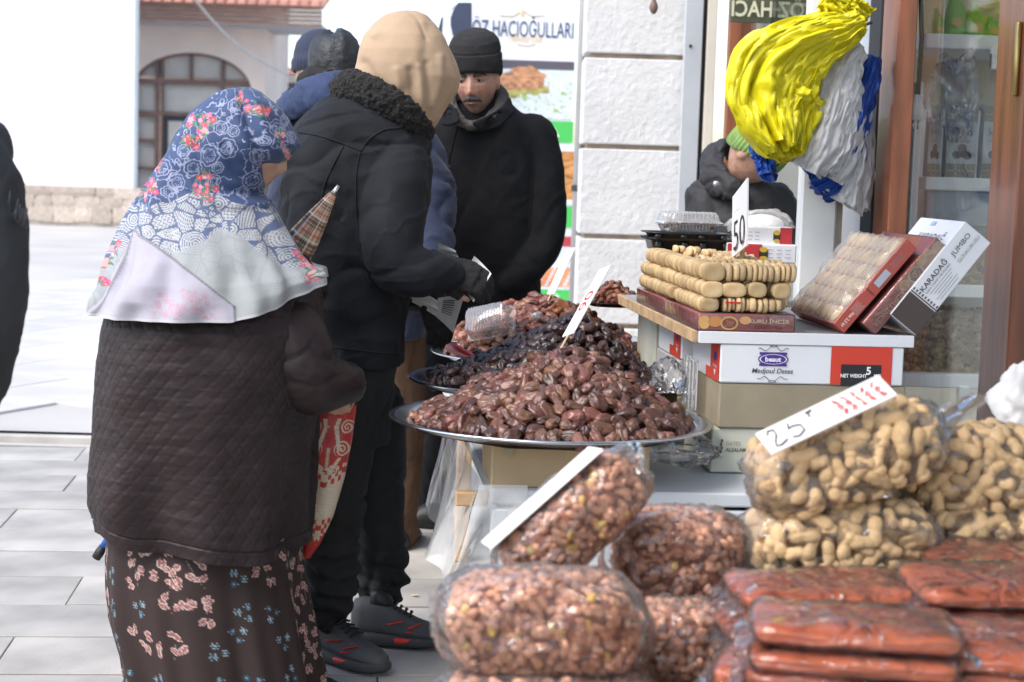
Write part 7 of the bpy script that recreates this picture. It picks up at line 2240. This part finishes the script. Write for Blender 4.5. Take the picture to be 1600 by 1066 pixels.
for z_, r_ in ((-.02, .088), (.0, .094), (.03, .100), (.06, .098), (.085, .088), (.105, .068), (.118, .042), (.124, .015)):
    a = np.linspace(0, 2 * PI, 120, endpoint=False)
    cr = 1 + .035 * np.sin(a * 8 + .5) * sstep(.03, .1, z_)
    G_.append(np.stack((r_ * .84 * np.cos(a) * cr, r_ * 1.02 * np.sin(a) * cr, np.full(120, z_) + .012 * np.cos(a * 3) * sstep(.05, .12, z_)), 1))
G_ = np.array(G_); t.grid((G_.reshape(-1, 3) @ hr_.T + hc).reshape(G_.shape), close_u=True); t.f.append([G_.shape[0] * 120 - 120 + i for i in range(120)])
t.build('cap', 'cap_leather', bm_)
mb = MB(); mb.tube([P(474, 128, 5.47), P(488, 124, 5.43), P(512, 128, 5.40), P(540, 132, 5.41), P(562, 128, 5.45)], [(.030, .022), (.045, .022), (.034, .020), (.026, .018), (.02, .015)], 16, ref=(0, 1, 0), round_cap=True); skin(mb, .005, 'ear_flap', 'black_knit', bm_, 2)
mb = MB()
mb.loft(vloft([(480, 570, 140, 5.56, .08), (452, 612, 165, 5.56, .12), (438, 642, 195, 5.55, .15), (432, 672, 235, 5.55, .165), (434, 690, 280, 5.55, .17), (442, 696, 330, 5.55, .17), (470, 690, 390, 5.55, .165), (515, 682, 450, 5.55, .16), (545, 672, 505, 5.55, .155), (552, 668, 530, 5.55, .155)], 40, 50, 2.3))
limb(mb, dense([(650, 230, 5.53, .08), (676, 300, 5.50, .078), (680, 360, 5.46, .072), (668, 440, 5.40, .055)], 4), 20)
limb(mb, dense([(465, 240, 5.55, .08), (446, 340, 5.55, .076), (466, 440, 5.46, .055)], 4), 20)
skin(mb, .009, 'jacket', 'navy_cloth', bm_, 4, folds(.008, 91, 7, 8))
mb = MB()
hp = dense([(432, 196, 5.48, .03), (445, 172, 5.42, .045), (470, 152, 5.37, .052), (505, 140, 5.34, .054), (545, 138, 5.36, .05), (580, 148, 5.42, .045), (590, 165, 5.55, .04), (540, 150, 5.66, .04), (470, 165, 5.64, .04), (434, 192, 5.54, .03)], 5)
mb.tube([P(a, b, c) for a, b, c, r in hp], [(r * .55, r * 1.1) for *_, r in hp], 18, round_cap=True)
skin(mb, .007, 'hood', 'blue_cloth', bm_, 3, folds(.006, 95, 12, 12))
for px0 in (625, 569):
    mb = MB(); limb(mb, dense([(px0 - 6, 530, 5.55, .095), (px0, 640, 5.56, .085), (px0, 740, 5.58, .07), (px0 - 2, 836, 5.62, .062)], 4), 22); skin(mb, .009, 'trousers', 'brown_cord', bm_, 3, folds(.005, px0, 8, 6))
    q = P(px0 - 2, 845, 5.62); shoe(bm_, (q[0], q[1] - .07, 0), (q[0] + .03, q[1] + .2, 0))
# ---------------------------------------------------------------- man in the navy beanie
YN = 6.5
nm_ = thing('person', 'man in a navy knit hat and dark fur-collared jacket, farthest left in the group', 'person', np.array((P(500, 700, YN)[0], YN, 0)), 'people around the stall')
hc = P(497, 113, 6.42); hr_ = frame((-.72, .66, -.1))
mb = MB(); add_head(mb, hc, hr_, .97)
limb(mb, dense([(505, 150, 6.45, .055), (510, 200, 6.5, .08), (512, 300, 6.5, .14), (515, 520, 6.5, .13)], 3))
limb(mb, dense([(495, 540, 6.5, .075), (493, 780, 6.5, .042)], 4)); limb(mb, dense([(535, 540, 6.5, .075), (537, 780, 6.5, .042)], 4))
limb(mb, dense([(440, 230, 6.5, .05), (425, 340, 6.5, .045), (450, 420, 6.4, .035)], 3)); limb(mb, dense([(585, 230, 6.5, .05), (600, 340, 6.5, .045), (570, 420, 6.4, .035)], 3))
skin(mb, .007, 'body', 'skin_pale', nm_, 2)
t = MB(); G_ = []
for z_, r_ in ((.005, .098), (.012, .106), (.04, .107), (.052, .104), (.054, .099), (.075, .098), (.11, .088), (.135, .066), (.15, .036), (.154, .006)):
    a = np.linspace(0, 2 * PI, 150, endpoint=False); rib = 1 + .012 * np.sin(a * 37)
    G_.append(np.stack((r_ * .84 * np.cos(a) * rib, r_ * 1.0 * np.sin(a) * rib + .1 * z_, np.full(150, z_) - .02 * sstep(-.3, 1, np.sin(a)) * sstep(.1, 0, z_)), 1))
G_ = np.array(G_); t.grid((G_.reshape(-1, 3) @ hr_.T + hc).reshape(G_.shape), close_u=True); t.build('knit_hat', 'navy_cloth', nm_)
mb = MB(); mb.loft(vloft([(468, 548, 150, 6.5, .09), (436, 580, 170, 6.5, .13), (420, 600, 200, 6.5, .15), (412, 610, 250, 6.5, .16), (415, 612, 400, 6.5, .17), (430, 605, 530, 6.5, .16)], 30, 44, 2.3))
limb(mb, dense([(436, 220, 6.5, .075), (424, 330, 6.5, .07), (452, 420, 6.4, .055)], 4), 18); skin(mb, .01, 'jacket', 'dark_jacket', nm_, 3, folds(.007, 101, 7, 8))
mb = MB(); fp_ = dense([(447, 165, 6.38, .03), (460, 148, 6.34, .034), (485, 150, 6.3, .034), (530, 150, 6.34, .034), (550, 150, 6.5, .034), (500, 148, 6.62, .034), (452, 160, 6.5, .03)], 5)
mb.tube([P(a, b, c) for a, b, c, r in fp_], [r for *_, r in fp_], 14, round_cap=True); skin(mb, .006, 'fur_collar', 'sherpa', nm_, 1, lambda v, n: .010 * vnoise(v * 80, 3))
for px0 in (494, 536):
    mb = MB(); limb(mb, dense([(px0, 525, 6.5, .09), (px0, 650, 6.5, .075), (px0, 775, 6.5, .06)], 4), 18); mb.build('trousers', 'black_wool', nm_)
    q = P(px0, 780, 6.5); shoe(nm_, (q[0], q[1] - .07, 0), (q[0] - .08, q[1] + .2, 0))
# ---------------------------------------------------------------- seller behind the stall
YV = 6.05
vm = thing('person', 'seller in a green knit hat and black jacket bowing behind the carrier bags', 'person', np.array((P(1160, 600, YV)[0], YV, 0)), 'people around the stall')
hc = P(1178, 240, 5.95); hr_ = frame((.66, -.30, -.62))
mb = MB(); add_head(mb, hc, hr_, .98)
limb(mb, dense([(1160, 270, 6.03, .055), (1150, 310, 6.08, .07), (1152, 400, 6.08, .11), (1155, 560, 6.08, .11)], 3))
limb(mb, dense([(1130, 580, 6.08, .075), (1130, 830, 6.08, .042)], 4)); limb(mb, dense([(1185, 580, 6.08, .075), (1188, 830, 6.08, .042)], 4))
limb(mb, dense([(1120, 320, 6.06, .035), (1104, 385, 6.0, .028), (1140, 424, 5.9, .024)], 3)); limb(mb, dense([(1205, 325, 6.1, .035), (1222, 390, 6.05, .028), (1203, 426, 5.94, .024)], 3))
skin(mb, .007, 'body', 'skin', vm, 2)
t = MB(); G_ = []
for z_, r_ in ((.0, .094), (.006, .101), (.03, .104), (.07, .102), (.10, .090), (.128, .066), (.145, .034), (.15, .006)):
    a = np.linspace(0, 2 * PI, 240, endpoint=False); rib = 1 + .022 * np.sin(a * 40)
    G_.append(np.stack((r_ * .85 * np.cos(a) * rib, r_ * 1.02 * np.sin(a) * rib, np.full(240, z_) - .03 * sstep(-.3, 1, np.sin(a)) * sstep(.11, 0, z_)), 1))
G_ = np.array(G_); t.grid((G_.reshape(-1, 3) @ hr_.T + hc).reshape(G_.shape), close_u=True); t.build('knit_hat', 'green_knit', vm)
mb = MB(); mb.loft(vloft([(1128, 1180, 262, 6.06, .08), (1104, 1205, 285, 6.06, .12), (1088, 1220, 312, 6.06, .145), (1080, 1228, 345, 6.06, .16), (1078, 1230, 400, 6.06, .17), (1082, 1228, 570, 6.06, .17)], 34, 44, 2.3))
limb(mb, dense([(1104, 310, 6.02, .075), (1096, 380, 5.97, .07), (1140, 428, 5.88, .05)], 4), 18); limb(mb, dense([(1212, 318, 6.08, .075), (1226, 390, 6.02, .07), (1205, 428, 5.92, .05)], 4), 18)
an = skin(mb, .008, 'jacket', 'anorak', vm, 4, folds(.0045, 111, 10, 12))
mb = MB(); hp = dense([(1165, 304, 5.90, .025), (1138, 296, 5.90, .04), (1112, 278, 5.97, .048), (1112, 248, 6.06, .045), (1124, 222, 6.13, .04), (1150, 240, 6.18, .04), (1190, 275, 6.16, .035)], 5)
mb.tube([P(a, b, c) for a, b, c, r in hp], [(r * .65, r * 1.15) for *_, r in hp], 16, round_cap=True); skin(mb, .006, 'hood', 'anorak', vm, 3, folds(.007, 113, 14, 14))
q = on_surface(bvh_of(an), [(1120, 300)], .004)
t = MB(); t.ell(P(1119, 288, 5.80), (.011, .006, .011), None, 14, 8); t.build('snap_button', 'metal_tip', vm)
for px0 in (1131, 1187):
    mb = MB(); limb(mb, dense([(px0, 560, 6.06, .10), (px0, 700, 6.08, .075), (px0, 825, 6.08, .06)], 4), 18); mb.build('trousers', 'black_jeans', vm)
    q = P(px0, 830, 6.08); shoe(vm, (q[0], q[1] + .07, 0), (q[0] - .05, q[1] - .2, 0))
# ---------------------------------------------------------------- passer-by cut by the left edge
YE = 2.75
em = thing('person', 'passer-by in a dark jacket cut off by the left edge of the picture', 'person', np.array((P(-150, 700, YE)[0], YE, 0)), 'people around the stall')
def ep(px_, py_, dY=0): return P(px_, py_, YE + dY)
mb = MB(); add_head(mb, ep(-190, 20), frame((-.2, .97, 0)), 1.0)
limb(mb, dense([(-185, 90, YE, .058), (-180, 180, YE, .09), (-175, 400, YE, .11), (-170, 700, YE, .10)], 3))
limb(mb, dense([(-215, 760, YE, .08), (-215, 1420, YE, .045)], 4)); limb(mb, dense([(-110, 760, YE, .08), (-110, 1420, YE, .045)], 4))
limb(mb, dense([(-45, 230, YE, .05), (-5, 450, YE - .02, .045), (-70, 690, YE + .06, .035)], 3)); limb(mb, dense([(-330, 230, YE, .05), (-370, 450, YE, .045), (-340, 680, YE + .05, .035)], 3))
skin(mb, .01, 'body', 'skin', em, 2)
mb = MB(); hq = frame((-.2, .97, 0)); mb.ell(ep(-190, 20) + hq @ np.array((0, .012, .028)), (.083, .100, .100), hq, 24, 16); mb.ell(ep(-190, 20) + hq @ np.array((0, .05, -.03)), (.072, .058, .07), hq, 20, 12)
skin(mb, .006, 'hair', 'hair_dark', em, 3, lambda v, n: .005 * vnoise(v * 60, 4) + .002 * vnoise(v * 160, 6))
mb = MB(); mb.loft(vloft([(-240, -120, 130, YE, .10), (-320, -60, 190, YE, .13), (-345, -30, 260, YE, .15), (-340, -30, 450, YE, .17), (-330, -30, 860, YE, .17)], 30, 44, 2.3))
limb(mb, dense([(-60, 230, YE, .078), (-42, 320, YE - .01, .082), (-34, 430, YE - .02, .080), (-40, 520, YE, .076), (-58, 620, YE + .03, .066), (-80, 700, YE + .06, .05)], 5), 26)
limb(mb, dense([(-330, 230, YE, .078), (-370, 430, YE, .074), (-340, 660, YE + .05, .05)], 4), 20)
skin(mb, .009, 'jacket', 'dark_jacket', em, 4, folds(.007, 121, 8, 9))
t = MB()
for k in range(26):
    b0 = ep(-20 + 2.3 * k, 318 + 1.5 * k, -.05); t.tube([b0, b0 + (.004, -.004, .0), b0 + (.008 + .004 * math.sin(k * 3), -.004, .016 - .02 * math.cos(k * 2))], .0012, 4)
tag(t.build('fringe', 'dark_jacket', em), kind='stuff')
for px0 in (-215, -115):
    mb = MB(); limb(mb, dense([(px0, 720, YE, .11), (px0, 1050, YE, .08), (px0, 1400, YE, .062)], 4), 18); mb.build('trousers', 'black_jeans', em)
    q = P(px0, 1440, YE); shoe(em, (q[0], YE - .08, 0), (q[0], YE + .2, 0))

# a fallen leaf on the paving beside the sneakers
q = Zp(648, 931, .004)
t = MB(); t.poly([q + (-.012, 0, 0), q + (-.004, .008, .002), q + (.008, .005, .003), (q + (.013, -.002, .001)), q + (.002, -.007, .002)], .0012, (0, 0, 1)); t.build('dry_leaf', 'stick_wood', None, smooth=False, label='small dry leaf on the paving behind the sneakers', cat='leaf')
# ================================================================== inside the shop window
pmat('green_pack', (.16, .42, .05), .35, .15, 8, .4, 30, coat=.3)
pmat('pack_print', None, .4, .05, 8, attr=True, coat=.2)
pmat('mixed_nuts', (.26, .15, .07), .7, .0, 30, .5, 80, c2=(.50, .36, .20), rnd=.45)
pmat('nut_bed', (.12, .07, .035), .8, .3, 60)
pmat('grey_panel', (.34, .37, .41), .5, .05, 3)
pmat('tan_board', (.40, .34, .22), .7, .1, 4)
YI = 5.55
def wx(px_, Y=YI): return PX(px_, Y, 0)[0]
def wz(py_, px_=1480, Y=YI): return P(px_, py_, Y)[2]
su = thing('shelf_unit', 'white shelving with dried-fruit packs behind the right-hand shop glass', 'shelf', np.array((wx(1500), YI + .2, .03)))
def ibox(name, mat, px0, px1, py0, py1, Y0, dep, parent=su):
    a, b_ = P(px0, py1, Y0), P(px1, py0, Y0)
    t = MB(); t.box(((a[0] + b_[0]) / 2, Y0 + dep / 2, (a[2] + b_[2]) / 2), (b_[0] - a[0], dep, b_[2] - a[2]), None, .003); return t.build(name, mat, parent, smooth=False)
ibox('back_board', 'tan_board', 1380, 1700, -60, 170, 5.98, .03); ibox('back_panel', 'white_laminate', 1380, 1700, 172, 480, 5.98, .03)
ibox('shelf', 'white_laminate', 1446, 1700, 60, 75, 5.5, .45); ibox('shelf', 'white_laminate', 1446, 1700, 284, 297, 5.5, .45)
ibox('front_panel', 'grey_panel', 1446, 1700, 297, 352, 5.52, .04)
ibox('side_panel', 'white_laminate', 1412, 1444, 128, 500, 5.40, .5)
ibox('shelf', 'white_laminate', 1400, 1700, 452, 462, 5.3, .6); ibox('shelf', 'white_laminate', 1400, 1700, 592, 604, 5.3, .6)
a_, b_ = P(1500, 604, 5.28), P(1516, 604, 5.28)
t = MB(); t.box(((a_[0] + b_[0]) / 2, 5.3, a_[2] / 2), (b_[0] - a_[0], .04, a_[2]), None, .003); t.build('leg', 'white_laminate', su, smooth=False)
# green gift packs on the top shelf
for k, (x0, x1, yt) in enumerate(((1456, 1478, 12), (1476, 1512, -22), (1506, 1545, 4), (1538, 1566, 22))):
    a, b_ = P(x0, 59, 5.56), P(x1, 59, 5.56); zt = P((x0 + x1) / 2, yt, 5.56)[2]; w_ = b_[0] - a[0]
    o = thing('green_pack', ('short bright green pack at the left of the top window shelf', 'tall pointed green pack on the top window shelf', 'slanted green pack in the middle of the top window shelf', 'small green pack at the right of the top window shelf')[k], 'pack', ((a[0] + b_[0]) / 2, 5.6, a[2]), 'green packs on the top window shelf')
    rr_ = [ring((a[0] + w_ / 2 + sk * w_, 5.6, a[2] + (zt - a[2]) * q), w_ / 2 * s_, .04 * s2_, 28, ex=3) for q, s_, s2_, sk in ((0, .95, 1, 0), (.15, 1, 1.05, 0), (.55, .9, .9, 0), (.8, .5, .5, -.05), (.92, .25, .2, -.08), (1.0, .3, .12, -.1))]
    t = MB(); t.loft(np.array(rr_)); t.build('bag', 'green_pack', o)
    t = MB(); disc2d(t, np.array((a[0] + w_ / 2, 5.555, a[2] + (zt - a[2]) * .3)), np.array((1., 0, 0)), UP, w_ * .25, w_ * .2, .003, col=(.45, .30, .05)); t.build('emblem', 'pack_print', o, smooth=False, colors=True)
# printed dried-fruit packs on the middle shelf
for k, (x0, x1) in enumerate(((1446, 1468), (1474, 1524), (1530, 1580))):
    a, b_ = P(x0, 283, 5.58), P(x1, 283, 5.58); zt = P(x0, 162, 5.58)[2]; w_ = b_[0] - a[0]; h_ = zt - a[2]
    o = thing('fruit_pack', ('patterned dried-fruit pack half hidden behind the white panel', 'patterned dried-fruit pack with date picture in the middle of the window shelf', 'patterned dried-fruit pack behind the right wood post')[k], 'pack', (a[0] + w_ / 2, 5.6, a[2]), 'patterned packs on the window shelf')
    t = MB(); t.loft(np.array([ring((a[0] + w_ / 2, 5.61, a[2] + h_ * q), w_ / 2 * s_, .03 * s2, 32, ex=4) for q, s_, s2 in ((0, .96, 1), (.1, 1, 1), (.6, 1, .9), (.92, .98, .25), (1, .98, .08))])); t.build('pouch', 'grey_panel', o)
    u_, v_ = np.meshgrid(np.linspace(0, 1, 70), np.linspace(0, 1, 150))
    pts = np.stack((a[0] + w_ * (.03 + .94 * u_), np.full(u_.shape, 5.574) , a[2] + h_ * (.02 + .96 * v_)), -1)
    u, v = u_.ravel(), v_.ravel()
    col = np.repeat(np.array([[.42, .44, .46]]), u.size, 0)
    band = (v < .22) | (v > .78)
    pu, pv = (u * 3) % 1 - .5, ((v * 8) % 1) - .5
    orn = (np.abs(np.hypot(pu, pv) - .33) < .08) | (np.abs(np.abs(pu) - np.abs(pv)) < .07)
    col[band] = (.33, .30, .24); col[band & orn] = (.13, .11, .08)
    for cx_, cz_ in ((.35, .34), (.55, .36), (.7, .33), (.52, .43)):
        col[((u - cx_) / .16) ** 2 + ((v - cz_) / .055) ** 2 < 1] = (.05, .025, .03)
    t = MB(); t.grid(pts, col=col); lettering(t, 'kuru', np.array((a[0] + w_ / 2, 5.573, a[2] + h_ * .64)), np.array((1., 0, 0)), UP, w=w_ * .6, lift=.002, col=(.06, .14, .16)); lettering(t, 'HURMA', np.array((a[0] + w_ / 2, 5.573, a[2] + h_ * .52)), np.array((1., 0, 0)), UP, w=w_ * .5, lift=.002, col=(.08, .09, .14))
    t.build('print', 'pack_print', o, smooth=False, colors=True)
# crumpled clear bag, cord and plug, price tag
crumple('plastic_bag', P(1490, 150, 5.48), (.075, .05, .12), 'thin clear bag hanging crumpled in the shop window', 'clear_film', 9, .3, 60)
cd_ = thing('power_plug', 'white two-pin plug dangling on a dark cord inside the window', 'plug', P(1431, 200, 5.34))
t = MB(); t.tube([P(1438, -60, 5.34), P(1440, 60, 5.34), P(1436, 120, 5.34), P(1434, 150, 5.34)], .007, 10); t.build('cord', 'black_rubber', cd_)
t = MB(); t.tube([P(1434, 148, 5.34), P(1433, 160, 5.34), P(1432, 166, 5.34), P(1431, 188, 5.34)], [.012, .014, .022, .020], 14); t.build('plug_body', 'white_laminate', cd_)
for dx in (-4, 4):
    t = MB(); t.tube([P(1431 + dx, 188, 5.34), P(1430 + dx, 202, 5.34)], .003, 8); t.build('pin', 'metal_tip', cd_)
pt_ = thing('price_tag', 'small white price tag hanging at the right of the window shelf', 'price sign', P(1556, 108, 5.46))
ibox('card', 'paper_white', 1546, 1572, 72, 108, 5.46, .004, pt_)
t = MB(); lettering(t, '15', P(1558, 96, 5.455), np.array((1., 0, 0)), UP, h=.045, lift=.002, col=(.03, .03, .04)); t.build('figures', 'print', pt_, smooth=False, colors=True)
# bins of mixed nuts
rgn = np.random.default_rng(61)
bits = []
for k in range(5):
    bm = bmesh.new(); bmesh.ops.create_icosphere(bm, subdivisions=1, radius=1)
    vb = np.array([x.co[:] for x in bm.verts]); fb_ = [[x.index for x in f.verts] for f in bm.faces]; bm.free()
    vb = vb * (1 + .35 * vnoise(vb * 2 + k * 4, k))[:, None] * (1, .8, .55); bits.append((vb, fb_))
for k, (py0, py1, lb) in enumerate(((372, 452, 'bin of mixed shelled nuts on the upper window shelf'), (486, 592, 'bin of mixed shelled nuts on the lower window shelf'))):
    o = thing('nut_bin', lb, 'bin', P(1490, py1, 5.4), 'nut bins in the shop window')
    x0, x1 = wx(1404, 5.35), wx(1690, 5.35); zb, zt = P(1490, py1, 5.35)[2], P(1490, py0, 5.35)[2]
    t = MB(); t.box(((x0 + x1) / 2, 5.345, (zb + zt) / 2), (x1 - x0, .004, zt - zb)); t.build('front_glass', 'window_glass', o, smooth=False)
    t = MB(); t.box(((x0 + x1) / 2, 5.62, (zb + zb + (zt - zb) * .8) / 2), (x1 - x0, .5, (zt - zb) * .72)); t.build('fill', 'nut_bed', o, smooth=False)
    st_ = MB()
    for i in range(1500):
        f_ = rgn.random() < .7
        p_ = np.array((rgn.uniform(x0, x1), 5.365 + rgn.uniform(-.008, .006), rgn.uniform(zb + .006, zb + (zt - zb) * .86))) if f_ else np.array((rgn.uniform(x0, x1), rgn.uniform(5.36, 5.7), zb + (zt - zb) * (.84 + .12 * rgn.random())))
        vb, fb_ = bits[int(rgn.integers(5))]; s_ = rgn.uniform(.008, .016)
        q = rotz(rgn.uniform(0, 6)) @ rotx(rgn.uniform(0, 6)); st_.add(vb * s_ @ q.T + p_, fb_)
    st_.build('mixed_nuts', 'mixed_nuts', None, label=('mixed nuts heaped in the upper window bin', 'mixed nuts heaped in the lower window bin')[k], cat='nuts', kind='stuff', smooth=False)
# added strip painted as the banner's mirror image in the door glass
dg = thing('reflection_strip', 'dark olive strip with cream reversed lettering, painted as a reflection in the door glass', 'sign', P(1190, 32, 7.3))
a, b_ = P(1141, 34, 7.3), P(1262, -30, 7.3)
t = MB(); t.box(((a[0] + b_[0]) / 2, 7.32, (a[2] + b_[2]) / 2), (b_[0] - a[0], .02, b_[2] - a[2]), None, .002); pmat('olive_strip', (.07, .075, .04), .5, .1, 5); t.build('strip', 'olive_strip', dg, smooth=False)
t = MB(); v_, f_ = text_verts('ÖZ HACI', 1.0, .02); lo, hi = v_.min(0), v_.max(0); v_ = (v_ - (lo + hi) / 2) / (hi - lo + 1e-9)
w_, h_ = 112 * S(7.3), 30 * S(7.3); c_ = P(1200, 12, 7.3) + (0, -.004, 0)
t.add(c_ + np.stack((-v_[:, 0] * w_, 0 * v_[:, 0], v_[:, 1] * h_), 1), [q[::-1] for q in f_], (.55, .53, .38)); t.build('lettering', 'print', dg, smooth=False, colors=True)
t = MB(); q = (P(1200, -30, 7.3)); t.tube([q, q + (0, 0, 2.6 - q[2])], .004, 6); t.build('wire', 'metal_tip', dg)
